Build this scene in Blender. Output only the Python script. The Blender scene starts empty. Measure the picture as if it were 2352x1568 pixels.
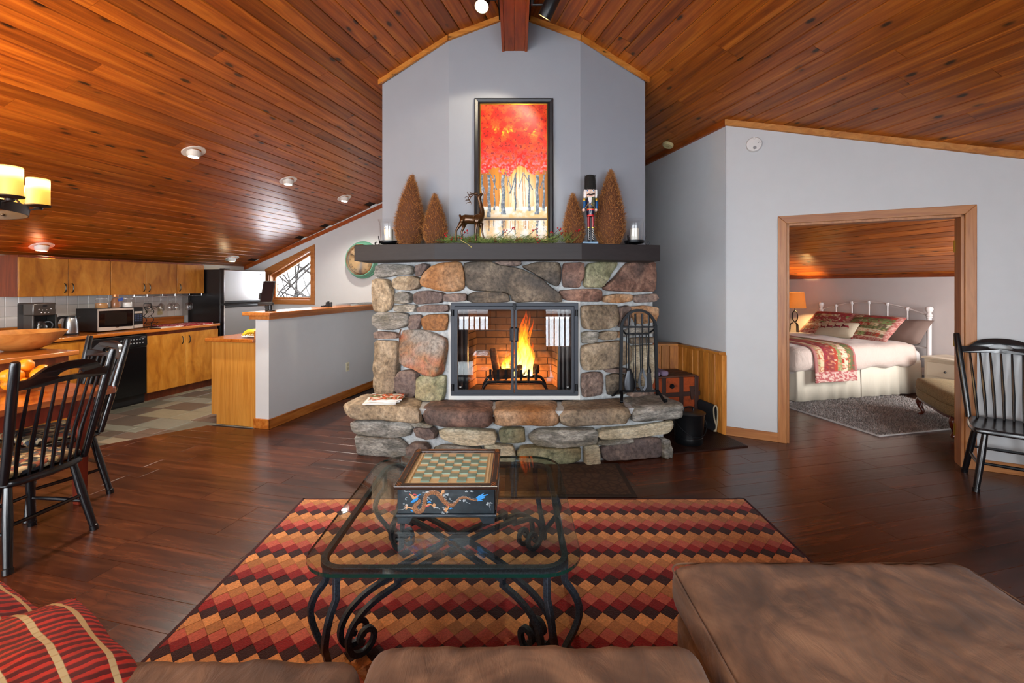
import bpy, bmesh, math, random
import numpy as np
from mathutils import Vector, Matrix, noise
from mathutils.geometry import tessellate_polygon
random.seed(7); np.random.seed(7)
S = bpy.context.scene
COL = S.collection
PI = math.pi

# ------------------------------------------------------------------ camera, sky, exposure
CAMH = 1.45
cam_d = bpy.data.cameras.new('camera'); cam = bpy.data.objects.new('camera', cam_d); COL.objects.link(cam)
cam.location = (0, 0, CAMH); cam.rotation_euler = (PI/2, 0, 0)
cam_d.sensor_width = 36; cam_d.sensor_fit = 'HORIZONTAL'; cam_d.lens = 1040/2352*36
cam_d.shift_x = -6/2352; cam_d.shift_y = -129/2352; cam_d.clip_start = .05
S.camera = cam
S.view_settings.view_transform = 'Standard'; S.view_settings.look = 'None'
S.view_settings.gamma = 1; S.view_settings.use_curve_mapping = False
S.view_settings.exposure = 1.0
S.cycles.max_bounces = 7; S.cycles.diffuse_bounces = 4; S.cycles.glossy_bounces = 4
S.cycles.transmission_bounces = 6; S.cycles.transparent_max_bounces = 14
S.cycles.caustics_reflective = False; S.cycles.caustics_refractive = False
S.cycles.sample_clamp_indirect = 4.0
S.cycles.use_denoising = True
W = bpy.data.worlds.new('overcast_sky'); S.world = W; W.use_nodes = True
wb = W.node_tree.nodes['Background']; wb.inputs[0].default_value = (.91, .955, 1.0, 1); wb.inputs[1].default_value = 9.0

def light(name, typ, loc, energy, color, rot=(0, 0, 0), **kw):
    d = bpy.data.lights.new(name, typ); d.energy = energy; d.color = color
    for k, v in kw.items(): setattr(d, k, v)
    o = bpy.data.objects.new(name, d); COL.objects.link(o); o.location = loc; o.rotation_euler = rot
    return o
def aim(o, target):
    o.rotation_euler = (Vector(target)-Vector(o.location)).to_track_quat('-Z', 'Y').to_euler()

# ------------------------------------------------------------------ the house's two wings
AL = math.atan(255/1040); CA, SA = math.cos(AL), math.sin(AL)
def Lp(u, v, z=0): return (u*CA+v*SA, -u*SA+v*CA, z)      # left wing: u to the right, v into the depth
def Rp(u, v, z=0): return (u*CA-v*SA, u*SA+v*CA, z)       # right wing
RL, RR = -AL, AL
PITCH, Z0 = .3806, 4.209                                   # roof planes
def zL(u): return Z0+PITCH*u
def zR(u): return Z0-PITCH*u
W0 = Vector((2.055, 4.397)); DW = Vector((.8875, -.4608)).normalized(); NB = Vector((-DW.y, DW.x))
RW = math.atan2(DW.y, DW.x)
def Wp(t, n, z=0): p = W0+DW*t+NB*n; return (p.x, p.y, z)   # bedroom wall: t along it, n into the bedroom
F = 1040.0
def ray(x, y): return ((x-1182)/F, (655-y)/F)
def at_z(x, y, z):                                          # point of a horizontal surface at height z
    k, e = ray(x, y); Y = (z-CAMH)/e; return Vector((k*Y, Y, z))
def at_Y(x, y, Y):
    k, e = ray(x, y); return Vector((k*Y, Y, CAMH+e*Y))
def on_roof(x, y, left=True):
    k, e = ray(x, y); s = -k if left else k
    Y = (Z0-CAMH)/(e+PITCH*(s*CA+SA)); return Vector((k*Y, Y, CAMH+e*Y))

# ------------------------------------------------------------------ mesh helpers
def lin(c):
    if isinstance(c, str):
        c = c.lstrip('#'); c = tuple(int(c[i:i+2], 16)/255 for i in (0, 2, 4))
    return tuple((x/12.92 if x <= .04045 else ((x+.055)/1.055)**2.4) for x in c)
class MB:
    def __init__(s): s.v = []; s.f = []; s.c = None; s.fc = []
    def add(s, vs, fs):
        o = len(s.v); s.v += [tuple(v) for v in vs]; s.f += [tuple(i+o for i in f) for f in fs]; return s
    def box(s, x0, x1, y0, y1, z0, z1):
        return s.add([(x0,y0,z0),(x1,y0,z0),(x1,y1,z0),(x0,y1,z0),(x0,y0,z1),(x1,y0,z1),(x1,y1,z1),(x0,y1,z1)],
                     [(0,3,2,1),(4,5,6,7),(0,1,5,4),(1,2,6,5),(2,3,7,6),(3,0,4,7)])
    def cbox(s, c, d, M=None):
        b = MB().box(-d[0]/2, d[0]/2, -d[1]/2, d[1]/2, -d[2]/2, d[2]/2)
        M = (M.to_4x4() if M else Matrix()); return s.add([(M@Vector(v))+Vector(c) for v in b.v], b.f)
    def prism(s, poly, z0, z1, holes=(), axis='z'):
        loops = [list(poly)]+[list(h) for h in holes]
        flat = [p for l in loops for p in l]; n = len(flat)
        tri = tessellate_polygon([[Vector((p[0], p[1], 0)) for p in l] for l in loops])
        m = {'z': lambda a, b, c: (a, b, c), 'y': lambda a, b, c: (a, c, b), 'x': lambda a, b, c: (c, a, b)}[axis]
        vs = [m(p[0], p[1], z0) for p in flat]+[m(p[0], p[1], z1) for p in flat]
        fs = [tuple(t) for t in tri]+[tuple(i+n for i in reversed(t)) for t in tri]
        o = 0
        for l in loops:
            k = len(l)
            for i in range(k):
                a, b = o+i, o+(i+1) % k; fs.append((a, b, b+n, a+n))
            o += k
        return s.add(vs, fs)
    def tube(s, pts, r, n=8, closed=False, flat=None, phase=0.0, caps=True):
        P = [Vector(p) for p in pts]; m = len(P)
        R = r if hasattr(r, '__len__') else [r]*m
        T = []
        for i in range(m):
            a = P[(i-1) % m] if (closed or i > 0) else P[i]; b = P[(i+1) % m] if (closed or i < m-1) else P[i]
            d = (b-a); T.append(d.normalized() if d.length > 1e-9 else Vector((0, 0, 1)))
        up = Vector((0, 0, 1)) if abs(T[0].z) < .9 else Vector((0, 1, 0))
        if flat and len(flat) > 2: up = Vector(flat[2])
        N = (up-T[0]*up.dot(T[0])).normalized(); vs = []; fs = []
        for i in range(m):
            N = (N-T[i]*N.dot(T[i])); N = N.normalized() if N.length > 1e-6 else T[i].orthogonal().normalized()
            B = T[i].cross(N)
            for j in range(n):
                a = 2*PI*j/n+phase; c, q = math.cos(a), math.sin(a)
                if flat: c = (1 if c > 0 else -1)*flat[1]/2; q = (1 if q > 0 else -1)*flat[0]/2; vs.append(P[i]+N*c+B*q)
                else: vs.append(P[i]+(N*c+B*q)*R[i])
        for i in range(m if closed else m-1):
            for j in range(n):
                a = i*n+j; b = i*n+(j+1) % n; i2 = (i+1) % m; fs.append((a, b, i2*n+(j+1) % n, i2*n+j))
        if caps and not closed:
            fs.append(tuple(reversed(range(n)))); fs.append(tuple((m-1)*n+j for j in range(n)))
        return s.add(vs, fs)
    def bar(s, pts, w, t, up=(0, 0, 1), closed=False):      # flat bar: w across, t along 'up'
        return s.tube(pts, 1, 4, closed, (w, t, up), PI/4)
    def lathe(s, prof, n=24, c=(0, 0, 0), M=None, caps=True):
        vs = []; fs = []; m = len(prof)
        for r, z in prof:
            for j in range(n):
                a = 2*PI*j/n; vs.append(Vector((max(r, 1e-4)*math.cos(a), max(r, 1e-4)*math.sin(a), z)))
        for i in range(m-1):
            for j in range(n):
                fs.append((i*n+j, i*n+(j+1) % n, (i+1)*n+(j+1) % n, (i+1)*n+j))
        if caps: fs.append(tuple(reversed(range(n)))); fs.append(tuple((m-1)*n+j for j in range(n)))
        M = M.to_4x4() if M else Matrix()
        return s.add([(M@v)+Vector(c) for v in vs], fs)
    def ball(s, c, r, n=10, sc=(1, 1, 1)):
        k = max(4, n//2+1); pr = [(math.sin(PI*i/k), -math.cos(PI*i/k)) for i in range(k+1)]
        b = MB().lathe(pr, n); return s.add([(v[0]*r*sc[0]+c[0], v[1]*r*sc[1]+c[1], v[2]*r*sc[2]+c[2]) for v in b.v], b.f)
    def xf(s, M):
        s.v = [tuple(M@Vector(v)) for v in s.v]; return s
    def grid(s, nx, ny, fn):
        vs = [fn(i/(nx-1), j/(ny-1)) for j in range(ny) for i in range(nx)]
        return s.add(vs, [(j*nx+i, j*nx+i+1, (j+1)*nx+i+1, (j+1)*nx+i) for j in range(ny-1) for i in range(nx-1)])
def mesh(name, mb, mat=None, smooth=40):
    me = bpy.data.meshes.new(name); me.from_pydata(mb.v, [], mb.f); 
    mats = mat if isinstance(mat, (list, tuple)) else [mat]
    for m in mats:
        if m: me.materials.append(m)
    if getattr(mb, 'mi', None): me.polygons.foreach_set('material_index', mb.mi)
    if mb.c is not None:
        a = me.color_attributes.new('Col', 'FLOAT_COLOR', 'POINT')
        a.data.foreach_set('color', np.array([tuple(c)+(1,) for c in mb.c], dtype=np.float32).ravel())
    if mb.fc:
        a = me.color_attributes.new('Col', 'FLOAT_COLOR', 'CORNER')
        arr = np.array([tuple(mb.fc[p.index])+(1,) for p in me.polygons for _ in p.loop_indices], dtype=np.float32)
        a.data.foreach_set('color', arr.ravel())
    bm = bmesh.new(); bm.from_mesh(me); bmesh.ops.recalc_face_normals(bm, faces=bm.faces); bm.to_mesh(me); bm.free()
    if smooth:
        me.polygons.foreach_set('use_smooth', [True]*len(me.polygons))
        if smooth < 180: me.set_sharp_from_angle(angle=math.radians(smooth))
    me.update(); return me
def obj(name, mb, mat=None, parent=None, loc=(0, 0, 0), rz=0, smooth=40, bevel=0, sub=0, rot=None, bseg=2):
    me = mesh(name, mb, mat, smooth) if isinstance(mb, MB) else mb
    o = bpy.data.objects.new(name, me); COL.objects.link(o); o.location = loc
    o.rotation_euler = rot if rot else (0, 0, rz)
    if parent: o.parent = parent
    if bevel:
        b = o.modifiers.new('bevel', 'BEVEL'); b.width = bevel; b.segments = bseg; b.limit_method = 'ANGLE'; b.angle_limit = math.radians(35)
    if sub:
        m = o.modifiers.new('sub', 'SUBSURF'); m.levels = m.render_levels = sub
    return o
def tag(o, label, cat, group=None):
    o['label'] = label; o['category'] = cat
    if group: o['group'] = group
    return o
def thing(name, label, cat, loc=(0, 0, 0), rz=0, group=None, rot=None):
    o = bpy.data.objects.new(name, None); COL.objects.link(o); o.location = loc
    o.rotation_euler = rot if rot else (0, 0, rz); o.empty_display_size = .1
    return tag(o, label, cat, group)
def struct(name, mb, mat, loc=(0, 0, 0), rz=0, parent=None, bevel=0, smooth=40):
    o = obj(name, mb, mat, parent, loc, rz, smooth, bevel)
    if not parent: o['kind'] = 'structure'
    return o
def kids(o): return [c for c in COL.objects if c.parent == o]
def dup(root, loc, rz, label=None, group=None):
    r = root.copy(); COL.objects.link(r); r.location = loc; r.rotation_euler = (0, 0, rz)
    if label: r['label'] = label
    if group: r['group'] = group
    for ch in list(root.children):
        c = ch.copy(); COL.objects.link(c); c.parent = r
        for g in list(ch.children):
            d = g.copy(); COL.objects.link(d); d.parent = c
    return r
def rbox(x0, x1, y0, y1, z0, z1, r, seg=8, amp=0, freq=3.0, seed=0, top=0, fn=None):
    """rounded box; amp = lumpiness, top = crown of the upper face"""
    C = Vector(((x0+x1)/2, (y0+y1)/2, (z0+z1)/2)); h = Vector(((x1-x0)/2, (y1-y0)/2, (z1-z0)/2))
    n = [max(2, int(seg*2*hh/max(h))) for hh in h]
    mb = MB(); key = {}
    def ax(i, k, hh):
        if k < 4: t = i/k*2-1; return t*hh
        e = [-hh, -hh+r*.35, -hh+r]; m = k-4
        arr = e+[(-hh+r)+(2*hh-2*r)*q/m for q in range(1, m)]+[hh-r, hh-r*.35, hh] if m > 0 else e+[hh-r*.35, hh]
        return arr[min(i, len(arr)-1)]
    n = [max(5, q) for q in n]
    def vert(p):
        q = (round(p[0], 5), round(p[1], 5), round(p[2], 5))
        if q in key: return key[q]
        P = Vector(p); I = Vector([max(-hh+r, min(hh-r, c)) for c, hh in zip(P, h)])
        d = P-I
        if d.length > 1e-9: P = I+d.normalized()*r
        nr = (P-I).normalized() if d.length > 1e-9 else Vector((0, 0, 1))
        if top and P.z > 0:
            P.z += top*max(0, (1-(P.x/h.x)**2))*max(0, (1-(P.y/h.y)**2))
        Q = P+C
        if amp: Q = Q+nr*amp*noise.fractal(Q*freq+Vector((seed*7.3, seed*3.1, seed)), .8, 2.0, 3)
        if fn: Q = fn(Q)
        key[q] = len(mb.v); mb.v.append(tuple(Q)); return key[q]
    for a in range(3):
        b, c = (a+1) % 3, (a+2) % 3
        for s in (-1, 1):
            for i in range(n[b]):
                for j in range(n[c]):
                    f = []
                    for di, dj in ((0, 0), (1, 0), (1, 1), (0, 1)):
                        p = [0, 0, 0]; p[a] = s*h[a]; p[b] = ax(i+di, n[b], h[b]); p[c] = ax(j+dj, n[c], h[c]); f.append(vert(p))
                    f = f if s > 0 else f[::-1]
                    if len(set(f)) == 4: mb.f.append(tuple(f))
    return mb
def pillow(w, h, t, n=16, amp=.006, seed=0, pinch=.04):
    mb = MB()
    def fn(sgn):
        def g(a, b):
            x, y = a*2-1, b*2-1
            k = max(0, (1-abs(x)**2.6))**.55*max(0, (1-abs(y)**2.6))**.55
            px = x*(w/2)*(1-pinch*(1-y*y)); py = y*(h/2)*(1-pinch*(1-x*x))
            return (px, py, sgn*(t/2*k)+(amp*noise.fractal(Vector((px*7+seed, py*7, sgn)), .8, 2, 3) if k > 0 else 0))
        return g
    mb.grid(n, n, fn(1)); mb.grid(n, n, fn(-1)); return mb
def clip(poly, a, b, c):                                     # keep a*x+b*y<=c
    out = []
    for i in range(len(poly)):
        p, q = poly[i], poly[(i+1) % len(poly)]; dp, dq = a*p[0]+b*p[1]-c, a*q[0]+b*q[1]-c
        if dp <= 0: out.append(p)
        if (dp < 0 < dq) or (dq < 0 < dp):
            t = dp/(dp-dq); out.append((p[0]+(q[0]-p[0])*t, p[1]+(q[1]-p[1])*t))
    return out
def arc(cx, cy, r, a0, a1, n=10): return [(cx+r*math.cos(a0+(a1-a0)*i/n), cy+r*math.sin(a0+(a1-a0)*i/n)) for i in range(n+1)]
def rrect(x0, x1, y0, y1, r, n=6):
    return arc(x1-r, y1-r, r, 0, PI/2, n)+arc(x0+r, y1-r, r, PI/2, PI, n)+arc(x0+r, y0+r, r, PI, 1.5*PI, n)+arc(x1-r, y0+r, r, 1.5*PI, 2*PI, n)
def spline(pts, n=6, closed=False):
    P = [Vector(p) for p in pts]; m = len(P); out = []
    for i in range(m if closed else m-1):
        g = lambda j: P[j % m] if closed else P[max(0, min(m-1, j))]
        a, b, c, d = g(i-1), g(i), g(i+1), g(i+2)
        for k in range(n):
            t = k/n; out.append(.5*((2*b)+(c-a)*t+(2*a-5*b+4*c-d)*t*t+(3*b-a-3*c+d)*t**3))
    if not closed: out.append(P[-1])
    return out
def text(name, s, size, mat, parent, loc, rot, ext=.0008, shear=0, align='CENTER'):
    cu = bpy.data.curves.new(name, 'FONT'); cu.body = s; cu.size = size; cu.extrude = ext; cu.shear = shear
    cu.align_x = align; cu.align_y = 'CENTER'; cu.resolution_u = 3; cu.materials.append(mat)
    tmp = bpy.data.objects.new('tmp', cu); COL.objects.link(tmp)
    me = bpy.data.meshes.new_from_object(tmp.evaluated_get(bpy.context.evaluated_depsgraph_get()))
    bpy.data.objects.remove(tmp); bpy.data.curves.remove(cu)
    o = bpy.data.objects.new(name, me); COL.objects.link(o); o.location = loc; o.rotation_euler = rot; o.parent = parent
    return o
def skin(name, joints, edges, mat, parent=None, loc=(0, 0, 0), rz=0, sub=2, root=0):
    me = bpy.data.meshes.new(name); me.from_pydata([j[0] for j in joints], edges, [])
    me.materials.append(mat)
    o = bpy.data.objects.new(name, me); COL.objects.link(o); o.location = loc; o.rotation_euler = (0, 0, rz)
    if parent: o.parent = parent
    m = o.modifiers.new('skin', 'SKIN'); m.use_smooth_shade = True
    for i, j in enumerate(joints):
        sv = me.skin_vertices[0].data[i]; r = j[1]; sv.radius = (r, r) if not hasattr(r, '__len__') else r; sv.use_root = (i == root)
    s = o.modifiers.new('sub', 'SUBSURF'); s.levels = s.render_levels = sub
    return o

# ------------------------------------------------------------------ materials
class NT:
    def __init__(s, name):
        s.m = bpy.data.materials.new(name); s.m.use_nodes = True; s.t = s.m.node_tree; s.t.nodes.clear()
        s.out = s.t.nodes.new('ShaderNodeOutputMaterial')
    def n(s, typ, ins=None, **kw):
        o = s.t.nodes.new('ShaderNode'+typ)
        for k, v in kw.items(): setattr(o, k, v)
        for k, v in (ins or {}).items():
            if isinstance(v, bpy.types.NodeSocket): s.t.links.new(v, o.inputs[k])
            else: o.inputs[k].default_value = v
        return o
    def ramp(s, fac, stops, interp='LINEAR'):
        r = s.n('ValToRGB', {0: fac}); r.color_ramp.interpolation = interp; e = r.color_ramp.elements
        while len(e) < len(stops): e.new(.5)
        for i, (p, c) in enumerate(stops): e[i].position = p; e[i].color = (tuple(c)+(1,))[:4] if len(c) == 3 else c
        return r.outputs[0]
    def mix(s, fac, a, b, mode='MIX'):
        o = s.n('Mix', data_type='RGBA', blend_type=mode)
        for i, v in ((0, fac), (6, a), (7, b)):
            if isinstance(v, bpy.types.NodeSocket): s.t.links.new(v, o.inputs[i])
            else: o.inputs[i].default_value = v if not (hasattr(v, '__len__') and len(v) == 3) else tuple(v)+(1,)
        return o.outputs[2]
    def math(s, op, a, b=0.0, c=0.0):
        o = s.n('Math', {0: a, 1: b, 2: c}, operation=op); return o.outputs[0]
    def bsdf(s, **k):
        b = s.n('BsdfPrincipled')
        names = dict(color='Base Color', rough='Roughness', metal='Metallic', normal='Normal', ior='IOR', trans='Transmission Weight', coat='Coat Weight',
                     coatr='Coat Roughness', emis='Emission Color', emis_s='Emission Strength', spec='Specular IOR Level', sheen='Sheen Weight', sss='Subsurface Weight', alpha='Alpha')
        for kk, v in k.items():
            i = b.inputs[names[kk]]
            if isinstance(v, bpy.types.NodeSocket): s.t.links.new(v, i)
            else: i.default_value = (tuple(v)+(1,)) if hasattr(v, '__len__') and len(v) == 3 else v
        s.t.links.new(b.outputs[0], s.out.inputs[0]); return b
    def bump(s, h, strength=.3, dist=.01):
        return s.n('Bump', {'Height': h, 'Strength': strength, 'Distance': dist}).outputs[0]
    def objco(s, scale=(1, 1, 1), rot=(0, 0, 0)):
        c = s.n('TexCoord'); return s.n('Mapping', {0: c.outputs['Object'], 3: scale, 2: rot}).outputs[0]
    def world(s, scale=(1, 1, 1), rz=0, rnd=0):
        g = s.n('NewGeometry').outputs['Position']
        g = s.n('Mapping', {0: g, 2: (0, 0, rz)}).outputs[0]
        if rnd:
            r = s.n('ObjectInfo').outputs['Random']
            v = s.n('CombineXYZ', {0: s.math('MULTIPLY', r, 37*rnd), 1: s.math('MULTIPLY', r, 71*rnd), 2: s.math('MULTIPLY', r, 13*rnd)}).outputs[0]
            g = s.n('VectorMath', {0: g, 1: v}, operation='ADD').outputs[0]
        return s.n('Mapping', {0: g, 3: scale}).outputs[0]
    def noise(s, vec, scale=5, detail=3, rough=.55, dist=0):
        return s.n('TexNoise', {'Vector': vec, 'Scale': scale, 'Detail': detail, 'Roughness': rough, 'Distortion': dist}).outputs['Fac']
def plain(name, c, rough=.5, metal=0, var=.0, bump=0, bscale=60, **kw):
    t = NT(name); c = lin(c)
    co = None; k = dict(rough=rough, metal=metal, **kw)
    if var or bump: co = t.objco()
    if var:
        f = t.noise(co, kw.pop('vscale', 8) if 'vscale' in kw else 8, 2)
        k.pop('vscale', None)
        k['color'] = t.mix(f, tuple(x*(1-var) for x in c), tuple(min(1, x*(1+var)) for x in c))
    else: k['color'] = c
    if bump: k['normal'] = t.bump(t.noise(co, bscale, 2), bump, .004)
    t.bsdf(**k); return t.m
def emit(name, c, s):
    t = NT(name); e = t.n('Emission', {0: tuple(lin(c))+(1,), 1: s}); t.t.links.new(e.outputs[0], t.out.inputs[0]); return t.m
def clear_glass(name, tint=(1, 1, 1), ior=1.5, rough=0.0):
    t = NT(name); bf = t.n('NewGeometry').outputs['Backfacing']; fr = t.n('Fresnel', {0: t.math('MULTIPLY_ADD', bf, 1/ior-ior, ior)}); tr = t.n('BsdfTransparent', {0: tuple(tint)+(1,)}); gl = t.n('BsdfGlossy', {0: (1, 1, 1, 1), 1: rough})
    m = t.n('MixShader', {0: fr.outputs[0], 1: tr.outputs[0], 2: gl.outputs[0]}); t.t.links.new(m.outputs[0], t.out.inputs[0]); return t.m
def wood(name, dark, mid, light_, rz=None, grain=(1.2, 22, 22), rough=.35, knots=0, knot_s=(1.6, 6.5, 6.5), rnd=1, var=.5, bump=.15, spec=.5, coat=0, axis=0, ring=.55):
    """grain runs along x of the (rotated) space"""
    t = NT(name); d, m, l = lin(dark), lin(mid), lin(light_)
    if rz is not None: base = t.world((1, 1, 1), rz, rnd)
    else:
        c = t.n('TexCoord').outputs['Object']
        if axis == 1: c = t.n('Mapping', {0: c, 2: (0, 0, PI/2)}).outputs[0]
        if axis == 2: c = t.n('Mapping', {0: c, 2: (0, PI/2, 0)}).outputs[0]
        if rnd:
            r0 = t.n('ObjectInfo').outputs['Random']
            c = t.n('VectorMath', {0: c, 1: t.n('CombineXYZ', {0: t.math('MULTIPLY', r0, 31), 1: t.math('MULTIPLY', r0, 17), 2: t.math('MULTIPLY', r0, 57)}).outputs[0]}, operation='ADD').outputs[0]
        base = c
    g = t.n('Mapping', {0: base, 3: grain}).outputs[0]
    n1 = t.noise(g, 1.0, 5, .6, .6)
    n2 = t.noise(t.n('Mapping', {0: base, 3: (grain[0]*.5, grain[1]*.22, grain[2]*.22)}).outputs[0], 1.0, 2, .5, 1.2)
    rings = t.math('FRACT', t.math('MULTIPLY', n2, 9.0))
    col = t.ramp(n1, [(.25, d), (.5, m), (.75, l)])
    rg = t.ramp(rings, [(0, (.72, .72, .72)), (.55, (1, 1, 1)), (.9, (.86, .86, .86)), (1, (.66, .66, .66))])
    col = t.mix(ring, col, rg, 'MULTIPLY')
    r = t.n('ObjectInfo').outputs['Random']
    vr = t.ramp(r, [(0, (1-var, 1-var, 1-var*.95)), (.5, (1, 1, 1)), (1, (1+var*.45, 1+var*.5, 1+var*.55))])
    col = t.mix(1.0, col, vr, 'MULTIPLY')
    if knots:
        kv = t.n('Mapping', {0: base, 3: knot_s}).outputs[0]
        vo = t.n('TexVoronoi', {'Vector': kv, 'Scale': 1.0, 'Randomness': 1.0}); ds = vo.outputs['Distance']
        wob = t.math('MULTIPLY_ADD', t.noise(t.n('Mapping', {0: base, 3: (14, 40, 40)}).outputs[0], 1, 2), .10, t.math('SUBTRACT', ds, .05))
        core = t.ramp(wob, [(.06*knots, (1, 1, 1)), (.12*knots, (0, 0, 0))])
        halo = t.ramp(wob, [(.1*knots, (1, 1, 1)), (.30*knots, (0, 0, 0))])
        col = t.mix(t.math('MULTIPLY', halo, .45), col, tuple(x*.55 for x in m))
        col = t.mix(t.math('MULTIPLY', core, .92), col, lin('#1a0d06'))
    nrm = t.bump(n1, bump, .002)
    t.bsdf(color=col, rough=rough, normal=nrm, spec=spec, coat=coat, coatr=.15); return t.m
def vcol(name, rough=.8, bump=.0, bscale=300, sheen=0, mult=None):
    t = NT(name); a = t.n('VertexColor', layer_name='Col'); k = dict(color=a.outputs[0], rough=rough, sheen=sheen)
    co = t.objco()
    if mult: k['color'] = t.mix(1.0, a.outputs[0], t.ramp(t.noise(co, mult, 3), [(.3, (.72, .72, .72)), (.7, (1.12, 1.12, 1.12))]), 'MULTIPLY')
    if bump: k['normal'] = t.bump(t.noise(co, bscale, 2), bump, .004)
    t.bsdf(**k); return t.m
# ------------------------------------------------------------------ daylight helpers and room lamps that belong to no fixture in view
def portal(name, loc, target, sx, sy):
    o = light(name, 'AREA', loc, 1, (1, 1, 1), shape='RECTANGLE', size=sx, size_y=sy); o.data.cycles.is_portal = True; aim(o, target); return o
for x, w in ((-2.55, 4.1), (1.6, 2.0)): portal('window_portal', (x, -1.95, 1.15), (x, 5, 1.15), w, 2.2)
portal('window_portal', (-5.75, -1.95, .9), (-5.75, 5, .9), 2.1, 1.6)
portal('gable_portal', (-1.85, -1.95, 2.68), (-1.85, 5, 2.68), 2.7, .5)

# ------------------------------------------------------------------ shared materials
M_paint = plain('wall_paint', '#c3c4c5', .7, var=.03, bump=.08, bscale=220)
M_chimgrey = plain('chimney_grey', '#92969d', .7, var=.03, bump=.08, bscale=220)  # darker, bluer grey than the other walls, on the chimney only
M_paintw = plain('bedroom_paint', '#cdc2bd', .7, var=.03)
CE = dict(dark='#6a2c0a', mid='#a25417', light_='#c87828')
M_cedL = wood('cedar_boards_left', **CE, rz=-(PI/2-AL), grain=(1.0, 26, 26), rough=.3, knots=1.4, knot_s=(3.6, 8.6, 8.6), var=.34, bump=.12, spec=.45)
M_cedR = wood('cedar_boards_right', **CE, rz=-(PI/2+AL), grain=(1.0, 26, 26), rough=.3, knots=1.4, knot_s=(3.6, 8.6, 8.6), var=.34, bump=.12, spec=.45)
M_cedT = wood('cedar_trim', '#9a5216', '#c07a2e', '#d3924a', rz=None, grain=(2, 18, 18), rough=.4, knots=.7, knot_s=(2.5, 9, 9), var=.15)
M_cedB = wood('cedar_beam', '#6c2c0a', '#944313', '#b05a1e', rz=None, axis=1, grain=(1.0, 20, 20), rough=.4, knots=.8, knot_s=(2.4, 9, 9), var=.2)
M_gap = plain('dark_gap', '#1c0a04', .9)
M_flL = wood('oak_floor_left', '#26100a', '#502714', '#6c3a20', rz=AL, grain=(1.8, 22, 22), rough=.27, var=.32, bump=.5, spec=.45, ring=.9)
M_flR = wood('oak_floor_right', '#26100a', '#502714', '#6c3a20', rz=-AL, grain=(1.8, 22, 22), rough=.27, var=.32, bump=.5, spec=.45, ring=.9)
M_trim = wood('fir_trim', '#8a4c1e', '#a86a34', '#b97c46', rz=None, grain=(1.6, 26, 26), rough=.4, var=.1, ring=.3)
M_trimz = wood('fir_trim_upright', '#8a4c1e', '#a86a34', '#b97c46', rz=None, axis=2, grain=(1.6, 26, 26), rough=.4, var=.1, ring=.3)
M_capw = wood('ledge_oak', '#8a4512', '#b06524', '#c47f38', rz=None, axis=1, grain=(1.4, 22, 22), rough=.25, var=.1)
M_wains = wood('wainscot_cedar', '#96541a', '#c47a2c', '#da9848', rz=None, axis=2, grain=(2.5, 24, 24), rough=.5, knots=.9, knot_s=(3, 9, 9), var=.3, bump=.4)
M_black = plain('black_iron', '#14161a', .45, metal=.6, bump=.1, bscale=150)
M_blackp = plain('black_paint', '#101114', .35)
M_chrome = plain('chrome', '#d8d8d8', .15, metal=1)
M_steel = plain('brushed_steel', '#9a9a9c', .32, metal=1)
M_brass = plain('brass', '#a98a3a', .35, metal=1)
M_white = plain('white_plastic', '#e6e6e4', .4)
M_glass = clear_glass('clear_glass')

# ------------------------------------------------------------------ outside: deck, rail and snow behind the camera
M_snow = plain('snow', '#f2f5fa', .8)
struct('ground', MB().box(-40, 40, -45, 45, -2.7, -2.5), M_snow)
struct('deck_floor', MB().box(-8, 8, -4.6, -1.95, -.47, -.37), plain('deck_boards', '#b9b4ae', .8))
rail = thing('deck_railing', 'brown deck railing with snow outside the glass doors', 'railing', (0, -4.4, -.37))
M_deck = plain('deck_rail', '#5a3222', .6)
obj('top_rail', MB().box(-7, 7, -.06, .06, .98, 1.05), M_deck, rail); obj('bottom_rail', MB().box(-7, 7, -.03, .03, .1, .16), M_deck, rail)
obj('snow_cap', rbox(-7, 7, -.07, .07, 1.05, 1.17, .04), M_snow, rail)
b = MB()
for i in range(96): b.cbox((-6.8+i*.143, 0, .55), (.035, .03, .84))
for x in (-6.6, -4.4, -2.2, 0, 2.2, 4.4, 6.6): b.cbox((x, 0, .52), (.1, .1, 1.04))
o = obj('balusters', b, M_deck, rail); o['kind'] = 'stuff'

# ------------------------------------------------------------------ walls
def roof(X, Y): return Z0-PITCH*(abs(X)*CA+Y*SA)
def wall(name, pts, mat, thick, z0=0.0, top=None, kind=True):
    """pts: plan polyline; wall rises to the roof (or to 'top'); thickness to the left of travel"""
    mb = MB()
    for (a, b_) in zip(pts[:-1], pts[1:]):
        A, B = Vector(a[:2]), Vector(b_[:2]); d = (B-A).normalized(); n = Vector((-d.y, d.x))*thick
        zs = [top if top else roof(p.x, p.y)+.012 for p in (A, B, B+n, A+n)]
        mb.add([(A.x, A.y, z0), (B.x, B.y, z0), (B.x+n.x, B.y+n.y, z0), (A.x+n.x, A.y+n.y, z0),
                (A.x, A.y, zs[0]), (B.x, B.y, zs[1]), (B.x+n.x, B.y+n.y, zs[2]), (A.x+n.x, A.y+n.y, zs[3])],
               [(0, 3, 2, 1), (4, 5, 6, 7), (0, 1, 5, 4), (1, 2, 6, 5), (2, 3, 7, 6), (3, 0, 4, 7)])
    return struct(name, mb, mat, smooth=0)
KW = -6.40      # kitchen wall (u)
VW = 6.50       # clock wall (v)
wall('wall_kitchen', [Lp(KW, -.9), Lp(KW, VW+.2)], M_paint, .15)
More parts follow.
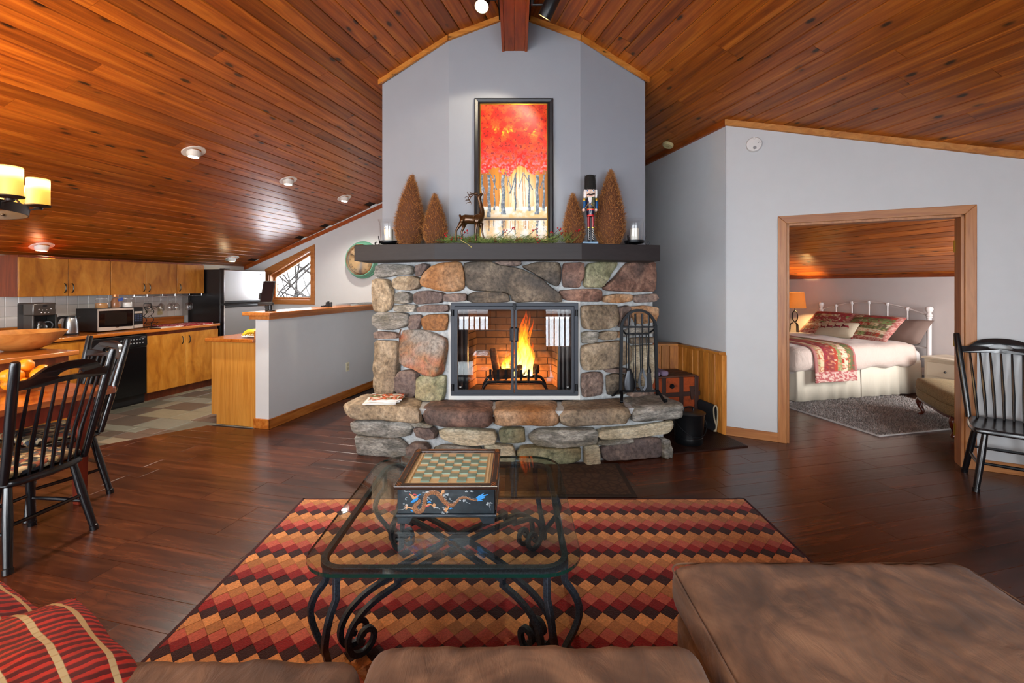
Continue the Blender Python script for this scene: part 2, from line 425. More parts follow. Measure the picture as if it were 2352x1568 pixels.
# clock wall with the trapezoid window opening
WU0, WU1, WZ0, WZ1a, WZ1b = -5.97, -5.0, 1.13, 1.725, 2.128
def wallL_poly(name, outer, holes, v, thick, mat):
    mb = MB().prism(outer, 0, thick, holes, axis='y'); return struct(name, mb, mat, Lp(0, v), RL, smooth=0)
wallL_poly('wall_clock', [(KW-.1, 0), (-.9, 0), (-.9, zL(-.9)+.02), (KW-.1, zL(KW-.1)+.02)],
           [[(WU0+.07, WZ0+.07), (WU1-.07, WZ0+.07), (WU1-.07, WZ1b-.085), (WU0+.07, WZ1a-.085)]], VW, .16, M_paint)
# right recess wall, its far end, bedroom shell
R0 = Rp(3.04, 3.78)[:2]
wall('wall_recess', [Rp(3.04, 3.79), Rp(3.04, 7.6)], M_paint, -.10)
wall('wall_far_right', [Rp(0, 6.6), Rp(3.1, 6.6)], M_paint, .12)
wall('wall_light_seal', [(-1.4, 6.40), (0, 6.40), (1.75, 6.40)], M_paint, .1)  # unseen wall added to seal a light leak behind the chimney
BW = 6.85
wall('wall_headboard', [Rp(BW, 1.2), Rp(BW, 7.7)], M_paintw, -.12)
wall('wall_bedroom_end', [Rp(3.0, 7.5), Rp(BW, 7.5)], M_paintw, .12)
# bedroom wall with its doorway (t along the wall)
D0, D1, DH = .50, 1.722, 2.02
for nm, a, b_, z0 in (('wall_doorway', 0, D0, 0), ('wall_doorway', D1, 5.0, 0)):
    wall(nm, [Wp(a, 0), Wp(b_, 0)], M_paint, .12, z0)
wall('wall_doorway', [Wp(D0, 0), Wp(D1, 0)], M_paint, .12, DH)
# chimney breast
BR = [(-1.237, 4.233), (-.577, 3.97), (0, 3.97), (.577, 3.97), (1.214, 4.21)]
wall('wall_chimney', BR, M_chimgrey, .10, 1.5)
wall('wall_chimney_side', [(-1.237, 6.5), (-1.237, 4.233)], M_chimgrey, .12)
wall('wall_chimney_side', [(1.214, 4.21), (1.214, 6.5)], M_chimgrey, .12)
# rear wall with the glazed openings that light the room
mb = MB()
def rw(x0, x1, z0, z1): mb.box(x0, x1, -2.05, -1.9, z0, z1)
for x0, x1 in ((-7.6, -6.85), (-4.75, -4.6), (-.5, .6), (2.6, 8)): rw(x0, x1, -.1, 2.3)
rw(-7.6, 8, -.2, .06); rw(-7.6, 8, 2.2, 2.42); rw(-7.6, -4.6, 1.72, 2.4); rw(-7.6, -3.2, 2.3, 4.3); rw(-.5, 8, 2.3, 4.3); rw(-.5, .6, 2.3, 4.6); rw(-3.3, 3.3, 2.92, 4.6)
struct('wall_rear', mb, M_paint, smooth=0)
wall('wall_rear_left', [(-7.3, -2.0), Lp(KW-.1, -.8)], M_paint, .12)
wall('wall_rear_right', [Wp(4.9, 0), (6.6, -2.0)], M_paint, .12)
mb = MB()
for x0, x1, z0, z1 in ((-4.6, -2.5, .06, 2.2), (-2.5, -.5, .06, 2.2), (.6, 2.6, .06, 2.2), (-3.2, -.5, 2.42, 2.92)):
    for a, b_ in ((x0, x0+.07), (x1-.07, x1), ((x0+x1)/2-.04, (x0+x1)/2+.04)): mb.box(a, b_, -1.99, -1.93, z0, z1)
    mb.box(x0, x1, -1.99, -1.93, z0, z0+.08); mb.box(x0, x1, -1.99, -1.93, z1-.07, z1)
struct('window_2', mb, M_trim, smooth=0)

# ------------------------------------------------------------------ ceiling: roof slabs + boards
PHI = math.atan(PITCH); cph, sph = math.cos(PHI), math.sin(PHI)
def inview(pts, m=120):
    for p in pts:
        if p[1] > .25:
            x = 1182+F*p[0]/p[1]; y = 655-F*(p[2]-CAMH)/p[1]
            if -m < x < 2352+m and -m < y < 1568+m: return True
    return False
ceil = struct('ceiling', MB(), None)
def slab(left):
    s = -1 if left else 1; f = Lp if left else Rp
    pts = [(s*a, v) for a, v in ((-1.0, -3), (7.3, -3), (7.3, 6.75 if left else 7.8), (-.2, 6.75 if left else 7.8))]
    vs = [f(u, v, Z0-PITCH*abs(u)*(1 if u*s > 0 else -1)+dz) for dz in (.019, .16) for u, v in pts]
    return vs
mbs = MB()
for l in (True, False): mbs.add(slab(l), [(0, 1, 2, 3), (7, 6, 5, 4), (0, 1, 5, 4), (1, 2, 6, 5), (2, 3, 7, 6), (3, 0, 4, 7)])
ceil.data = mesh('ceiling', mbs, M_gap, 0)
BWD = .125
pm = MB(); w2 = BWD/2-.0008
prof = [(-w2, .007), (-w2+.005, 0), (w2-.005, 0), (w2, .007), (w2, .018), (-w2, .018)]
pm.add([(x, y, z) for x in (-.4995, .4995) for y, z in prof], [(0, 1, 2, 3, 4, 5), (11, 10, 9, 8, 7, 6)]+[(i, (i+1) % 6, 6+(i+1) % 6, 6+i) for i in range(6)])
PMESH = {True: mesh('plank', pm, M_cedL, 0), False: mesh('plank', pm, M_cedR, 0)}
rnd = random.Random(11)
CREST = {True: MB(), False: MB()}
def ceil_rows(left, rows, v0, v1):
    s = -1 if left else 1; f = Lp if left else Rp
    X = Vector((SA, CA, 0)) if left else Vector((-SA, CA, 0))
    Yv = Vector((-CA*cph, SA*cph, -sph)) if left else Vector((CA*cph, SA*cph, -sph))
    Zv = X.cross(Yv)
    if Zv.z < 0: Zv = -Zv
    for i in range(rows):
        a = (i+.5)*BWD*cph                                    # horizontal distance from the ridge line through the origin
        v = v0-rnd.uniform(0, 1.8); vmax = min(v1, (a+.07)/.245)
        while v < vmax:
            ln = rnd.uniform(1.3, 3.3); e = min(v+ln, vmax)
            if e-v < .25: break
            c = f(s*a, (v+e)/2, Z0-PITCH*a)
            smp = [f(s*a, v+(e-v)*q/6, Z0-PITCH*a) for q in range(7)]
            M = Matrix.Identity(4)
            for r in range(3): M[r][0] = X[r]*(e-v); M[r][1] = Yv[r]; M[r][2] = Zv[r]; M[r][3] = c[r]
            if inview(smp, 60) and e > .3:
                o = bpy.data.objects.new('plank', PMESH[left]); COL.objects.link(o); o.parent = ceil; o.matrix_basis = M
            else: CREST[left].add([M@Vector(q) for q in pm.v], pm.f)
            v = e
ceil_rows(True, 55, -1.9, 6.52); ceil_rows(False, 59, -1.9, 7.6)
print('CEIL PLANKS', len(ceil.children))
for l in (True, False):
    o = obj('plank', CREST[l], M_cedL if l else M_cedR, ceil, smooth=0); o['kind'] = 'stuff'

# beam under the ridge with track rails
def ridge(Y): return Z0-PITCH*SA*Y
mb = MB(); y0, y1 = -1.9, 3.985
beam = struct('trim_1', MB(), None); beam.name = 'trim_1'
def beam_box(x0, x1, d0, d1, ya=y0, yb=y1):
    return MB().add([(x, y, ridge(y)-d) for y in (ya, yb) for x, d in ((x0, d0), (x1, d0), (x1, d1), (x0, d1))],
                    [(0, 1, 2, 3), (7, 6, 5, 4), (0, 4, 5, 1), (1, 5, 6, 2), (2, 6, 7, 3), (3, 7, 4, 0)])
beam.data = mesh('trim_1', beam_box(-.088, .088, 0, .335), M_cedB, 0)
for x0, x1 in ((-.112, -.088), (.088, .112)): obj('board', beam_box(x0, x1, 0, .352), M_cedB, beam, smooth=0, bevel=.003)
for x0, x1 in ((-.088, -.001), (.001, .088)): obj('board', beam_box(x0, x1, .335, .346), M_cedB, beam, smooth=0, bevel=.003)
for x0, x1 in ((-.136, -.112), (.112, .136)):
    o = struct('trim_2', beam_box(x0, x1, .06, .10, y0, 3.93), M_black)
# trims where walls meet the roof
def roof_trim(name, a, b_, h=.05, t=.02, mat=M_cedT, side=1):
    A, B = Vector(a[:2]), Vector(b_[:2]); d = (B-A).normalized(); n = Vector((-d.y, d.x))*t*side
    P = [A, B, B+n, A+n]; zt = [roof(p.x, p.y)+.002 for p in P]
    vs = [(p.x, p.y, z-h) for p, z in zip(P, zt)]+[(p.x, p.y, z) for p, z in zip(P, zt)]
    return struct(name, MB().add(vs, [(0, 3, 2, 1), (4, 5, 6, 7), (0, 1, 5, 4), (1, 2, 6, 5), (2, 3, 7, 6), (3, 0, 4, 7)]), mat, smooth=0)
BRT = [(-1.262, 4.225), (-.577, 3.968), (-.113, 3.968)], [(.113, 3.968), (.577, 3.968), (1.24, 4.20)]
for pl in BRT:
    for a, b_ in zip(pl[:-1], pl[1:]): roof_trim('trim_3', a, b_, .048, .022, side=-1)
roof_trim('trim_4', Lp(KW, VW), Lp(-1.5, VW), .06, .022, M_cedB, side=-1)
roof_trim('trim_5', Wp(-.012, 0), Wp(4.8, 0), .055, .02, side=-1)
roof_trim('trim_6', Rp(3.04, 3.79), Rp(3.04, 6.6), .06, .02, M_cedB, side=1)
roof_trim('trim_7', Rp(BW, 1.3), Rp(BW, 7.5), .045, .02, M_cedB, side=1)

# ------------------------------------------------------------------ floor: base, oak boards, slate tiles
floor = struct('floor', MB().box(-9, 9, -2.0, 9.5, -.2, -.012), M_gap)
TB = [Lp(-4.17, 3.86)[:2], Lp(-4.62, 3.09)[:2]]              # line between slate and oak
TILE = [(-4.17, 3.86), (-4.62, 3.09), (-4.62, .5), (KW, .5), (KW, VW), (-3.66, VW), (-3.66, 3.86)]
def pbev(poly, z0, z1, ins):
    n = len(poly); c = (sum(p[0] for p in poly)/n, sum(p[1] for p in poly)/n)
    a = 0
    inner = []
    for i in range(n):
        p0, p1, p2 = Vector(poly[i-1][:2]), Vector(poly[i][:2]), Vector(poly[(i+1) % n][:2])
        d1, d2 = (p1-p0).normalized(), (p2-p1).normalized(); b_ = Vector((-(d1.y+d2.y), d1.x+d2.x))
        if b_.length < 1e-6: b_ = Vector((-d1.y, d1.x))
        b_.normalize(); k = max(.3, b_.dot(Vector((-d1.y, d1.x)))); inner.append(p1+b_*ins/k)
    vs = [(p[0], p[1], z0) for p in poly]+[(p[0], p[1], z1-ins*.7) for p in poly]+[(p.x, p.y, z1) for p in inner]
    fs = [tuple(reversed(range(n))), tuple(2*n+i for i in range(n))]
    for i in range(n):
        j = (i+1) % n; fs += [(i, j, n+j, n+i), (n+i, n+j, 2*n+j, 2*n+i)]
    return MB().add(vs, fs)
def ccw(p):
    a = sum(p[i][0]*p[(i+1) % len(p)][1]-p[(i+1) % len(p)][0]*p[i][1] for i in range(len(p))); return p if a > 0 else p[::-1]
FW = .165; nfl = 0
spec_ = []
for left in (True, False):
    f = Lp if left else Rp; mat = M_flL if left else M_flR
    for i in range(-4, 44):
        va, vb = i*FW, (i+1)*FW
        u = (-5.4 if left else -1.9)-rnd.uniform(0, .9)
        while u < (1.7 if left else 6.9):
            ln = rnd.uniform(.55, 1.45); e = u+ln
            poly = [f(a, b_)[:2] for a, b_ in ((u+.0004, va), (e-.0004, va), (e-.0004, vb), (u+.0004, vb))]
            poly = clip(poly, 1, 0, 0) if left else clip(poly, -1, 0, 0)
            if left and len(poly) > 2:                       # keep out of the slate area
                A, B = Vector(TB[0]), Vector(TB[1]); d = (B-A).normalized(); n = Vector((-d.y, d.x))
                if n.dot(Vector((0, 0))-A) > 0: n = -n
                poly2 = clip(poly, n.x, n.y, n.dot(A))
                # half wall side: nothing beyond its kitchen face
                q = Lp(-3.66, 0)[:2]; poly2 = clip(poly2, -CA, SA, -(CA*q[0]-SA*q[1])) if (len(poly2) > 2 and va > 3.7) else poly2
                poly = poly2
            if len(poly) > 2:
                poly = ccw(poly); cx = sum(p[0] for p in poly)/len(poly); cy = sum(p[1] for p in poly)/len(poly)
                smp = [(p[0], p[1], 0) for p in poly]+[(cx, cy, 0)]
                if cy < 7.2 and cy > -1.95: spec_.append((poly, mat, cy if inview(smp, 60) else cy+100))
            u = e
def hid(cy, cx): return False
spec_.sort(key=lambda s: s[2])
rest = {}
for k, (poly, mat, cy) in enumerate(spec_):
    mbp = pbev(poly, -.012, 0, .0016)
    if k < 298 and cy < 50: obj('plank', mbp, mat, floor, smooth=0)
    else: rest.setdefault(mat.name, (MB(), mat))[0].add(mbp.v, mbp.f)
for nm, (mbp, mat) in rest.items():
    o = obj('plank', mbp, mat, floor, smooth=0); o['kind'] = 'stuff'
# slate
SL = ['#5b564a', '#6b6455', '#4c4a40', '#7a6f5e', '#5a4a40', '#66665c', '#706a58', '#4a4038']
M_sl = [plain('slate', c, .42, var=.22, bump=.35, bscale=35) for c in SL]
M_grout = plain('grout', '#8c8577', .8)
obj('grout', MB().prism(TILE, -.012, -.004), M_grout, floor, Lp(0, 0), RL, 0)
rt = random.Random(5); v = .9
while v < VW:
    h = rt.choice((.15, .30, .30, .22)); u = KW+.55-rt.uniform(0, .3)
    while u < -3.6:
        w = rt.choice((.15, .30, .45, .30, .22)); poly = [(u+.003, v+.003), (u+w-.003, v+.003), (u+w-.003, v+h-.003), (u+.003, v+h-.003)]
        A, B = Vector((-4.17, 3.86)), Vector((-4.62, 3.09)); d = (A-B).normalized(); n = Vector((d.y, -d.x))
        if v < 3.86: poly = clip(poly, n.x, n.y, n.dot(A)-.004)
        poly = clip(poly, 1, 0, -3.66)
        if len(poly) > 2:
            cx = sum(p[0] for p in poly)/len(poly); cy = sum(p[1] for p in poly)/len(poly)
            if inview([Lp(p[0], p[1]) for p in poly], 0) and cy > 2.6 and cx < -4.0:
                obj('tile', pbev(ccw(poly), -.012, rt.uniform(-.001, .0005), .003), rt.choice(M_sl), floor, Lp(0, 0), RL, 0)
        u += w
    v += h

# ------------------------------------------------------------------ half wall, ledge, baseboards
struct('wall_half', MB().box(-3.66, -3.5, 3.85, VW, 0, 1.12), M_paint, Lp(0, 0), RL, smooth=0)
led = struct('trim_8', MB().box(-3.745, -3.415, 3.765, VW, 1.146, 1.18), M_capw, Lp(0, 0), RL, bevel=.006)
obj('apron', MB().box(-3.70, -3.46, 3.81, VW, 1.105, 1.146), M_capw, led, bevel=.003)
struct('baseboard_half', MB().box(-3.5, -3.484, 3.834, VW, 0, .098).box(-3.676, -3.484, 3.834, 3.85, 0, .098), M_capw, Lp(0, 0), RL, bevel=.003)
for a, b_ in ((-.016, .437), (1.79, 4.9)):
    struct('baseboard_doorway', MB().box(a, b_, -.016, 0, 0, .085), M_trim, Wp(0, 0), RW, bevel=.003)

# ------------------------------------------------------------------ doorway: casing, jamb, two leaves swung into the bedroom
dr = struct('door_1', MB().box(D0-.001, D0+.025, -.002, .122, 0, DH).box(D1-.025, D1+.001, -.002, .122, 0, DH).box(D0, D1, -.002, .122, DH-.025, DH+.001), M_trimz, Wp(0, 0), RW, bevel=.002)
cw = .066
def mit(b_, pts, y0, y1): return b_.prism(pts, y0, y1, axis='y')
obj('casing', mit(MB(), [(D0-cw, 0), (D0+.004, 0), (D0+.004, DH-.004), (D0-cw, DH+cw)], -.02, 0), M_trimz, dr, bevel=.003)
obj('casing', mit(MB(), [(D1-.004, 0), (D1+cw, 0), (D1+cw, DH+cw), (D1-.004, DH-.004)], -.02, 0), M_trimz, dr, bevel=.003)
obj('casing', mit(MB(), [(D0-cw, DH+cw), (D0+.004, DH-.004), (D1-.004, DH-.004), (D1+cw, DH+cw)], -.02, 0), M_trim, dr, bevel=.003)
for nm, t0, ang, s in (('leaf', D0+.027, math.radians(93.5), 1), ('leaf', D1-.027, math.radians(73), -1)):
    lf = obj(nm, MB().box(0, .58, -.036*(1 if s < 0 else 0), .036*(0 if s < 0 else 1), .01, DH-.03), M_trimz, dr, (t0, .118, 0), ang, bevel=.003)
    lf['label'] = 'flush fir door leaf swung open into the bedroom, edge on'
    for z in (.22, .95, 1.72):
        obj('hinge', MB().box(-.004, .001, -.034 if s < 0 else .002, -.002 if s < 0 else .034, z, z+.1), M_brass, lf)
        obj('hinge', MB().lathe([(.006, z), (.006, z+.1)], 8, (-.006, 0, 0)), M_brass, lf)

# ------------------------------------------------------------------ wainscot of the wood corner
wn = struct('wall_wainscot', MB().box(-.03, 0, 0, .74, 0, .775), M_gap, Rp(3.04, 3.79), RR)
def boards(par, n, x0, x1, axis, mat):
    w = (x1-x0)/n
    for i in range(n):
        a = x0+i*w; q = .003*((i*7) % 3)
        bb = MB().box(-.05-q, -.03, a+.001, a+w-.001, 0, .775) if axis == 'y' else MB().box(a+.001, a+w-.001, 0-.05-q, -.03, 0, .775)
        obj('board', bb, mat, par, bevel=.003)
boards(wn, 8, -.005, .70, 'y', M_wains)
obj('cap', MB().box(-.075, .0, -.01, .74, .775, .80), M_cedT, wn, bevel=.003)
obj('corner_post', MB().box(-.052, .0, -.02, -.004, 0, .775), M_wains, wn, bevel=.003)
wf = struct('wall_wood_corner', MB().box(-.62, -.03, -.03, .1, 0, .775), M_gap, Rp(3.04, 4.52), 0)
boards(wf, 6, -.62, -.045, 'x', M_wains)
obj('cap', MB().box(-.64, 0, -.075, .09, .775, .80), M_cedT, wf, bevel=.003)

# ------------------------------------------------------------------ kitchen window with glass
w1 = struct('window_1', MB().prism([(WU0, WZ0), (WU1, WZ0), (WU1, WZ1b), (WU0, WZ1a)], -.022, .0,
            [[(WU0+.075, WZ0+.075), (WU1-.075, WZ0+.075), (WU1-.075, WZ1b-.092), (WU0+.075, WZ1a-.092)]], axis='y'), M_trim, Lp(0, VW), RL, bevel=.003)
h1 = [(WU0+.07, WZ0+.07), (WU1-.07, WZ0+.07), (WU1-.07, WZ1b-.085), (WU0+.07, WZ1a-.085)]
i1 = [(WU0+.085, WZ0+.085), (WU1-.085, WZ0+.085), (WU1-.085, WZ1b-.105), (WU0+.085, WZ1a-.105)]
i2 = [(WU0+.115, WZ0+.115), (WU1-.115, WZ0+.115), (WU1-.115, WZ1b-.145), (WU0+.115, WZ1a-.145)]
obj('jamb_liner', MB().prism(h1, 0, .15, [i1], axis='y'), M_trim, w1)
obj('sash', MB().prism(i1, .09, .13, [i2], axis='y'), M_trim, w1, bevel=.003)
obj('pane', MB().prism(i2, .107, .113, axis='y'), M_glass, w1, smooth=0)
bt = thing('bare_tree', 'bare winter tree with tangled branches outside the small kitchen window', 'tree', Lp(-7.95, 9.3, -2.5), 0)
M_bark = plain('bark', '#1d1611', .9, var=.3); mb = MB(); rb = random.Random(3)
obj('trunk', MB().tube([(1.1, 0, 0), (1.05, .1, 3), (.95, 0, 6)], [.12, .09, .05], 8), M_bark, bt)
def branch(p, d, l, r, k):
    q = [p]
    for i in range(4):
        d = (d+Vector((rb.uniform(-.3, .3), rb.uniform(-.2, .2), rb.uniform(-.2, .25)))).normalized(); q.append(q[-1]+d*l/4)
    mb.tube(q, [r*(1-.17*i) for i in range(5)], 5)
    if k:
        for i in range(3 if k > 1 else 2): branch(q[rb.randint(1, 4)], (d+Vector((rb.uniform(-1, 1), rb.uniform(-.4, .4), rb.uniform(-.7, .9)))).normalized(), l*.62, r*.5, k-1)
for z, dz in ((2.6, .9), (3.0, .3), (3.3, .8), (3.5, .1), (3.75, -.4), (4.0, .5), (4.4, -.8), (4.7, -.5), (5.0, -1.0), (3.9, -.7), (3.1, 1.2)): branch(Vector((1.05, .05, z)), Vector((-1, rb.uniform(-.3, .3), dz)).normalized(), 2.2, .034, 3)
for x, s in ((.3, -.25), (.65, .15), (.0, .3)): mb.tube([(x, .2, 2.2), (x+s*.4, .15, 3.6), (x+s, .2, 5.2)], [.03, .024, .018], 6)
o = obj('branches', mb, M_bark, bt); o['kind'] = 'stuff'
# ------------------------------------------------------------------ stone fireplace
def stone_mat(name, cs, sc=1.0, strata=0, bump=.6):
    t = NT(name); co = t.objco((sc, sc, sc*(3.2 if strata else 1)))
    n1 = t.noise(co, 5.5, 4, .62, .8); n2 = t.noise(co, 34, 4, .7); n3 = t.noise(co, 2.3, 2, .5, .4)
    cs = [lin(c) for c in cs]
    c = t.ramp(n1, [(.30, cs[0]), (.48, cs[1]), (.64, cs[2])])
    c = t.mix(t.ramp(n3, [(.48, (0, 0, 0)), (.66, (1, 1, 1))]), c, cs[3])
    sp = t.ramp(n2, [(.28, (.38, .38, .38)), (.5, (1, 1, 1)), (.68, (1.5, 1.47, 1.4))])
    c = t.mix(.95, c, sp, 'MULTIPLY')
    r = t.n('ObjectInfo').outputs['Random']; c = t.mix(1, c, t.ramp(r, [(0, (.82, .82, .84)), (1, (1.12, 1.1, 1.06))]), 'MULTIPLY')
    h = t.math('MULTIPLY_ADD', n2, .5, n1)
    t.bsdf(color=c, rough=.72, normal=t.bump(h, bump, .012), spec=.35); return t.m
SM = dict(
 tan=stone_mat('stone_tan', ['#625443', '#8f7d66', '#b09e86', '#7b6c5c']),
 ora=stone_mat('stone_orange', ['#735a44', '#a38060', '#b8987a', '#96673f']),
 gry=stone_mat('stone_grey', ['#585650', '#85817a', '#b0aba2', '#726b5c'], strata=1),
 prp=stone_mat('stone_purple', ['#4c3f3b', '#75635a', '#957f73', '#665956']),
 drk=stone_mat('stone_dark', ['#37322d', '#5e5347', '#7e7060', '#4c4641']),
 grn=stone_mat('stone_green', ['#6a6a50', '#8c8a6c', '#a39d80', '#857657']),
 red=stone_mat('stone_rust', ['#46332b', '#6e5044', '#927060', '#594b46']),
 mul=stone_mat('stone_multi', ['#6f6a62', '#9c7350', '#b0694a', '#9a938a']),
 lit=stone_mat('stone_light', ['#a0947c', '#bcae94', '#cfc4ac', '#a89a80'], strata=1))
t = NT('mortar'); co = t.objco(); n_ = t.noise(co, 30, 4, .65)
t.bsdf(color=t.ramp(n_, [(.3, lin('#9a9d9e')), (.7, lin('#c6c8c8'))]), rough=.9, normal=t.bump(n_, .5, .006)); M_mort = t.m
M_mortw = plain('white_mortar', '#d3d2ce', .9, bump=.4, bscale=40)
fp = thing('fireplace', 'rough stone fireplace with glass doors, raised slab hearth and pale mortar', 'fireplace', (0, 4.2, 0))
FO = Vector((0, 4.2, 0))
SF = [(-1.30, 4.215), (-.575, 3.93), (.575, 3.93), (1.31, 4.22)]
HF = [(-1.345, 3.935), (-.93, 3.82), (-.55, 3.71), (.55, 3.70), (1.24, 3.857), (1.30, 3.89)]
def on_face(px, py, PL):
    k, e = ray(px, py); best = None
    for i in range(len(PL)-1):
        (x0, y0_), (x1, y1_) = PL[i], PL[i+1]; den = (x1-x0)-k*(y1_-y0_)
        s = (k*y0_-x0)/den
        if best is None or abs(s-.5) < abs(best[0]-.5): best = (s, i, x0+(x1-x0)*s, y0_+(y1_-y0_)*s)
    s, i, X, Y = best; d = Vector((PL[i+1][0]-PL[i][0], PL[i+1][1]-PL[i][1], 0)).normalized()
    return Vector((X, Y, CAMH+e*Y)), Vector((d.y, -d.x, 0))
ZX = lambda p: (p[0]/2.94+780, p[1]/2.94+560)
def chaikin(P, n=1):
    for _ in range(n):
        Q = []
        for i in range(len(P)):
            a, b_ = Vector(P[i]), Vector(P[(i+1) % len(P)]); Q += [tuple(a*.90+b_*.10), tuple(a*.10+b_*.90)]
        P = Q
    return P
def resample(P, n):
    P = [Vector(p) for p in P]; L = [(P[(i+1) % len(P)]-P[i]).length for i in range(len(P))]; T = sum(L); out = []; i = 0; acc = 0
    for k in range(n):
        s = T*k/n
        while acc+L[i] < s: acc += L[i]; i += 1
        out.append(P[i].lerp(P[(i+1) % len(P)], (s-acc)/L[i]))
    return out
rs = random.Random(21)
def stone(pts, kind, PL, depth=None, n=44):
    P = resample(chaikin([ZX(p) for p in pts]), n); c = sum(P, Vector((0, 0)))/n
    dep = depth or rs.uniform(.032, .06); sd = rs.uniform(0, 50)
    rings = [(1.03, -.03), (1.025, .50), (1.005, .84), (.965, .98), (.78, 1.0), (.47, 1.02), (.18, 1.0)]
    vs = []; tx, ty = rs.uniform(-.25, .25), rs.uniform(-.25, .25)
    for s, h in rings:
        for p in P:
            q = c+(p-c)*s; W_, nrm = on_face(q.x, q.y, PL)
            nz = noise.fractal(W_*9+Vector((sd, 0, 0)), .9, 2.1, 4)
            hh = h*dep+((nz*.014+.006*noise.fractal(W_*26+Vector((0, sd, 0)), .8, 2, 3)) if h > .3 else 0)
            tilt = ((q.x-c.x)*tx+(q.y-c.y)*ty)*.0035 if h > .3 else 0
            vs.append(W_+nrm*(hh+tilt*(.35 if h < .5 else 1)) + Vector((0, 0, nz*.003 if h > .3 else 0))-FO)
    W_, nrm = on_face(c.x, c.y, PL); vs.append(W_+nrm*dep*1.02-FO)
    fs = []; m = len(rings)
    for r in range(m-1):
        for j in range(n): fs.append((r*n+j, r*n+(j+1) % n, (r+1)*n+(j+1) % n, (r+1)*n+j))
    for j in range(n): fs.append(((m-1)*n+j, (m-1)*n+(j+1) % n, m*n))
    obj('stone', MB().add(vs, fs), SM[kind], fp, smooth=60)
UP = [
([(248,150),(300,136),(440,140),(498,150),(502,190),(495,207),(400,210),(330,224),(268,230),(245,212)],'gry'),
([(518,142),(575,132),(612,140),(602,165),(560,216),(525,218),(516,180)],'prp'),
([(640,155),(700,130),(790,120),(824,130),(840,200),(844,290),(820,314),(740,324),(660,307),(582,284),(573,250),(595,200)],'ora'),
([(843,135),(900,122),(1036,122),(1060,142),(1220,167),(1290,202),(1370,242),(1420,292),(1472,327),(1502,377),(1480,390),(1330,386),(1172,394),(1152,340),(1100,322),(1020,320),(900,316),(858,290),(848,220)],'drk'),
([(1042,124),(1100,118),(1225,120),(1227,142),(1190,152),(1090,147)],'prp'),
([(1228,155),(1330,126),(1480,124),(1494,160),(1492,250),(1470,288),(1430,272),(1380,242),(1300,192)],'drk'),
([(1508,130),(1630,126),(1634,180),(1624,285),(1600,294),(1508,290),(1501,220)],'red'),
([(1648,180),(1680,130),(1780,121),(1878,122),(1870,152),(1800,242),(1755,294),(1646,290)],'grn'),
([(1768,297),(1850,230),(1900,165),(1935,128),(2120,120),(2132,200),(2124,320),(1980,324),(1800,314)],'red'),
([(232,250),(260,236),(335,240),(367,310),(372,380),(346,442),(300,460),(229,454),(224,380)],'tan'),
([(356,250),(400,220),(500,213),(560,235),(564,262),(542,302),(480,314),(400,307),(368,287)],'tan'),
([(386,340),(420,323),(470,326),(494,345),(487,397),(440,404),(390,400)],'gry'),
([(496,345),(540,320),(620,316),(712,330),(714,370),(692,397),(600,404),(520,407),(498,387)],'prp'),
([(722,340),(790,333),(860,337),(857,382),(800,390),(722,388)],'prp'),
([(862,350),(900,325),(1000,322),(1110,328),(1140,345),(1150,387),(1080,394),(900,397),(860,382)],'drk'),
([(373,415),(450,407),(525,411),(522,457),(440,462),(372,452)],'gry'),
([(528,430),(600,409),(738,409),(742,440),(732,460),(538,460)],'prp'),
([(236,480),(270,460),(400,463),(467,470),(474,540),(440,562),(360,580),(270,574),(238,547),(230,510)],'gry'),
([(477,480),(550,475),(564,500),(557,540),(542,574),(484,574)],'prp'),
([(570,500),(620,476),(732,471),(737,510),(724,582),(660,587),(580,577),(568,540)],'ora'),
([(233,600),(270,588),(380,595),(407,610),(402,634),(320,642),(236,637)],'prp'),
([(406,580),(480,577),(560,580),(640,603),(727,640),(730,700),(717,780),(702,860),(680,884),(600,872),(520,837),(450,822),(410,792),(406,700)],'mul'),
([(238,653),(400,658),(407,720),(407,820),(397,960),(382,1002),(330,1016),(250,1008),(234,960),(234,800)],'tan'),
([(393,900),(430,853),(500,846),(537,870),(542,940),(532,1018),(500,1034),(420,1014),(388,982)],'prp'),
([(543,900),(580,878),(690,883),(720,890),(717,1000),(702,1054),(600,1049),(543,1028)],'grn'),
([(1483,315),(1580,306),(1742,304),(1747,370),(1732,390),(1620,387),(1520,377),(1488,345)],'red'),
([(1758,355),(1850,338),(1967,341),(1962,387),(1880,400),(1778,392)],'ora'),
([(1983,345),(2122,336),(2134,370),(2102,390),(1988,397)],'prp'),
([(1628,420),(1700,413),(1872,410),(1877,450),(1867,542),(1800,570),(1700,577),(1640,567),(1630,500)],'tan'),
([(1880,425),(1935,415),(1955,450),(1950,555),(1880,560),(1872,520)],'prp'),
([(1950,425),(2050,416),(2122,428),(2127,470),(2112,522),(2000,542),(1963,480)],'ora'),
([(1630,600),(1660,588),(1728,590),(1727,652),(1700,670),(1633,667)],'gry'),
([(1733,600),(1790,586),(1855,588),(1852,642),(1780,648),(1734,637)],'tan'),
([(1858,592),(1892,588),(1890,628),(1860,632)],'ora'),
([(1630,690),(1700,670),(1890,650),(1942,680),(1947,790),(1890,822),(1760,847),(1650,850),(1628,800)],'tan'),
([(1778,842),(1880,834),(1937,837),(1932,864),(1798,866)],'prp'),
([(1633,875),(1700,863),(1770,866),(1777,950),(1767,1018),(1640,1031),(1628,950)],'prp'),
([(1798,890),(1840,873),(1922,878),(1937,940),(1927,1012),(1808,1018),(1800,950)],'drk'),
([(1958,690),(2112,678),(2117,800),(2112,950),(1983,962),(1958,850)],'lit'),
([(1900,590),(1950,565),(2112,556),(2114,602),(1960,617),(1900,625)],'gry'),
([(1953,633),(2112,626),(2114,662),(1958,674)],'drk'),
([(1945,975),(2112,966),(2114,1014),(1940,1024)],'prp')]
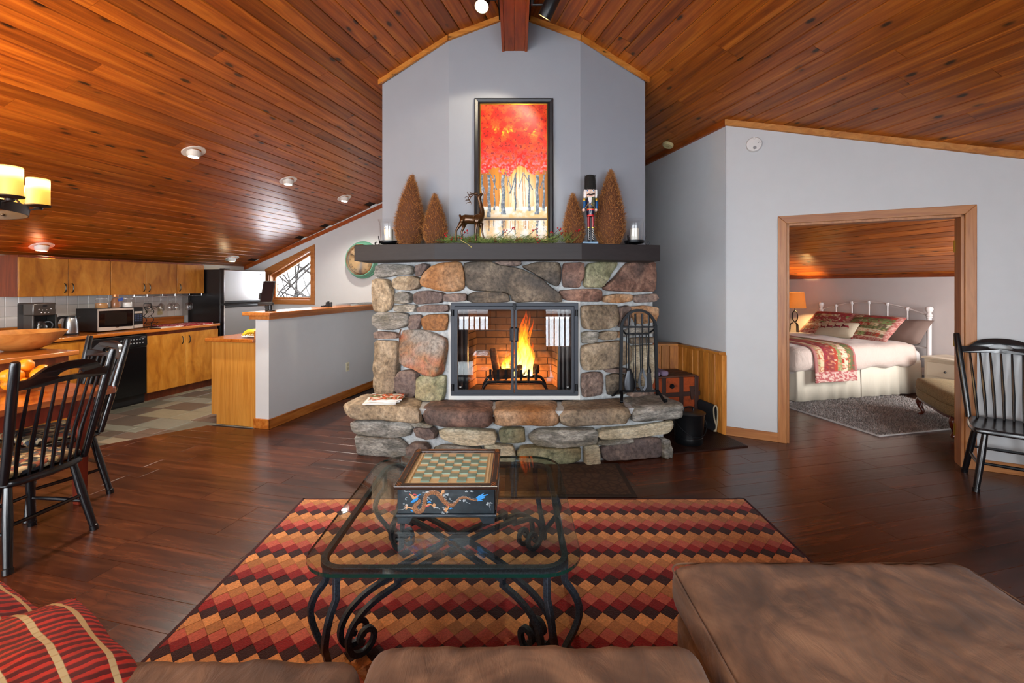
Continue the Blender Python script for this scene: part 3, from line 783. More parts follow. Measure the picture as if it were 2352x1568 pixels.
LOW = [
([(106,1195),(140,1183),(300,1188),(480,1203),(492,1240),(472,1292),(380,1302),(230,1282),(138,1264),(108,1225)],'gry'),
([(138,1275),(250,1290),(400,1302),(452,1350),(464,1400),(442,1442),(250,1422),(143,1407)],'gry'),
([(478,1200),(560,1190),(652,1208),(642,1227),(500,1224)],'gry'),
([(508,1240),(560,1226),(640,1230),(667,1260),(657,1302),(600,1312),(528,1292)],'prp'),
([(666,1260),(720,1238),(900,1243),(1042,1248),(1062,1290),(1052,1327),(900,1342),(800,1340),(698,1307)],'lit'),
([(458,1370),(500,1333),(590,1336),(617,1370),(602,1422),(560,1442),(468,1437)],'prp'),
([(638,1375),(700,1350),(860,1353),(952,1360),(962,1390),(902,1446),(648,1446)],'gry'),
([(1078,1250),(1110,1233),(1247,1233),(1254,1332),(1200,1340),(1088,1327)],'grn'),
([(973,1355),(1060,1343),(1172,1353),(1192,1430),(1182,1456),(998,1456)],'lit'),
([(1278,1290),(1330,1243),(1500,1238),(1722,1238),(1722,1332),(1640,1347),(1480,1364),(1328,1352),(1288,1322)],'gry'),
([(1198,1400),(1230,1358),(1300,1353),(1450,1368),(1622,1363),(1624,1452),(1500,1482),(1300,1472),(1208,1442)],'grn'),
([(1728,1260),(1780,1238),(1950,1228),(2150,1203),(2242,1193),(2250,1230),(2222,1277),(2080,1292),(1800,1302),(1733,1297)],'lit'),
([(1728,1315),(1800,1304),(1960,1299),(1967,1327),(1800,1344),(1723,1342)],'gry'),
([(1648,1355),(1735,1346),(1744,1380),(1742,1472),(1648,1480),(1646,1400)],'lit'),
([(1753,1370),(1900,1318),(2080,1298),(2157,1308),(2162,1360),(2152,1427),(1950,1442),(1778,1450)],'prp'),
([(2163,1300),(2197,1310),(2202,1420),(2160,1432)],'gry')]
for p, k in UP: stone(p, k, SF)
for p, k in LOW: stone(p, k, HF, rs.uniform(.045, .075))
# mortar bodies
q = .02
def off(PL, d): return [(x, y+d) for x, y in PL]
sf = off(SF, q); mb = MB()
mb.prism([(-1.28, 4.5), (-1.28, 4.235), (-.575, 3.95), (-.505, 3.95), (-.505, 4.5)], .3, 1.66)
mb.prism([(1.29, 4.5), (.505, 4.5), (.505, 3.95), (.575, 3.95), (1.29, 4.235)], .3, 1.66)
mb.box(-.505, .505, 3.95, 4.06, 1.275, 1.66); mb.box(-.505, .505, 3.95, 4.06, .3, .50)
mb.prism([(-1.33, 4.5), (-1.33, 3.955), (-.93, 3.845), (-.55, 3.735), (.55, 3.725), (1.24, 3.882), (1.285, 3.915), (1.285, 4.5)], 0, .40)
obj('mortar', mb, M_mort, fp, tuple(-FO), smooth=0)
obj('mortar_surround', MB().prism([(-.575, .455), (.57, .455), (.57, 1.31), (-.575, 1.31)], 3.938, 3.952, [[(-.505, .50), (.505, .50), (.505, 1.275), (-.505, 1.275)]], axis='y'), M_mortw, fp, tuple(-FO), smooth=0)
# hearth slabs
def slab_stone(poly, z0, z1, kind, amp=.028, n=50):
    P = resample(chaikin(poly), n); c = sum(P, Vector((0, 0)))/n; sd = rs.uniform(0, 60); vs = []; fs = []
    zz = [z0, z0+.012, z0+.035, z0+(z1-z0)*.55, z1-.03, z1-.008, z1]; ins = [.035, .012, .004, 0, .003, .014, .035]
    K = [(0, 1)]*0
    ring = [(1, z, i) for z, i in zip(zz, ins)]+[(.75, z1+.004, 0), (.45, z1+.006, 0), (.15, z1+.006, 0)]
    for s, z, i in ring:
        for p in P:
            d = (p-c); L = d.length; q_ = c+d*s*max(.1, 1-i/L)
            v = Vector((q_.x, q_.y, z)); st = noise.fractal(Vector((v.x*5+sd, v.y*5, z*34)), .8, 2, 3); bl = noise.fractal(Vector((v.x*3.5+sd, v.y*3.5, z*5)), .8, 2, 3)
            if s == 1: v += Vector((d.x, d.y, 0)).normalized()*amp*(.55*st+1.1*bl)+Vector((0, 0, (bl*.012 if z < (z0+z1)/2 else st*.004)))
            else: v.z += .006*bl
            vs.append(v-FO)
    m = len(ring)
    for r in range(m-1):
        for j in range(n): fs.append((r*n+j, r*n+(j+1) % n, (r+1)*n+(j+1) % n, (r+1)*n+j))
    vs.append(Vector((c.x, c.y, z1+.006))-FO)
    for j in range(n): fs.append(((m-1)*n+j, (m-1)*n+(j+1) % n, m*n))
    fs.append(tuple(reversed(range(n))))
    obj('hearth_slab', MB().add(vs, fs), SM[kind], fp, smooth=55)
slab_stone([(-1.44, 3.86), (-1.38, 3.79), (-1.1, 3.74), (-.84, 3.67), (-.78, 3.66), (-.77, 3.99), (-1.28, 4.2), (-1.42, 4.2)], .325, .452, 'tan')
slab_stone([(-.755, 3.70), (-.60, 3.60), (-.40, 3.575), (-.20, 3.585), (-.175, 3.65), (-.17, 3.97), (-.57, 3.97), (-.75, 4.0)], .315, .45, 'red')
slab_stone([(-.17, 3.64), (-.12, 3.59), (.2, 3.585), (.36, 3.60), (.37, 3.97), (-.16, 3.97)], .325, .45, 'ora')
slab_stone([(.375, 3.63), (.43, 3.60), (.7, 3.62), (.92, 3.665), (.955, 3.70), (.95, 4.05), (.57, 3.97), (.38, 3.97)], .32, .448, 'tan')
slab_stone([(.965, 3.74), (1.0, 3.70), (1.25, 3.76), (1.42, 3.82), (1.44, 3.92), (1.38, 4.2), (1.30, 4.22), (.96, 4.07)], .32, .445, 'gry')
obj('mortar_joints', MB().prism([(-1.33, 4.25), (-1.33, 3.88), (-.9, 3.74), (-.5, 3.66), (.5, 3.655), (.98, 3.74), (1.35, 3.86), (1.34, 4.22)], .39, .436), M_mort, fp, tuple(-FO), smooth=0)
# firebox of bricks
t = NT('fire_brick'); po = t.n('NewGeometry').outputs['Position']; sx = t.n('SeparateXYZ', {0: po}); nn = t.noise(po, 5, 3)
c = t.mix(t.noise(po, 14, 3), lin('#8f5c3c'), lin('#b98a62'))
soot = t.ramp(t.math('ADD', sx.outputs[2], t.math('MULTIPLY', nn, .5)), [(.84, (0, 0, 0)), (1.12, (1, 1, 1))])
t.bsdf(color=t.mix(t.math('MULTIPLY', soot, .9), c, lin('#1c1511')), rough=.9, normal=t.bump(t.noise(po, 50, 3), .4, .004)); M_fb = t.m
M_soot = plain('sooty_mortar', '#4a3a30', .95)
mb = MB().prism([(-.56, 3.97), (-.505, 3.97), (-.385, 4.52), (.385, 4.52), (.505, 3.97), (.56, 3.97), (.56, 4.62), (-.56, 4.62)], .44, 1.32)
mb.box(-.56, .56, 3.97, 4.62, 1.30, 1.34).box(-.56, .56, 3.95, 4.62, .42, .462)
obj('firebox', mb, M_soot, fp, tuple(-FO), smooth=0)
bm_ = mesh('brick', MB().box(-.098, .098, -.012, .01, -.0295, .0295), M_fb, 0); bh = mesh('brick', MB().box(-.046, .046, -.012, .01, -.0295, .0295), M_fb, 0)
def brick_run(p0, p1, rows):
    A, B = Vector(p0), Vector(p1); d = B-A; L = d.length; d.normalize(); a = math.atan2(d.y, d.x)
    for r in range(rows):
        s = -.1 if r % 2 else 0.0
        while s < L-.02:
            w = .196; s0, s1 = max(s, 0), min(s+w, L)
            if s1-s0 > .05:
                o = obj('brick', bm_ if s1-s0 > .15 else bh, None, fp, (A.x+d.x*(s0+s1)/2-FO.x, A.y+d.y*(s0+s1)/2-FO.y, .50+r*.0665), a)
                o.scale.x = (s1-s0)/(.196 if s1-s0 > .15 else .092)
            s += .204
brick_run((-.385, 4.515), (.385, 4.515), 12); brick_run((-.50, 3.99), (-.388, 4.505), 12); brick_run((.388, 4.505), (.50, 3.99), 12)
obj('mesh_curtain', MB().tube([(-.47, 3.985, .48), (-.47, 3.985, 1.27)], .026, 8).tube([(-.43, 3.985, .48), (-.43, 3.985, 1.27)], .024, 8), M_blackp, fp, tuple(-FO))
obj('mesh_curtain', MB().tube([(.47, 3.985, .48), (.47, 3.985, 1.27)], .026, 8).tube([(.43, 3.985, .48), (.43, 3.985, 1.27)], .024, 8).tube([(.395, 3.985, .48), (.395, 3.985, 1.27)], .02, 8), M_blackp, fp, tuple(-FO))
# glass doors
M_dfr = plain('door_iron', '#2b2f37', .5, metal=.3)
M_fglass = clear_glass('hearth_glass', (.93, .93, .93), 1.52)
fx = lambda x: (x-1182)/F*3.9
fz = lambda y: CAMH+(655-y)/F*3.9
X0, X1, Zt, Zb = fx(1036), fx(1327.5), fz(695), fz(908)
obj('door_frame', MB().prism([(X0, Zb), (X1, Zb), (X1, Zt), (X0, Zt)], 3.885, 3.94, [[(X0+.035, Zb+.03), (X1-.035, Zb+.03), (X1-.035, Zt-.03), (X0+.035, Zt-.03)]], axis='y'), M_dfr, fp, tuple(-FO), smooth=0, bevel=.003)
for i, (a, b_, g0, g1) in enumerate(((fx(1045.5), fx(1180.5), fx(1052), fx(1173.5)), (fx(1181.5), fx(1318), fx(1188), fx(1311.5)))):
    dz0, dz1, gz0, gz1 = fz(901.5), fz(703), fz(894), fz(710.5)
    dd = obj('door', MB().prism([(a, dz0), (b_, dz0), (b_, dz1), (a, dz1)], 3.872, 3.90, [rrect(g0, g1, gz0, gz1, .012, 3)], axis='y'), M_dfr, fp, tuple(-FO), smooth=30, bevel=.003)
    obj('pane', MB().box(g0-.005, g1+.005, 3.888, 3.893, gz0-.005, gz1+.005), M_fglass, dd, smooth=0)
    hx = b_-.012 if i == 0 else a+.012; hd = -.024 if i == 0 else .028
    z0_, z1_ = fz(782), fz(752)
    hx2 = fx(1172.5) if i == 0 else fx(1189)
    obj('handle', MB().tube([(hx, 3.872, z1_), (hx2, 3.845, z1_), (hx2, 3.845, z0_), (hx, 3.872, z0_)], .0065, 8), M_black, dd)
    for z in (fz(718), fz(888)):
        xx = X0+.016 if i == 0 else X1-.016
        obj('hinge', MB().lathe([(.011, -.028), (.011, .028)], 10, (xx, 3.875, z)), M_black, dd)
    text('logo', 'W', .018, M_white, dd, (g0+.022 if i == 0 else g1-.03, 3.886, gz0+.022), (PI/2, 0, 0), .0003)
obj('latch', MB().box(fx(1178), fx(1185), 3.86, 3.885, fz(711), fz(697)), M_black, fp, tuple(-FO), bevel=.002)
# mantel
t = NT('mantel_paint'); co = t.objco((1.5, 30, 30)); n_ = t.noise(co, 1.5, 3)
t.bsdf(color=t.ramp(n_, [(.3, lin('#171011')), (.7, lin('#211a1b'))]), rough=.6, normal=t.bump(n_, .25, .003)); M_mantel = t.m
mt = thing('mantel_shelf', 'thick dark brown mantel beam with angled ends above the stone face', 'shelf', (-.06, 3.9, 1.654))
obj('beam', MB().prism([(-1.362, 3.845), (-.6475, 3.66), (.542, 3.66), (1.237, 3.845), (1.237, 4.19), (.575, 3.935), (-.575, 3.935), (-1.362, 4.26)], 1.656, 1.791), M_mantel, mt, (.06, -3.9, -1.654), smooth=0, bevel=.004)

# fire: grate, logs, flames
gr = thing('fire_grate', 'black bar grate holding the burning logs in the firebox', 'grate', (0, 4.15, .462))
b = MB(); zt = .125
for y in (-.11, .14): b.tube(spline([(-.30, y, 0), (-.285, y, .06), (-.25, y, zt-.01), (-.2, y, zt), (0, y, zt), (.19, y, zt), (.25, y, zt-.01), (.285, y, .06), (.30, y, 0)], 4), .014, 8)
obj('frame', b, M_black, gr)
for x in (-.215, -.147, -.079, .057, .125, .193): obj('bar', MB().bar([(x, .15, zt+.012), (x, -.06, zt+.012), (x, -.115, zt+.03), (x, -.125, zt+.115)], .022, .014, (0, 1, .2)), M_black, gr)
t = NT('charred_log'); co = t.objco((3, 3, 3)); n_ = t.noise(co, 6, 4)
t.bsdf(color=t.ramp(n_, [(.35, lin('#1a100b')), (.6, lin('#5a3520')), (.75, lin('#8a5a38'))]), rough=.95, normal=t.bump(n_, .8, .01)); M_log = t.m
for i, (a, b_, r, lb) in enumerate((((-.19, 4.12, .63), (.16, 4.24, .66), .05, 'charred log lying lowest across the grate'), ((-.13, 4.30, .64), (.22, 4.18, .68), .045, 'charred log lying behind on the grate bars'),
      ((-.16, 4.22, .62), (-.21, 4.34, .84), .036, 'split log leaning upright at the left of the flames'), ((.02, 4.14, .69), (.16, 4.26, .74), .028, 'thin split log propped on top inside the flames'))):
    A, B = Vector(a), Vector(b_); o = obj('log', MB().tube([A.lerp(B, q)+Vector((0, 0, .004*math.sin(q*9+i))) for q in (0, .2, .4, .6, .8, 1)], [r*.92, r, r*.97, r*1.03, r, r*.9], 9), M_log); tag(o, lb, 'log', 'logs burning in the firebox')
t = NT('flame'); g = t.n('TexCoord').outputs['Generated']; sp = t.n('SeparateXYZ', {0: g}); co = t.objco((10, 10, 4)); n_ = t.noise(co, 1.6, 3, .6, 1.0)
hgt = t.math('MULTIPLY_ADD', n_, .5, t.math('SUBTRACT', sp.outputs[2], .25))
colr = t.ramp(hgt, [(.0, lin('#fff2b0')), (.3, lin('#ffd860')), (.55, lin('#ff9a24')), (.85, lin('#ff5a0c')), (1, lin('#d83a06'))])
stg = t.ramp(hgt, [(0, (1, 1, 1)), (.45, (.55, .55, .55)), (1, (.16, .16, .16))])
em = t.n('Emission', {0: colr, 1: t.math('MULTIPLY', stg, 5.0)}); tr = t.n('BsdfTransparent')
al = t.math('MULTIPLY', t.ramp(n_, [(.36, (0, 0, 0)), (.6, (1, 1, 1))]), t.ramp(sp.outputs[2], [(0, (.5, .5, .5)), (.4, (.75, .75, .75)), (1, (.2, .2, .2))]))
mx = t.n('MixShader', {0: al, 1: tr.outputs[0], 2: em.outputs[0]}); t.t.links.new(mx.outputs[0], t.out.inputs[0]); M_fl = t.m
fi = thing('fire', 'bright yellow and orange flames rising from the logs behind the glass', 'fire', (.03, 4.2, .64))
rf = random.Random(4)
for i in range(30):
    if i < 15: x, y, h, r = rf.gauss(.06, .042), rf.uniform(-.06, .08), rf.uniform(.22, .66), rf.uniform(.022, .04)
    else: x, y, h, r = rf.uniform(-.16, .14), rf.uniform(-.07, .05), rf.uniform(.08, .26), rf.uniform(.010, .022)
    ph = rf.uniform(0, 6); pts = []; rr = []
    for k in range(15):
        q = k/14; pts.append((x*(1-.2*q)+.035*q*math.sin(ph+q*7)+(.02*q), y+.02*q*math.cos(ph*2+q*4), h*q-.02)); rr.append(max(.0008, r*(math.sin(PI*min(1, (q*.86+.14)))**.8)*(1-.5*q)))
    obj('flame', MB().tube(pts, rr, 10), M_fl, fi, smooth=180)
light('fire_light', 'POINT', (.04, 4.27, .72), 24, (1.0, .42, .12), shadow_soft_size=.09)
light('fire_light', 'POINT', (-.06, 4.28, .66), 12, (1.0, .5, .16), shadow_soft_size=.05)
# ------------------------------------------------------------------ things on the mantel
MZ = 1.7915
M_twig = vcol('dried_twigs', .9)
def topiary(x, y, r, h, seed, label, lean=0.0):
    o = thing('topiary_tree', label, 'dried tree', (x, y, MZ), 0, 'dried cone topiaries on the mantel')
    R = random.Random(seed)
    def rad(q): return r*(.62+.38*math.sin(min(1, q/.24)*PI/2))*(1 if q < .24 else max(.03, (1-((q-.24)/.76)**1.6)*.97+.03))
    pr = [(rad(q/18)*.86, .012+h*q/18*.985) for q in range(19)]
    mb = MB().lathe(pr, 20); mb.c = []
    mb.v = [(v[0]+lean*v[2]*v[2], v[1], v[2]) for v in mb.v]
    for v in mb.v: mb.c.append(lin('#5e361c'))
    pal = [lin(c) for c in ('#96602f', '#b0743a', '#7a4a24', '#c48a48', '#8c5a34')]
    n = int(4200*h/.6)
    for i in range(n):
        q = R.random()**1.15; a = R.uniform(0, 2*PI); rr = rad(q)*(.84+.1*R.random()); z = .01+h*q*.98
        p = Vector((rr*math.cos(a)+lean*z*z, rr*math.sin(a), z))
        d = Vector((math.cos(a)*R.uniform(.2, 1), math.sin(a)*R.uniform(.2, 1), R.uniform(-.1, 1.3))).normalized(); d += Vector((R.uniform(-.6, .6), R.uniform(-.6, .6), R.uniform(-.5, .5))); d.normalize()
        L = R.uniform(.014, .034); s = d.orthogonal().normalized()*.0016; k = d.cross(s).normalized()*.0016; b = len(mb.v)
        c = R.choice(pal); f_ = R.uniform(.6, 1.25); c = tuple(x_*f_ for x_ in c)
        e = p+d*L
        mb.v += [tuple(p+s), tuple(p-s*.5+k), tuple(p-s*.5-k), tuple(e)]; mb.c += [c]*4
        mb.f += [(b, b+1, b+3), (b+1, b+2, b+3), (b+2, b, b+3)]
    f = obj('foliage', mb, M_twig, o, smooth=0); f['kind'] = 'stuff'
    obj('base', MB().lathe([(r*.5, 0), (r*.55, .006), (r*.5, .02)], 16), plain('burlap', '#a5744a', .9), o)
topiary(-.905, 3.90, .138, .605, 1, 'tall dried brown cone tree beside the left candle holder', .06)
topiary(-.675, 3.84, .108, .425, 2, 'short dried brown cone tree between the tall left one and the deer', 0)
topiary(.505, 3.85, .098, .43, 3, 'short dried brown cone tree just left of the toy soldier', -.05)
topiary(.815, 3.885, .142, .645, 4, 'tall dried brown cone tree between the toy soldier and the right candle holder', .03)
# hurricane candle holders
M_candle = plain('ivory_wax', '#d9d2c2', .5, sss=.1)
M_seed = clear_glass('seeded_glass', (.98, .985, .985), 1.34, .02)
def hurricane(x, y, label):
    o = thing('candle_holder', label, 'candle holder', (x, y, MZ), 0, 'hurricane candle holders on the mantel')
    st = MB().lathe([(.0, .02), (.066, .02), (.085, .028), (.086, .046), (.078, .046), (.074, .034), (.0, .032)], 28).lathe([(.03, 0), (.034, .006), (.014, .022)], 16)
    obj('plate', st, M_black, o)
    for i in range(3):
        a = -.35+i*2*PI/3; c, s_ = math.cos(a), math.sin(a)
        pts = [(.094, .085), (.092, .06), (.086, .035), (.092, .012), (.108, .004), (.122, .010), (.127, .022), (.120, .032), (.110, .030), (.108, .022)]
        obj('scroll_foot', MB().bar(spline([(r*c, r*s_, z) for r, z in pts], 3), .012, .004, (c, s_, 0)), M_black, o)
    gl = [(.070, .036), (.073, .05), (.076, .12), (.078, .17), (.084, .205), (.095, .232)]
    gi = [(r-.0035, z) for r, z in reversed(gl)]
    obj('glass', MB().lathe(gl+gi, 32), M_seed, o, smooth=60)
    obj('candle', MB().lathe([(0, .036), (.038, .036), (.038, .148), (.034, .151), (.03, .146), (0, .142)], 24), M_candle, o)
hurricane(1.04, 3.93, 'glass hurricane candle holder on iron scroll feet at the right end of the mantel')
hurricane(-1.105, 3.98, 'glass hurricane candle holder half hidden behind the tall left cone tree')
# bronze deer
t = NT('bronze'); co = t.objco(); t.bsdf(color=t.mix(t.noise(co, 14, 3), lin('#2c1a0e'), lin('#5f3f1e')), rough=.3, metal=.65, coat=.4); M_brz = t.m
dx = lambda x, y, w=0: ((x-1830)*.000464, w, (1392-y)*.000464)
deer = thing('deer_figurine', 'bronze deer figurine with raised head and antlers standing in the garland', 'figurine', ((1094-1182)/F*3.74, 3.74, MZ+.018), 0)
J = [(dx(1600, 985), (.034, .036)), (dx(1700, 1000), (.036, .042)), (dx(1800, 1000), (.034, .042)), (dx(1880, 985), (.034, .044)), (dx(1925, 930), (.024, .032)), (dx(1935, 850), (.018, .022)), (dx(1915, 750), (.015, .018)), (dx(1890, 660), (.014, .016)), (dx(1870, 590), (.018, .02)), (dx(1905, 560), (.015, .017)), (dx(1945, 525), .009),
     (dx(1555, 955), .014), (dx(1530, 905), .008),
     (dx(1845, 1060, -.022), .018), (dx(1825, 1190, -.026), .010), (dx(1822, 1300, -.026), .0075), (dx(1830, 1385, -.028), .0085),
     (dx(1905, 1060, .022), .017), (dx(1925, 1170, .026), .0095), (dx(1945, 1270, .026), .007), (dx(1965, 1330, .026), .008),
     (dx(1575, 1050, -.022), .022), (dx(1520, 1140, -.025), .012), (dx(1480, 1190, -.025), .009), (dx(1475, 1300, -.025), .007), (dx(1480, 1388, -.027), .008),
     (dx(1620, 1060, .022), .022), (dx(1590, 1150, .024), .012), (dx(1560, 1210, .024), .009), (dx(1575, 1300, .024), .007), (dx(1590, 1360, .024), .008)]
E = [(i, i+1) for i in range(10)]+[(0, 11), (11, 12), (3, 13), (13, 14), (14, 15), (15, 16), (3, 17), (17, 18), (18, 19), (19, 20), (0, 21), (21, 22), (22, 23), (23, 24), (24, 25), (0, 26), (26, 27), (27, 28), (28, 29), (29, 30)]
skin('body', J, E, M_brz, deer, root=1)
for w in (-1, 1):
    b = MB()
    for pts, r in ((((1850, 575), (1790, 545), (1735, 570), (1705, 620), (1700, 680)), .0052), (((1735, 570), (1690, 560), (1680, 520)), .0036), (((1790, 545), (1745, 540), (1715, 515)), .0036), (((1705, 620), (1660, 610), (1640, 640)), .0036), (((1700, 680), (1665, 670), (1640, 695)), .0032), (((1702, 660), (1735, 690), (1725, 710)), .0032)):
        P = spline([dx(x, y, w*(.012+.00022*(1850-x))) for x, y in pts], 4); n = len(P); b.tube(P, [r*(1-.6*i/(n-1)) for i in range(n)], 6)
    obj('antler', b, M_brz, deer)
    obj('ear', MB().ball(dx(1820, 545, w*.02), .012, 8, (1.6, .5, .8)), M_brz, deer)
# toy soldier (nutcracker)
NX = lambda x: (x-600)/7.842*3.76/F
NZ = lambda y: (1478-y)/7.842*3.76/F
nut = thing('nutcracker', 'painted wooden drummer nutcracker with tall black fur hat beside a cone tree', 'figurine', ((1356-1182)/F*3.76, 3.76, MZ), 0)
P_ = lambda n, c, r=.25: plain('toy_'+n, c, r)
m_red, m_blu, m_nav, m_gld, m_skin, m_wht, m_blk, m_grn = P_('red', '#8e1020'), P_('blue', '#0f4f86'), P_('navy', '#141c3c'), plain('toy_gold', '#c9a348', .3, metal=.7), P_('skin', '#e6c6b4'), plain('toy_hair', '#eeeeee', .9), P_('black', '#0b0c10'), P_('green', '#1f7a3c')
m_base = P_('base', '#5d86a8')
u = .00361/7.842*3.76/3.76
obj('base', MB().box(NX(455), NX(725), -.045, .05, 0, NZ(1440)), m_base, nut, bevel=.002)
for s, x in ((-1, 568), (1, 645)):
    cx = NX(x); w = NX(632)-NX(600)
    obj('boot', MB().lathe([(w*.6, NZ(1440)), (w*.66, NZ(1400)), (w*.6, NZ(1300)), (w*.68, NZ(1190)), (w*.72, NZ(1180))], 16, (cx, 0, 0)).ball((cx, -.018, NZ(1425)), .012, 10, (.9, 1.4, .8)), m_blk, nut)
    obj('boot_cuff', MB().lathe([(w*.74, NZ(1192)), (w*.8, NZ(1182)), (w*.74, NZ(1170))], 16, (cx, 0, 0)), m_gld, nut)
    lace = MB().tube([(cx+(.006 if k % 2 else -.006), -w*.68, NZ(1420)+k*(NZ(1210)-NZ(1420))/10) for k in range(11)], .0014, 5); obj('lace', lace, m_wht, nut)
    obj('trouser_leg', MB().lathe([(w*.66, NZ(1170)), (w*.74, NZ(1080)), (w*.8, NZ(980))], 16, (cx, 0, 0)), m_red, nut)
    obj('arm', MB().lathe([(.0115, NZ(860)), (.0125, NZ(780)), (.0125, NZ(700))], 14, (NX(492 if s < 0 else 712), 0, 0)), m_blu, nut)
    obj('epaulette', MB().lathe([(.014, NZ(705)), (.0155, NZ(680)), (.012, NZ(655)), (.004, NZ(648))], 14, (NX(490 if s < 0 else 708), 0, 0)), m_gld, nut)
    obj('hand', MB().ball((NX(475 if s < 0 else 695), -.014, NZ(868)), .0135, 12), m_skin, nut)
    obj('drumstick', MB().tube([(NX(482 if s < 0 else 690), -.022, NZ(858)), (NX(542 if s < 0 else 608), -.045, NZ(775))], .002, 6).ball((NX(542 if s < 0 else 606), -.046, NZ(775)), .006, 8), m_gld, nut)
obj('coat', MB().lathe([(.030, NZ(985)), (.033, NZ(900)), (.030, NZ(830)), (.034, NZ(760)), (.040, NZ(690)), (.034, NZ(655)), (.012, NZ(640))], 20), m_nav, nut)
obj('coat_front', MB().box(NX(612), NX(664), -.039, -.03, NZ(820), NZ(660)), plain('toy_brocade', '#3a4028', .5), nut, bevel=.003)
for k in range(4): obj('button', MB().ball((NX(637), -.040, NZ(680+k*36)), .0032, 8), m_gld, nut)
obj('collar', MB().lathe([(.030, NZ(668)), (.033, NZ(655)), (.026, NZ(635))], 18), m_grn, nut)
obj('drum', MB().lathe([(.026, NZ(975)), (.028, NZ(900)), (.031, NZ(880))], 20, (NX(598), -.022, 0)), m_nav, nut)
obj('drum_rim', MB().lathe([(.028, NZ(985)), (.0285, NZ(962)), (.026, NZ(962))], 20, (NX(595), -.022, 0)), P_('bright_red', '#d01c20'), nut)
obj('drum_rim', MB().lathe([(.031, NZ(886)), (.0325, NZ(862)), (.029, NZ(862))], 20, (NX(598), -.022, 0)), P_('bright_red2', '#d01c20'), nut)
obj('drum_head', MB().lathe([(.031, NZ(862)), (.03, NZ(842)), (.0, NZ(838))], 20, (NX(598), -.022, 0)), m_gld, nut)
obj('drum_cord', MB().tube([(NX(565), -.047, NZ(890)), (NX(588), -.051, NZ(950)), (NX(605), -.052, NZ(890))], .0013, 5), m_wht, nut)
obj('head', rbox(NX(520), NX(685), -.036, .036, NZ(650), NZ(485), .02, 8), m_skin, nut)
obj('nose', MB().ball((NX(583), -.040, NZ(560)), .0065, 8, (.8, 1.1, 1.6)), m_skin, nut)
for x in (533, 640):
    obj('eye', MB().ball((NX(x), -.036, NZ(530)), .007, 10, (.9, .35, 1.25)), m_wht, nut); obj('iris', MB().ball((NX(x), -.0385, NZ(530)), .0042, 8, (1, .3, 1.2)), P_('iris', '#2c6aa8'), nut)
    obj('eyebrow', MB().tube([(NX(x-22), -.038, NZ(512)), (NX(x), -.039, NZ(500)), (NX(x+22), -.038, NZ(508))], .0018, 5), m_blk, nut)
obj('moustache', MB().tube(spline([(NX(525), -.038, NZ(606)), (NX(555), -.042, NZ(595)), (NX(590), -.043, NZ(603)), (NX(625), -.042, NZ(595)), (NX(660), -.038, NZ(590))], 4), .0045, 7), m_blk, nut)
obj('mouth', MB().box(NX(560), NX(628), -.0395, -.03, NZ(622), NZ(612)), P_('mouth', '#9c2a2a'), nut)
obj('beard', MB().prism([(NX(548), NZ(650)), (NX(612), NZ(650)), (NX(606), NZ(740)), (NX(575), NZ(770)), (NX(550), NZ(700))], -.046, -.036, axis='y'), m_wht, nut, bevel=.004)
for x in (503, 700): obj('hair', rbox(NX(x-22), NX(x+20), -.022, .03, NZ(650), NZ(500), .008, 7, .004, 60), m_wht, nut)
R = random.Random(8); b = MB().lathe([(.041, NZ(505)), (.047, NZ(470)), (.045, NZ(400)), (.042, NZ(300)), (.040, NZ(250)), (.02, NZ(235))], 20)
for i in range(1400):
    a = R.uniform(0, 2*PI); z = R.uniform(NZ(500), NZ(240)); rr = .0435; p = Vector((rr*math.cos(a), rr*math.sin(a), z)); d = Vector((math.cos(a), math.sin(a), R.uniform(-.9, .6))).normalized(); e = p+d*R.uniform(.004, .009)
    s_ = d.orthogonal().normalized()*.0011; b.add([p+s_, p-s_, e], [(0, 1, 2)])
obj('fur_hat', b, plain('black_fur', '#15120f', .9), nut, (NX(595), 0, 0), smooth=0)
# garland of pine, berries and cones
gar = thing('garland', 'green pine garland with red berries and brown cones along the mantel centre', 'garland', (-.1, 3.78, MZ), 0)
M_pine = vcol('pine_needles', .7); mb = MB(); mb.c = []; R = random.Random(12)
pal = [lin(c) for c in ('#5c7a30', '#7f9144', '#48683a', '#9aa656', '#658246')]
for i in range(270):
    x = R.uniform(-.52, .58); y = R.uniform(-.05, .06); z = .006+R.random()*.03; d = Vector((R.choice((-1, 1))*R.uniform(.5, 1), R.uniform(-.6, .6), R.uniform(0, .45))).normalized(); L = R.uniform(.06, .13)
    if x > .4: d.z += .5; d.normalize()
    for k in range(20):
        p = Vector((x, y, z))+d*L*k/20; q = (d+Vector((R.uniform(-1, 1), R.uniform(-1, 1), R.uniform(-.5, .8)))*.8).normalized(); e = p+q*R.uniform(.018, .034); e.z = max(e.z, .002); p.z = max(p.z, .002)
        s_ = q.orthogonal().normalized()*.0017; b0 = len(mb.v); c = R.choice(pal); f_ = R.uniform(.6, 1.2); mb.v += [tuple(p+s_), tuple(p-s_), tuple(e)]; mb.c += [tuple(v*f_ for v in c)]*3; mb.f.append((b0, b0+1, b0+2))
o = obj('needles', mb, M_pine, gar, smooth=0); o['kind'] = 'stuff'
M_berry = plain('red_berry', '#a8101c', .25); M_stem = plain('brown_stem', '#3a2418', .8); cone = plain('pine_cone', '#7a4a26', .8)
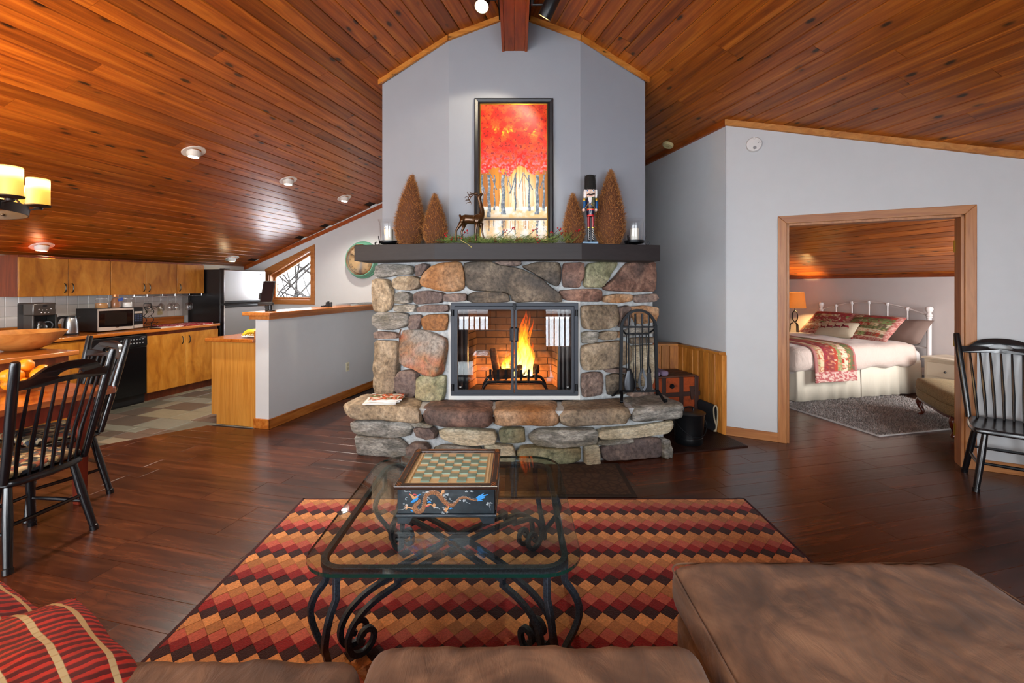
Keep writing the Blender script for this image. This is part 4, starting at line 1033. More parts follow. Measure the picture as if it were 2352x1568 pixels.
for k, (x, z, n) in enumerate(((-.47, .075, 6), (-.42, .05, 4), (-.35, .05, 3), (-.30, .10, 4), (.03, .105, 3), (.08, .12, 3), (.15, .05, 2), (.27, .12, 4), (.28, .06, 4), (.30, .02, 3), (.40, .09, 3), (.47, .125, 4), (.50, .09, 4), (.62, .12, 5))):
    obj('stem', MB().tube(spline([(x-.12, R.uniform(-.03, .03), .015), (x-.05, -.03, z*.6), (x, -.035, z)], 4), .0022, 5), M_stem, gar)
    for i in range(n): obj('berry', MB().ball((x+R.uniform(-.018, .018), -.038+R.uniform(-.012, .012), z+R.uniform(-.014, .016)), .0065, 8), M_berry, gar)
for x in (-.27, -.06, .12):
    b = MB()
    for k in range(6): b.lathe([(.004, k*.006), (.019-.0022*k, k*.006+.004), (.004, k*.006+.008)], 9, (x, -.03, .018))
    obj('pine_cone', b, cone, gar)
obj('twig', MB().tube([(-.34, -.07, .03), (-.28, -.125, -.01), (-.25, -.135, -.03)], .0022, 5).ball((-.25, -.135, -.033), .005, 6), plain('pale_twig', '#b8a860', .8), gar)
# painting leaning on the breast
NXP, NYP = 210, 440
rp = np.random.RandomState(3)
def fbm(nx, ny, fx_, fy_, seed, oct_=4):
    out = np.zeros((ny, nx))
    for j in range(ny):
        for i in range(nx): out[j, i] = noise.fractal(Vector((i/nx*fx_+seed, j/ny*fy_, seed*1.7)), .8, 2.1, oct_)
    return out
def srgb(c): return np.array([int(c[i:i+2], 16)/255 for i in (1, 3, 5)])
V, U = np.mgrid[0:NYP, 0:NXP]; V = V/(NYP-1.); U = U/(NXP-1.)       # V = 0 at the top
n1 = fbm(NXP, NYP, 9, 20, 1.3); n2 = fbm(NXP, NYP, 26, 54, 7.7); n3 = fbm(NXP, NYP, 4, 8, 4.1)
img = np.zeros((NYP, NXP, 3))
def mixc(a, b_, f): f = np.clip(f, 0, 1)[..., None]; return a*(1-f)+b_*f
leaf = mixc(np.broadcast_to(srgb('#d81f12'), img.shape), srgb('#ee4a1c'), .5+1.6*n1)
leaf = mixc(leaf, srgb('#e0667a'), np.clip((V-.24)/.2, 0, 1)*(.45+1.5*n2))
leaf = mixc(leaf, srgb('#7a1c16'), np.clip((n2-.25)*4, 0, 1)*.8)
leaf = mixc(leaf, srgb('#eab024'), np.exp(-((V-.2)/.035)**2)*np.clip((n1+n3*.6-.22)*4, 0, 1)*np.clip(.55+2.5*n2, 0, 1))
leaf = mixc(leaf, srgb('#f4b8b8'), np.clip((n2-.2)*5, 0, 1)*np.clip((V-.36)/.1, 0, 1)*.7)
glow = np.exp(-((U-.60)/.24)**2)*np.exp(-((V-.66)/.17)**2)
wood_ = mixc(np.broadcast_to(srgb('#a8641e'), img.shape), srgb('#e8921e'), np.exp(-((U-.5)/.35)**2)); wood_ = mixc(wood_, srgb('#7a4a30'), np.clip(np.abs(U-.5)*2.4-.7, 0, 1)); wood_ = mixc(wood_, srgb('#fff6e0'), glow*1.25)
for k in range(26):
    x = rp.uniform(.02, .98); w = rp.uniform(.003, .008); wood_ = mixc(wood_, srgb('#b87028'), (np.abs(U-x-.01*np.sin(V*9+k)) < w)*.45)
edge = .50+.05*n1+.02*np.sin(U*19)-.03*np.exp(-((U-.6)/.2)**2)
img = np.where((V < edge)[..., None], leaf, wood_)
snow = mixc(np.broadcast_to(srgb('#f4efe4'), img.shape), srgb('#e2c48a'), .4+1.6*n1); gs = .755+.012*n1
img = np.where(((V > gs) & (V < .84))[..., None], mixc(snow, srgb('#d8b070'), np.clip((V-.80)/.04, 0, 1)*.8), img)
img = mixc(img, np.ones(3)*1.0, np.exp(-((V-.765)/.012)**2)*.7)
img = mixc(img, srgb('#3a3e48'), np.exp(-((V-.843)/.007)**2)*.9)
wat = mixc(np.broadcast_to(srgb('#e8c48a'), img.shape), srgb('#f6f2ea'), .5+.5*np.sin(U*30+2*n1)+.6*glow)
wat = mixc(wat, srgb('#eef2f6'), (np.abs(n2) < .03)*.8)
wl = V > .85; img = np.where(wl[..., None], wat, img)
def trunk(x, w, v0, v1, c='#566472', lt='#b8c0c8', slope=0):
    global img
    X = U-x-slope*(V-v1)-.006*np.sin(V*40+x*20); ww = w*(.75+.4*np.clip((V-v0)/(v1-v0), 0, 1)**3); m = (np.abs(X) < ww)&(V > v0)&(V < v1)
    img = np.where(m[..., None], mixc(np.broadcast_to(srgb(c), img.shape), srgb(lt), np.clip(.5-X/ww*.5, 0, 1)*.55+n2*.8), img)
for x, w, v1 in ((.03, .02, .80), (.13, .026, .83), (.21, .013, .78), (.34, .034, .81), (.52, .016, .785), (.73, .017, .785), (.85, .030, .81), (.95, .018, .785)): trunk(x, w, .52, v1)
for x, w in ((.30, .016), (.50, .012), (.815, .014)): trunk(x, w, .62, .79, '#f0dcb0', '#fff4dc')
for x, v1, sl, w in ((.44, .66, -.65, .011), (.25, .63, .9, .010), (.46, .63, .6, .008), (.58, .62, -.5, .008), (.78, .63, 1.0, .010), (.9, .62, -.6, .008), (.07, .66, .55, .008), (.40, .60, -.5, .006)): trunk(x, w, .50, v1, slope=sl)
for x, w, d in ((.13, .012, .08), (.34, .030, .12), (.52, .012, .10), (.85, .022, .10), (.2, .006, .05), (.68, .006, .06), (.95, .008, .08)):
    m = (np.abs(U-x) < w*(1-.6*(V-.85)/.15))&(V > .852)&(V < .852+d); img = np.where(m[..., None], mixc(img, srgb('#5a6470'), .7+n2), img)
for k in range(14):
    x = rp.uniform(.05, .95); m = (np.abs(U-x) < .006)&(V > .855)&(V < .92); img = np.where(m[..., None], mixc(img, srgb('#b8722c'), .5+0*U), img)
img = np.clip(img, 0, 1); il = np.where(img <= .04045, img/12.92, ((img+.055)/1.055)**2.4)
ptg = thing('framed_painting', 'tall framed painting of red autumn trees leaning on the chimney breast', 'painting', (0, 3.945, MZ), 0, rot=(-.03, 0, 0))
px = lambda x: (x-1182)/F*3.925
PX0, PX1, PH = px(1089), px(1271), 1.292
cx0, cx1, cz0, cz1 = px(1103), px(1257), .045, PH-.05
mb = MB(); mb.v = [(cx0+(cx1-cx0)*i/(NXP-1), -.018, cz1-(cz1-cz0)*j/(NYP-1)) for j in range(NYP) for i in range(NXP)]
mb.f = [(j*NXP+i, j*NXP+i+1, (j+1)*NXP+i+1, (j+1)*NXP+i) for j in range(NYP-1) for i in range(NXP-1)]; mb.c = [tuple(v) for v in il.reshape(-1, 3)]
obj('canvas', mb, vcol('painted_canvas', .35), ptg, smooth=180)
M_pfr = plain('picture_frame', '#1e2024', .38, var=.2, bump=.1)
for a, b_ in (((PX0, 0), (PX1, 0)), ((PX1, 0), (PX1, PH)), ((PX1, PH), (PX0, PH)), ((PX0, PH), (PX0, 0))):
    A, B = Vector(a), Vector(b_); d = (B-A).normalized(); n = Vector((-d.y, d.x)); w = .048
    q = [A, B, B+n*w-d*w, A+n*w+d*w]
    fr = MB(); L = [(0, -.005), (.0, -.032), (.010, -.038), (.030, -.030), (.038, -.034), (.048, -.020), (.048, -.005)]
    prof_ = lambda P0, s: [(P0+n*k+d*k*s, y) for k, y in L]
    vs = [(p.x, y, p.y) for p, y in prof_(A, 1)]+[(p.x, y, p.y) for p, y in prof_(B, -1)]; m = len(L)
    obj('frame', MB().add(vs, [tuple(range(m)), tuple(range(2*m-1, m-1, -1))]+[(i, (i+1) % m, m+(i+1) % m, m+i) for i in range(m)]), M_pfr, ptg, smooth=25)
obj('gilt_edge', MB().prism([(cx0-.004, cz0-.004), (cx1+.004, cz0-.004), (cx1+.004, cz1+.004), (cx0-.004, cz1+.004)], -.024, -.017, [[(cx0+.003, cz0+.003), (cx1-.003, cz0+.003), (cx1-.003, cz1-.003), (cx0+.003, cz1-.003)]], axis='y'), plain('gilt', '#b88a34', .3, metal=.8), ptg, smooth=0)
obj('backing', MB().box(PX0+.01, PX1-.01, -.016, -.004, .01, PH-.01), M_blackp, ptg)
text('signature', 'C. Lopez', .058, M_white, ptg, (px(1228), -.0195, cz0+.115), (PI/2, 0, 0), .0003, .35)

# ------------------------------------------------------------------ on and by the hearth
HZ = .456
mg = [('#d8d4cc', .0), ('#b85a28', .25), ('#c9c6c0', -.2), ('#a83c1c', .1)]
M_pages = plain('magazine_pages', '#e4e2dc', .6)
mlab = ['magazine at the bottom of the pile on the left hearth slab', 'magazine second from the bottom in the hearth pile', 'white magazine second from the top in the hearth pile', 'magazine with orange food cover on top of the hearth pile']
t = NT('magazine_cover'); co = t.objco(); t.bsdf(color=t.ramp(t.noise(co, 16, 2, .5, .5), [(.36, lin('#d9d4c6')), (.44, lin('#d8602a')), (.52, lin('#8c2414')), (.58, lin('#5a6a2a')), (.64, lin('#e8e2d4'))], 'CONSTANT'), rough=.25); M_cov = t.m
for i in range(4):
    o = thing('magazine', mlab[i], 'magazine', (-1.13+.012*i, 3.86+.008*i, HZ+.004+i*.0085), mg[i][1]*.8+.05, 'magazines on the hearth')
    obj('pages', MB().box(-.135, .135, -.1, .1, 0, .0065), M_pages, o); obj('cover', MB().box(-.137, .137, -.102, .102, .0065, .0082), M_cov if i == 3 else M_pages, o)
# fireplace tool stand and its four tools
TX, TY = 1.082, 3.955
ts = thing('tool_stand', 'black arched iron stand holding the fireplace tools on the right hearth slab', 'tool stand', (TX, TY, HZ), .05)
w, h = .15, .775
for s in (-1, 1):
    obj('upright', MB().bar([(s*(w+.012), -.01, .06), (s*w, 0, h-.13)], .026, .02, (0, 1, 0)), M_black, ts)
    obj('foot', MB().bar(spline([(s*(w+.01), .0, .085), (s*(w+.015), -.06, .06), (s*(w+.035), -.115, .012), (s*(w+.04), -.135, .008), (s*(w+.04), -.142, .022), (s*(w+.038), -.128, .03)], 4), .024, .009, (0, 0, 1)), M_black, ts)
    obj('foot', MB().bar(spline([(s*(w+.01), .01, .085), (s*(w+.03), .05, .05), (s*(w+.05), .09, .010), (s*(w+.055), .1, .02)], 4), .022, .009, (0, 0, 1)), M_black, ts)
    obj('brace', MB().bar([(s*w, .0, h-.16), (s*(w-.05), .05, h-.21)], .012, .01, (0, 1, 0)), M_black, ts)
ar = [(-w, 0, h-.13), (-w+.012, 0, h-.09), (-.09, 0, h-.03), (-.04, 0, h-.005), (0, 0, h), (.04, 0, h-.005), (.09, 0, h-.03), (w-.012, 0, h-.09), (w, 0, h-.13)]
obj('arch', MB().bar(spline(ar, 4), .022, .022, (0, 1, 0)), M_black, ts)
obj('hook_bar', MB().bar([(-w, 0, h-.145), (w, 0, h-.145)], .03, .014, (0, 0, 1)), M_black, ts)
obj('back_bar', MB().bar([(-w+.05, .05, h-.21), (w-.05, .05, h-.21)], .012, .014, (0, 0, 1)), M_black, ts)
obj('base_bar', MB().bar([(-w-.012, 0, .07), (w+.012, 0, .07)], .022, .016, (0, 0, 1)), M_black, ts)
for x in (-.09, -.032, .027, .085): obj('rod', MB().tube([(x, .05, h-.21), (x*1.15, .025, .075)], .005, 6), M_black, ts)
def tool(name, label, x, head):
    o = thing(name, label, 'fireplace tool', (TX+x, TY-.012, HZ), .05, 'fireplace tools hung in the stand')
    obj('handle', MB().tube([(0, -.004, h-.02-abs(x)*.25), (0, -.004, h-.13)], .0095, 8), M_black, o); obj('shaft', MB().tube([(0, -.004, h-.13), (0, -.006, .24)], .0055, 7), M_black, o); head(o)
def h_shovel(o):
    def fn(a, b_):
        q = b_; wd = .018+.032*math.sin(min(1, q*1.5)*PI/2)*(1 if q < .75 else 1-(q-.75)*1.6); x = (a*2-1)*wd
        return (x, -.012-.012*(1-(a*2-1)**2)-.012*q, .27-.20*q)
    obj('blade', MB().grid(7, 10, fn), plain('worn_iron', '#3a3c40', .35, metal=.8), o, smooth=180).modifiers.new('solid', 'SOLIDIFY').thickness = .003
def h_poker(o): obj('hook', MB().tube(spline([(0, -.006, .26), (0, -.008, .15), (0, -.01, .09), (.012, -.012, .075)], 4), .007, 7).tube([(0, -.008, .16), (.03, -.014, .145), (.034, -.014, .165)], .005, 6), M_black, o)
def h_brush(o):
    b = MB(); R2 = random.Random(2)
    for i in range(160):
        x, y = R2.uniform(-.024, .024), R2.uniform(-.014, .014); b.tube([(x*.6, y-.006, .24), (x*1.1, y*1.2-.006, .085)], .0014, 3)
    obj('bristles', b, plain('bristle', '#2a2a2c', .8), o); obj('ferrule', MB().lathe([(.010, .29), (.02, .26), (.022, .235)], 12, (0, -.006, 0)), M_black, o)
def h_tongs(o):
    for s in (-1, 1): obj('jaw', MB().bar(spline([(0, -.006, .27), (s*.022, -.012, .20), (s*.03, -.02, .14), (s*.006, -.026, .085)], 4), .02, .006, (0, 1, 0)), plain('worn_iron2', '#46484c', .35, metal=.8), o)
tool('shovel', 'iron shovel hanging first from the left in the tool stand', -.09, h_shovel)
tool('poker', 'slim iron poker hanging second from the left in the tool stand', -.032, h_poker)
tool('tongs', 'iron tongs hanging third from the left in the tool stand', .027, h_tongs)
tool('brush', 'iron hearth brush hanging last at the right of the tool stand', .085, h_brush)
# ribbed mat, trunk, bucket, folded carrier, slippers
M_ribm = plain('ribbed_mat', '#2c1711', .4, var=.2)
hm = thing('hearth_mat', 'dark brown ribbed mat under the black ash bucket', 'mat', Rp(2.62, 3.75, .0), RR)
obj('sheet', MB().box(-.385, .385, -.30, .33, .0005, .010), M_ribm, hm)
b = MB()
for i in range(42): b.box(-.38+i*.0182, -.372+i*.0182, -.298, .328, .009, .013)
o = obj('ribs', b, M_ribm, hm); o['kind'] = 'stuff'
obj('hearth_stone', MB().box(-.95, -.06, .32, .72, .0, .05), M_mortw, floor, Rp(3.04, 3.79), RR)
tr = thing('steamer_trunk', 'old rust orange steamer trunk with dark straps in the wood corner', 'trunk', Rp(2.67, 3.98+.30, .05), RR)
t = NT('trunk_tin'); co = t.objco(); n_ = t.noise(co, 7, 4, .65); t.bsdf(color=t.ramp(n_, [(.3, lin('#5a2410')), (.5, lin('#a8481a')), (.68, lin('#8a3a1a'))]), rough=.55, metal=.1, normal=t.bump(n_, .3)); M_tin = t.m
M_tst = plain('trunk_strap', '#38211a', .6, var=.3); M_tsl = wood('trunk_slat', '#3a2218', '#553425', '#6e4630', grain=(2, 20, 20), rough=.6)
tw, td, th = .29, .2, .46
obj('body', MB().box(-tw, tw, -td, td, 0, th*.62), M_tin, tr, bevel=.006); obj('lid', MB().box(-tw, tw, -td, td, th*.635, th), M_tin, tr, bevel=.006)
obj('rim', MB().box(-tw-.006, tw+.006, -td-.008, td+.008, th*.58, th*.68), M_tst, tr, bevel=.003)
obj('bottom_rim', MB().box(-tw-.006, tw+.006, -td-.008, td+.008, 0, .05), M_tst, tr, bevel=.003)
for x in (-.27, -.12, .08, .255):
    obj('strap', MB().box(x-.022, x+.022, -td-.009, td+.009, 0, th+.006), M_tst, tr, bevel=.003)
for y in (-.16, -.08, 0, .08, .16): obj('slat', MB().box(-tw+.01, tw-.01, y-.026, y+.026, th, th+.013), M_tsl, tr, bevel=.003)
obj('lock', MB().lathe([(.0, 0), (.026, .0), (.024, .008), (.008, .009), (.0, .004)], 16, (-.03, -td-.006, th*.82), Matrix.Rotation(PI/2, 3, 'X')), M_black, tr)
obj('plaque', MB().lathe([(.0, 0), (.02, .0), (.018, .006), (.0, .007)], 16, (-.03, -td-.004, th*.42), Matrix.Rotation(PI/2, 3, 'X')), M_brass, tr)
obj('catch', MB().prism([(.17, th*.80), (.23, th*.80), (.212, th*.5), (.188, th*.5)], -td-.016, -td-.004, axis='y'), M_tst, tr, bevel=.002)
sl = thing('slippers', 'lilac cloth slippers lying on the trunk lid behind the tool stand', 'slippers', Rp(2.50, 4.22, .05+th+.014), RR)
for i, x in enumerate((0, .09)): obj('slipper', rbox(x-.04, x+.04, -.11, .10, 0, .05, .022, 7, .008, 12, i), plain('lilac_cloth', '#8d7a96', .9), sl)
M_bkt = plain('black_enamel', '#0e0f11', .3)
bk = thing('ash_bucket', 'black metal ash bucket with lid and bail handle on the ribbed mat', 'bucket', (1.595, 4.155, .0135), .2)
obj('body', MB().lathe([(.0, 0), (.118, 0), (.122, .006), (.124, .05), (.126, .052), (.126, .06), (.124, .062), (.140, .262), (.144, .27), (.0, .27)], 36), M_bkt, bk)
obj('lid', MB().lathe([(.0, .27), (.146, .27), (.148, .278), (.12, .286), (.0, .292)], 36), M_bkt, bk)
obj('lid_handle', MB().tube(spline([(-.05, 0, .288), (-.045, 0, .315), (0, 0, .322), (.045, 0, .315), (.05, 0, .288)], 4), .007, 8), M_bkt, bk)
obj('bail', MB().tube(spline([(.142, 0, .235), (.135, -.07, .17), (.06, -.142, .10), (-.06, -.146, .098), (-.135, -.07, .17), (-.142, 0, .235)], 5), .004, 7), M_black, bk)
for s in (-1, 1): obj('ear', MB().lathe([(.014, 0), (.014, .012)], 10, (s*.136, 0, .235), Matrix.Rotation(s*PI/2, 3, 'Y')), M_black, bk)
lc = thing('log_carrier', 'folded black canvas log carrier with beige edging beside the trunk', 'carrier', Rp(2.955, 3.82, .0135), RR)
loop = [(0, 0, .01), (.018, 0, .12), (.02, 0, .22), (.0, 0, .265), (-.022, 0, .24), (-.016, 0, .14), (.006, 0, .07), (.0, 0, .03), (-.022, 0, .015)]
obj('canvas', MB().bar(spline([(x, .12, z) for x, _, z in loop], 4), .24, .007, (1, 0, .01)), plain('black_canvas', '#14171c', .9), lc)
obj('edging', MB().tube(spline([(x, 0, z) for x, _, z in loop], 4), .007, 6), plain('beige_binding', '#a89a80', .9), lc)
# brown door mat in front of the hearth
dm = thing('door_mat', 'flat brown patterned mat lying between the hearth and the striped rug', 'mat', (.385, 3.385, .0005), 0)
t = NT('mat_pile'); co = t.objco(); vo = t.n('TexVoronoi', {'Vector': t.n('Mapping', {0: co, 3: (1, 1, 0)}).outputs[0], 'Scale': 16.0}, feature='DISTANCE_TO_EDGE'); n_ = t.noise(co, 240, 2)
c = t.mix(t.ramp(vo.outputs[0], [(.05, (1, 1, 1)), (.16, (0, 0, 0))]), lin('#4a3526'), lin('#3a281c')); c = t.mix(.6, c, t.ramp(n_, [(.35, (.6, .6, .6)), (.65, (1.3, 1.3, 1.3))]), 'MULTIPLY')
t.bsdf(color=c, rough=.95, normal=t.bump(n_, .6, .004)); M_dm = t.m
obj('pile', MB().box(-.42, .42, -.26, .26, .003, .011), M_dm, dm); obj('border', MB().box(-.455, .455, -.295, .295, 0, .008), plain('mat_edge', '#2c1f18', .8), dm, bevel=.003)
# ------------------------------------------------------------------ striped rug of tumbling diamonds
M_rug = vcol('rug_wool', 1.0, 1.0, 170, .1, 130)
rug = thing('area_rug', 'red orange and plum rug with zigzag rows of diamonds under the coffee table', 'rug', (.0625, 2.0, .0005), 0)
RX, RY0, RY1 = 1.4925, -1.0, 1.06
pal = [lin(c) for c in ('#dc9152', '#b9763f', '#bf5642', '#8e1519', '#340d13')]; alt = [lin(c) for c in ('#e4a06c', '#c8885c', '#c66a5e', '#9a1a22', '#3c1218')]
dw, dh = .0845, .088; mb = MB(); ncol = int(2*RX/dw)+2; nrow = int((RY1-RY0)/(dh/2))+2; R = random.Random(9)
for r in range(nrow):
    for c in range(ncol):
        cx = -RX+(c+.5*(r % 2))*dw; cy = RY1-.012-r*dh/2
        o_ = [(cx, cy+dh/2), (cx+dw/2, cy), (cx, cy-dh/2), (cx-dw/2, cy)]; o_ = o_[::-1]
        q = o_
        for a, b_, cc in ((1, 0, RX-.018), (-1, 0, RX-.018), (0, 1, RY1-.018), (0, -1, -RY0-.018)):
            q = clip(q, a, b_, cc) if len(q) > 2 else q
        if len(q) < 3: continue
        n = len(q); m = (sum(p[0] for p in q)/n, sum(p[1] for p in q)/n); b0 = len(mb.v); zt = .012+R.uniform(-.0012, .0012)
        mb.v += [(p[0], p[1], .0098) for p in q]+[(m[0]+(p[0]-m[0])*.965, m[1]+(p[1]-m[1])*.965, zt) for p in q]
        k = noise.fractal(Vector((cx*1.3, cy*1.3, 3.3)), .8, 2, 2)*.5+.5; col = tuple(x*(1-k)+y*k for x, y in zip(pal[r % 5], alt[r % 5])); f_ = R.uniform(.82, 1.15); col = tuple(x*f_ for x in col)
        mb.f.append(tuple(b0+n+i for i in range(n))); mb.fc.append(col)
        for i in range(n): mb.f.append((b0+i, b0+(i+1) % n, b0+n+(i+1) % n, b0+n+i)); mb.fc.append(tuple(x*.88 for x in col))
pile = obj('pile', mb, M_rug, rug, smooth=0)
M_rugb = plain('rug_binding', '#3a1218', .9)
obj('backing', MB().box(-RX+.01, RX-.01, RY0+.01, RY1-.01, 0, .009), M_rugb, rug)
bd = MB()
for a in (((-RX, RY0), (RX, RY0+.02)), ((-RX, RY1-.02), (RX, RY1)), ((-RX, RY0), (-RX+.02, RY1)), ((RX-.02, RY0), (RX, RY1))): bd.box(a[0][0], a[1][0], a[0][1], a[1][1], 0, .0125)
obj('binding', bd, M_rugb, rug, bevel=.003)
# ------------------------------------------------------------------ glass coffee table
t = NT('hammered_iron'); co = t.objco(); n_ = t.noise(co, 160, 3, .7)
t.bsdf(color=t.ramp(n_, [(.35, lin('#161b22')), (.65, lin('#3a4450'))]), rough=.5, metal=.35, normal=t.bump(n_, .35, .002)); M_ham = t.m
RUGT = .0125
ct = thing('coffee_table', 'wrought iron coffee table with scrolled legs and a rounded thick glass top', 'table', (-.266, 2.132, RUGT), 0)
GZ = .44-RUGT
M_tglass = clear_glass('table_glass', (.86, .93, .91), 1.5); M_tedge = plain('green_glass_edge', '#0e2e27', .08, spec=.8, coat=.6)
poly = rrect(-.517, .517, -.548, .548, .15, 10)
g_ = MB(); n = len(poly)
g_.prism(poly, GZ-.013, GZ); gt = obj('glass_top', g_, [M_tglass, M_tedge], ct, smooth=30)
for p in gt.data.polygons: p.material_index = 1 if abs(p.normal.z) < .5 else 0
fr = rrect(-.458, .458, -.48, .48, .085, 6)
obj('top_frame', MB().bar([(x, y, GZ-.026) for x, y in fr], .024, .024, closed=True), M_ham, ct, smooth=30, bevel=.002)
for sx in (-1, 1):
    for sy in (-1, 1):
        lg = MB(); A = [(.458, .395, GZ-.035), (.458, .395, .31), (.462, .395, .30), (.498, .398, .25), (.514, .402, .195), (.497, .412, .14), (.462, .426, .085), (.438, .434, .04), (.434, .434, .0)]
        B = [(.385, .48, GZ-.035), (.385, .48, .30), (.386, .484, .29), (.395, .515, .25), (.402, .530, .195), (.412, .515, .14), (.424, .472, .085), (.431, .444, .04), (.430, .438, .0)]
        for P in (A, B):
            pts = [Vector(P[0]), Vector(P[1])]+spline(P[2:], 4); lg.bar([(sx*p.x, sy*p.y, p.z) for p in pts], .021, .021, (0, 0, 1) if False else (sx*.7, -sy*.7, .01))
        obj('leg', lg, M_ham, ct, smooth=30, bevel=.0015)
        d = Vector((sx, sy, 0)).normalized(); w_ = Vector((-d.y, d.x, 0))
        for ww in (-.034, .034):
            P = [(0, .236), (.18, .232), (.35, .222)]; Q = [(.33, .205), (.44, .188), (.51, .155), (.545, .11), (.55, .065), (.53, .025), (.49, .012), (.455, .03), (.445, .065), (.465, .092), (.495, .088), (.505, .062), (.488, .05)]
            s_ = MB().bar([tuple(d*a+w_*ww+Vector((0, 0, z))) for a, z in P], .02, .019, (0, 0, 1)); s_.bar([tuple(d*a.x+w_*ww*(1 if a.x > .3 else 1)+Vector((0, 0, a.y))) for a in spline([Vector((a, z, 0)) for a, z in Q], 4)], .02, .019, tuple(w_))
            obj('scroll_stretcher', s_, M_ham, ct, smooth=30, bevel=.0015)
obj('hub', MB().cbox((0, 0, .236), (.09, .09, .022)), M_ham, ct, rot=(0, 0, PI/4), bevel=.002)
# ------------------------------------------------------------------ chess box
t = NT('black_lacquer'); co = t.objco(); n_ = t.noise(co, 40, 3); t.bsdf(color=t.ramp(n_, [(.3, lin('#10161c')), (.7, lin('#1e2830'))]), rough=.3, coat=.4, normal=t.bump(n_, .15, .002)); M_lac = t.m
M_lacb = wood('lacquer_brown', '#1c0f0a', '#2e1a10', '#3a2214', grain=(2, 20, 20), rough=.25, coat=.5)
cb = thing('chess_box', 'black lacquer chess box with dragon front and green and cream board on top', 'game box', (-.291, 2.125, .441), 0)
h = .206
for sx in (-1, 1):
    for sy in (-1, 1): obj('foot', MB().prism([(0, 0), (.05, 0), (.065, .026), (.065, .03), (0, .03)], -.0, .014, axis='y').xf(Matrix.Translation((sx*h, sy*h, 0)) @ Matrix.Diagonal((-sx, -sy, 1, 1))), M_lac, cb)
obj('plinth', MB().box(-h-.008, h+.008, -h-.008, h+.008, .028, .042), M_lac, cb, bevel=.003)
obj('body', MB().box(-h, h, -h, h, .042, .148), M_lac, cb, bevel=.002)
obj('side_panel', MB().box(h, h+.006, -h+.01, h-.01, .05, .145), M_lacb, cb, bevel=.002)
obj('lid', MB().prism([(-.219, -.219), (.219, -.219), (.219, .219), (-.219, .219)], .148, .163, [[(-.185, -.185), (.185, -.185), (.185, .185), (-.185, .185)]]), M_lacb, cb, bevel=.003, smooth=0)
M_cream = plain('cream_wood', '#d6b98a', .25, var=.08, coat=.4); M_sage = plain('sage_glass', '#7c9484', .12, var=.05, coat=.6)
obj('board', MB().box(-.186, .186, -.186, .186, .148, .1535), M_cream, cb)
sq = mesh('square', MB().box(-.0196, .0196, -.0196, .0196, 0, .007), M_sage, 0); sc_ = mesh('square', MB().box(-.0196, .0196, -.0196, .0196, 0, .003), M_cream, 0)
for i in range(8):
    for j in range(8):
        g2 = (i+j) % 2 == 1
        o = obj('square', sq if g2 else sc_, None, cb, (-.1386+.0396*i, -.1386+.0396*j, .1535))
for s in (-1, 1): obj('groove_rail', MB().box(s*.170-.004, s*.170+.004, -.172, .172, .153, .158), M_cream, cb, bevel=.001)
M_gold = plain('gold_line', '#a8642a', .35, metal=.5)
gl = MB()
for s in (-1, 1):
    gl.box(s*.213-.0012, s*.213+.0012, -.15, .15, .1628, .1634); gl.box(s*.192-.0012, s*.192+.0012, -.15, .15, .1628, .1634); gl.box(-.15, .15, s*.213-.0012, s*.213+.0012, .1628, .1634)
    for s2 in (-1, 1):
        for k in range(4): gl.tube([(s*(.199+.007*math.cos(a)+.006*(k%2)), s2*(.200+.006*math.sin(a)-.009*(k-1)), .1632) for a in [q*.7 for q in range(9)]], .0006, 4, True)
obj('gold_line', gl, M_gold, cb)
DX = lambda zx: ((zx/7.84+890)-1022)/F*1.915
DZ = lambda zy: 1.45-.441-((zy/7.84+1010)-655)*1.915/F
DY = -h-.0012
def ribbon(pts, ws, mat, name, y=DY):
    P = spline([(DX(x), DZ(z)) for x, z in pts], 6); P = [Vector((p[0], p[1])) for p in P]; n = len(P); mb = MB(); W_ = [np.interp(i/(n-1), np.linspace(0, 1, len(ws)), ws)*.000235*.5 for i in range(n)]
    for i in range(n):
        d = (P[min(i+1, n-1)]-P[max(i-1, 0)]).normalized(); q = Vector((-d.y, d.x))*W_[i]; mb.v += [(P[i].x+q.x, y, P[i].y+q.y), (P[i].x, y-.0012, P[i].y), (P[i].x-q.x, y, P[i].y-q.y)]
    for i in range(n-1): mb.f += [(3*i, 3*i+1, 3*i+4, 3*i+3), (3*i+1, 3*i+2, 3*i+5, 3*i+4)]
    return obj(name, mb, mat, cb, smooth=180)
t = NT('dragon_scale'); co = t.objco(); vo = t.n('TexVoronoi', {'Vector': co, 'Scale': 330.0}); t.bsdf(color=t.ramp(vo.outputs['Distance'], [(.1, lin('#c58a58')), (.6, lin('#6e4630'))]), rough=.4, metal=.2); M_drg = t.m
M_bl = plain('dragon_blue', '#2f86c8', .4); M_wl = plain('white_line', '#ccd4d8', .5); M_rd = plain('dragon_red', '#b8383c', .4); M_tn = plain('dragon_tan', '#c08a5a', .4)
ribbon([(545, 1075), (560, 1110), (490, 1180), (470, 1250), (540, 1300), (610, 1262), (645, 1170), (655, 1070), (700, 985), (790, 948), (880, 970), (950, 1050), (1020, 1130), (1090, 1178), (1160, 1178), (1225, 1120), (1290, 1060), (1370, 1040), (1460, 1070), (1540, 1092), (1620, 1085)], [34, 62, 84, 92, 80, 74, 72, 80, 84, 84, 80, 74, 62, 50, 42, 34, 22, 12], M_drg, 'dragon_body')
ribbon([(385, 985), (420, 1010), (455, 1050), (490, 1040), (540, 1010)], [14, 40, 56, 44, 10], M_tn, 'dragon_head')
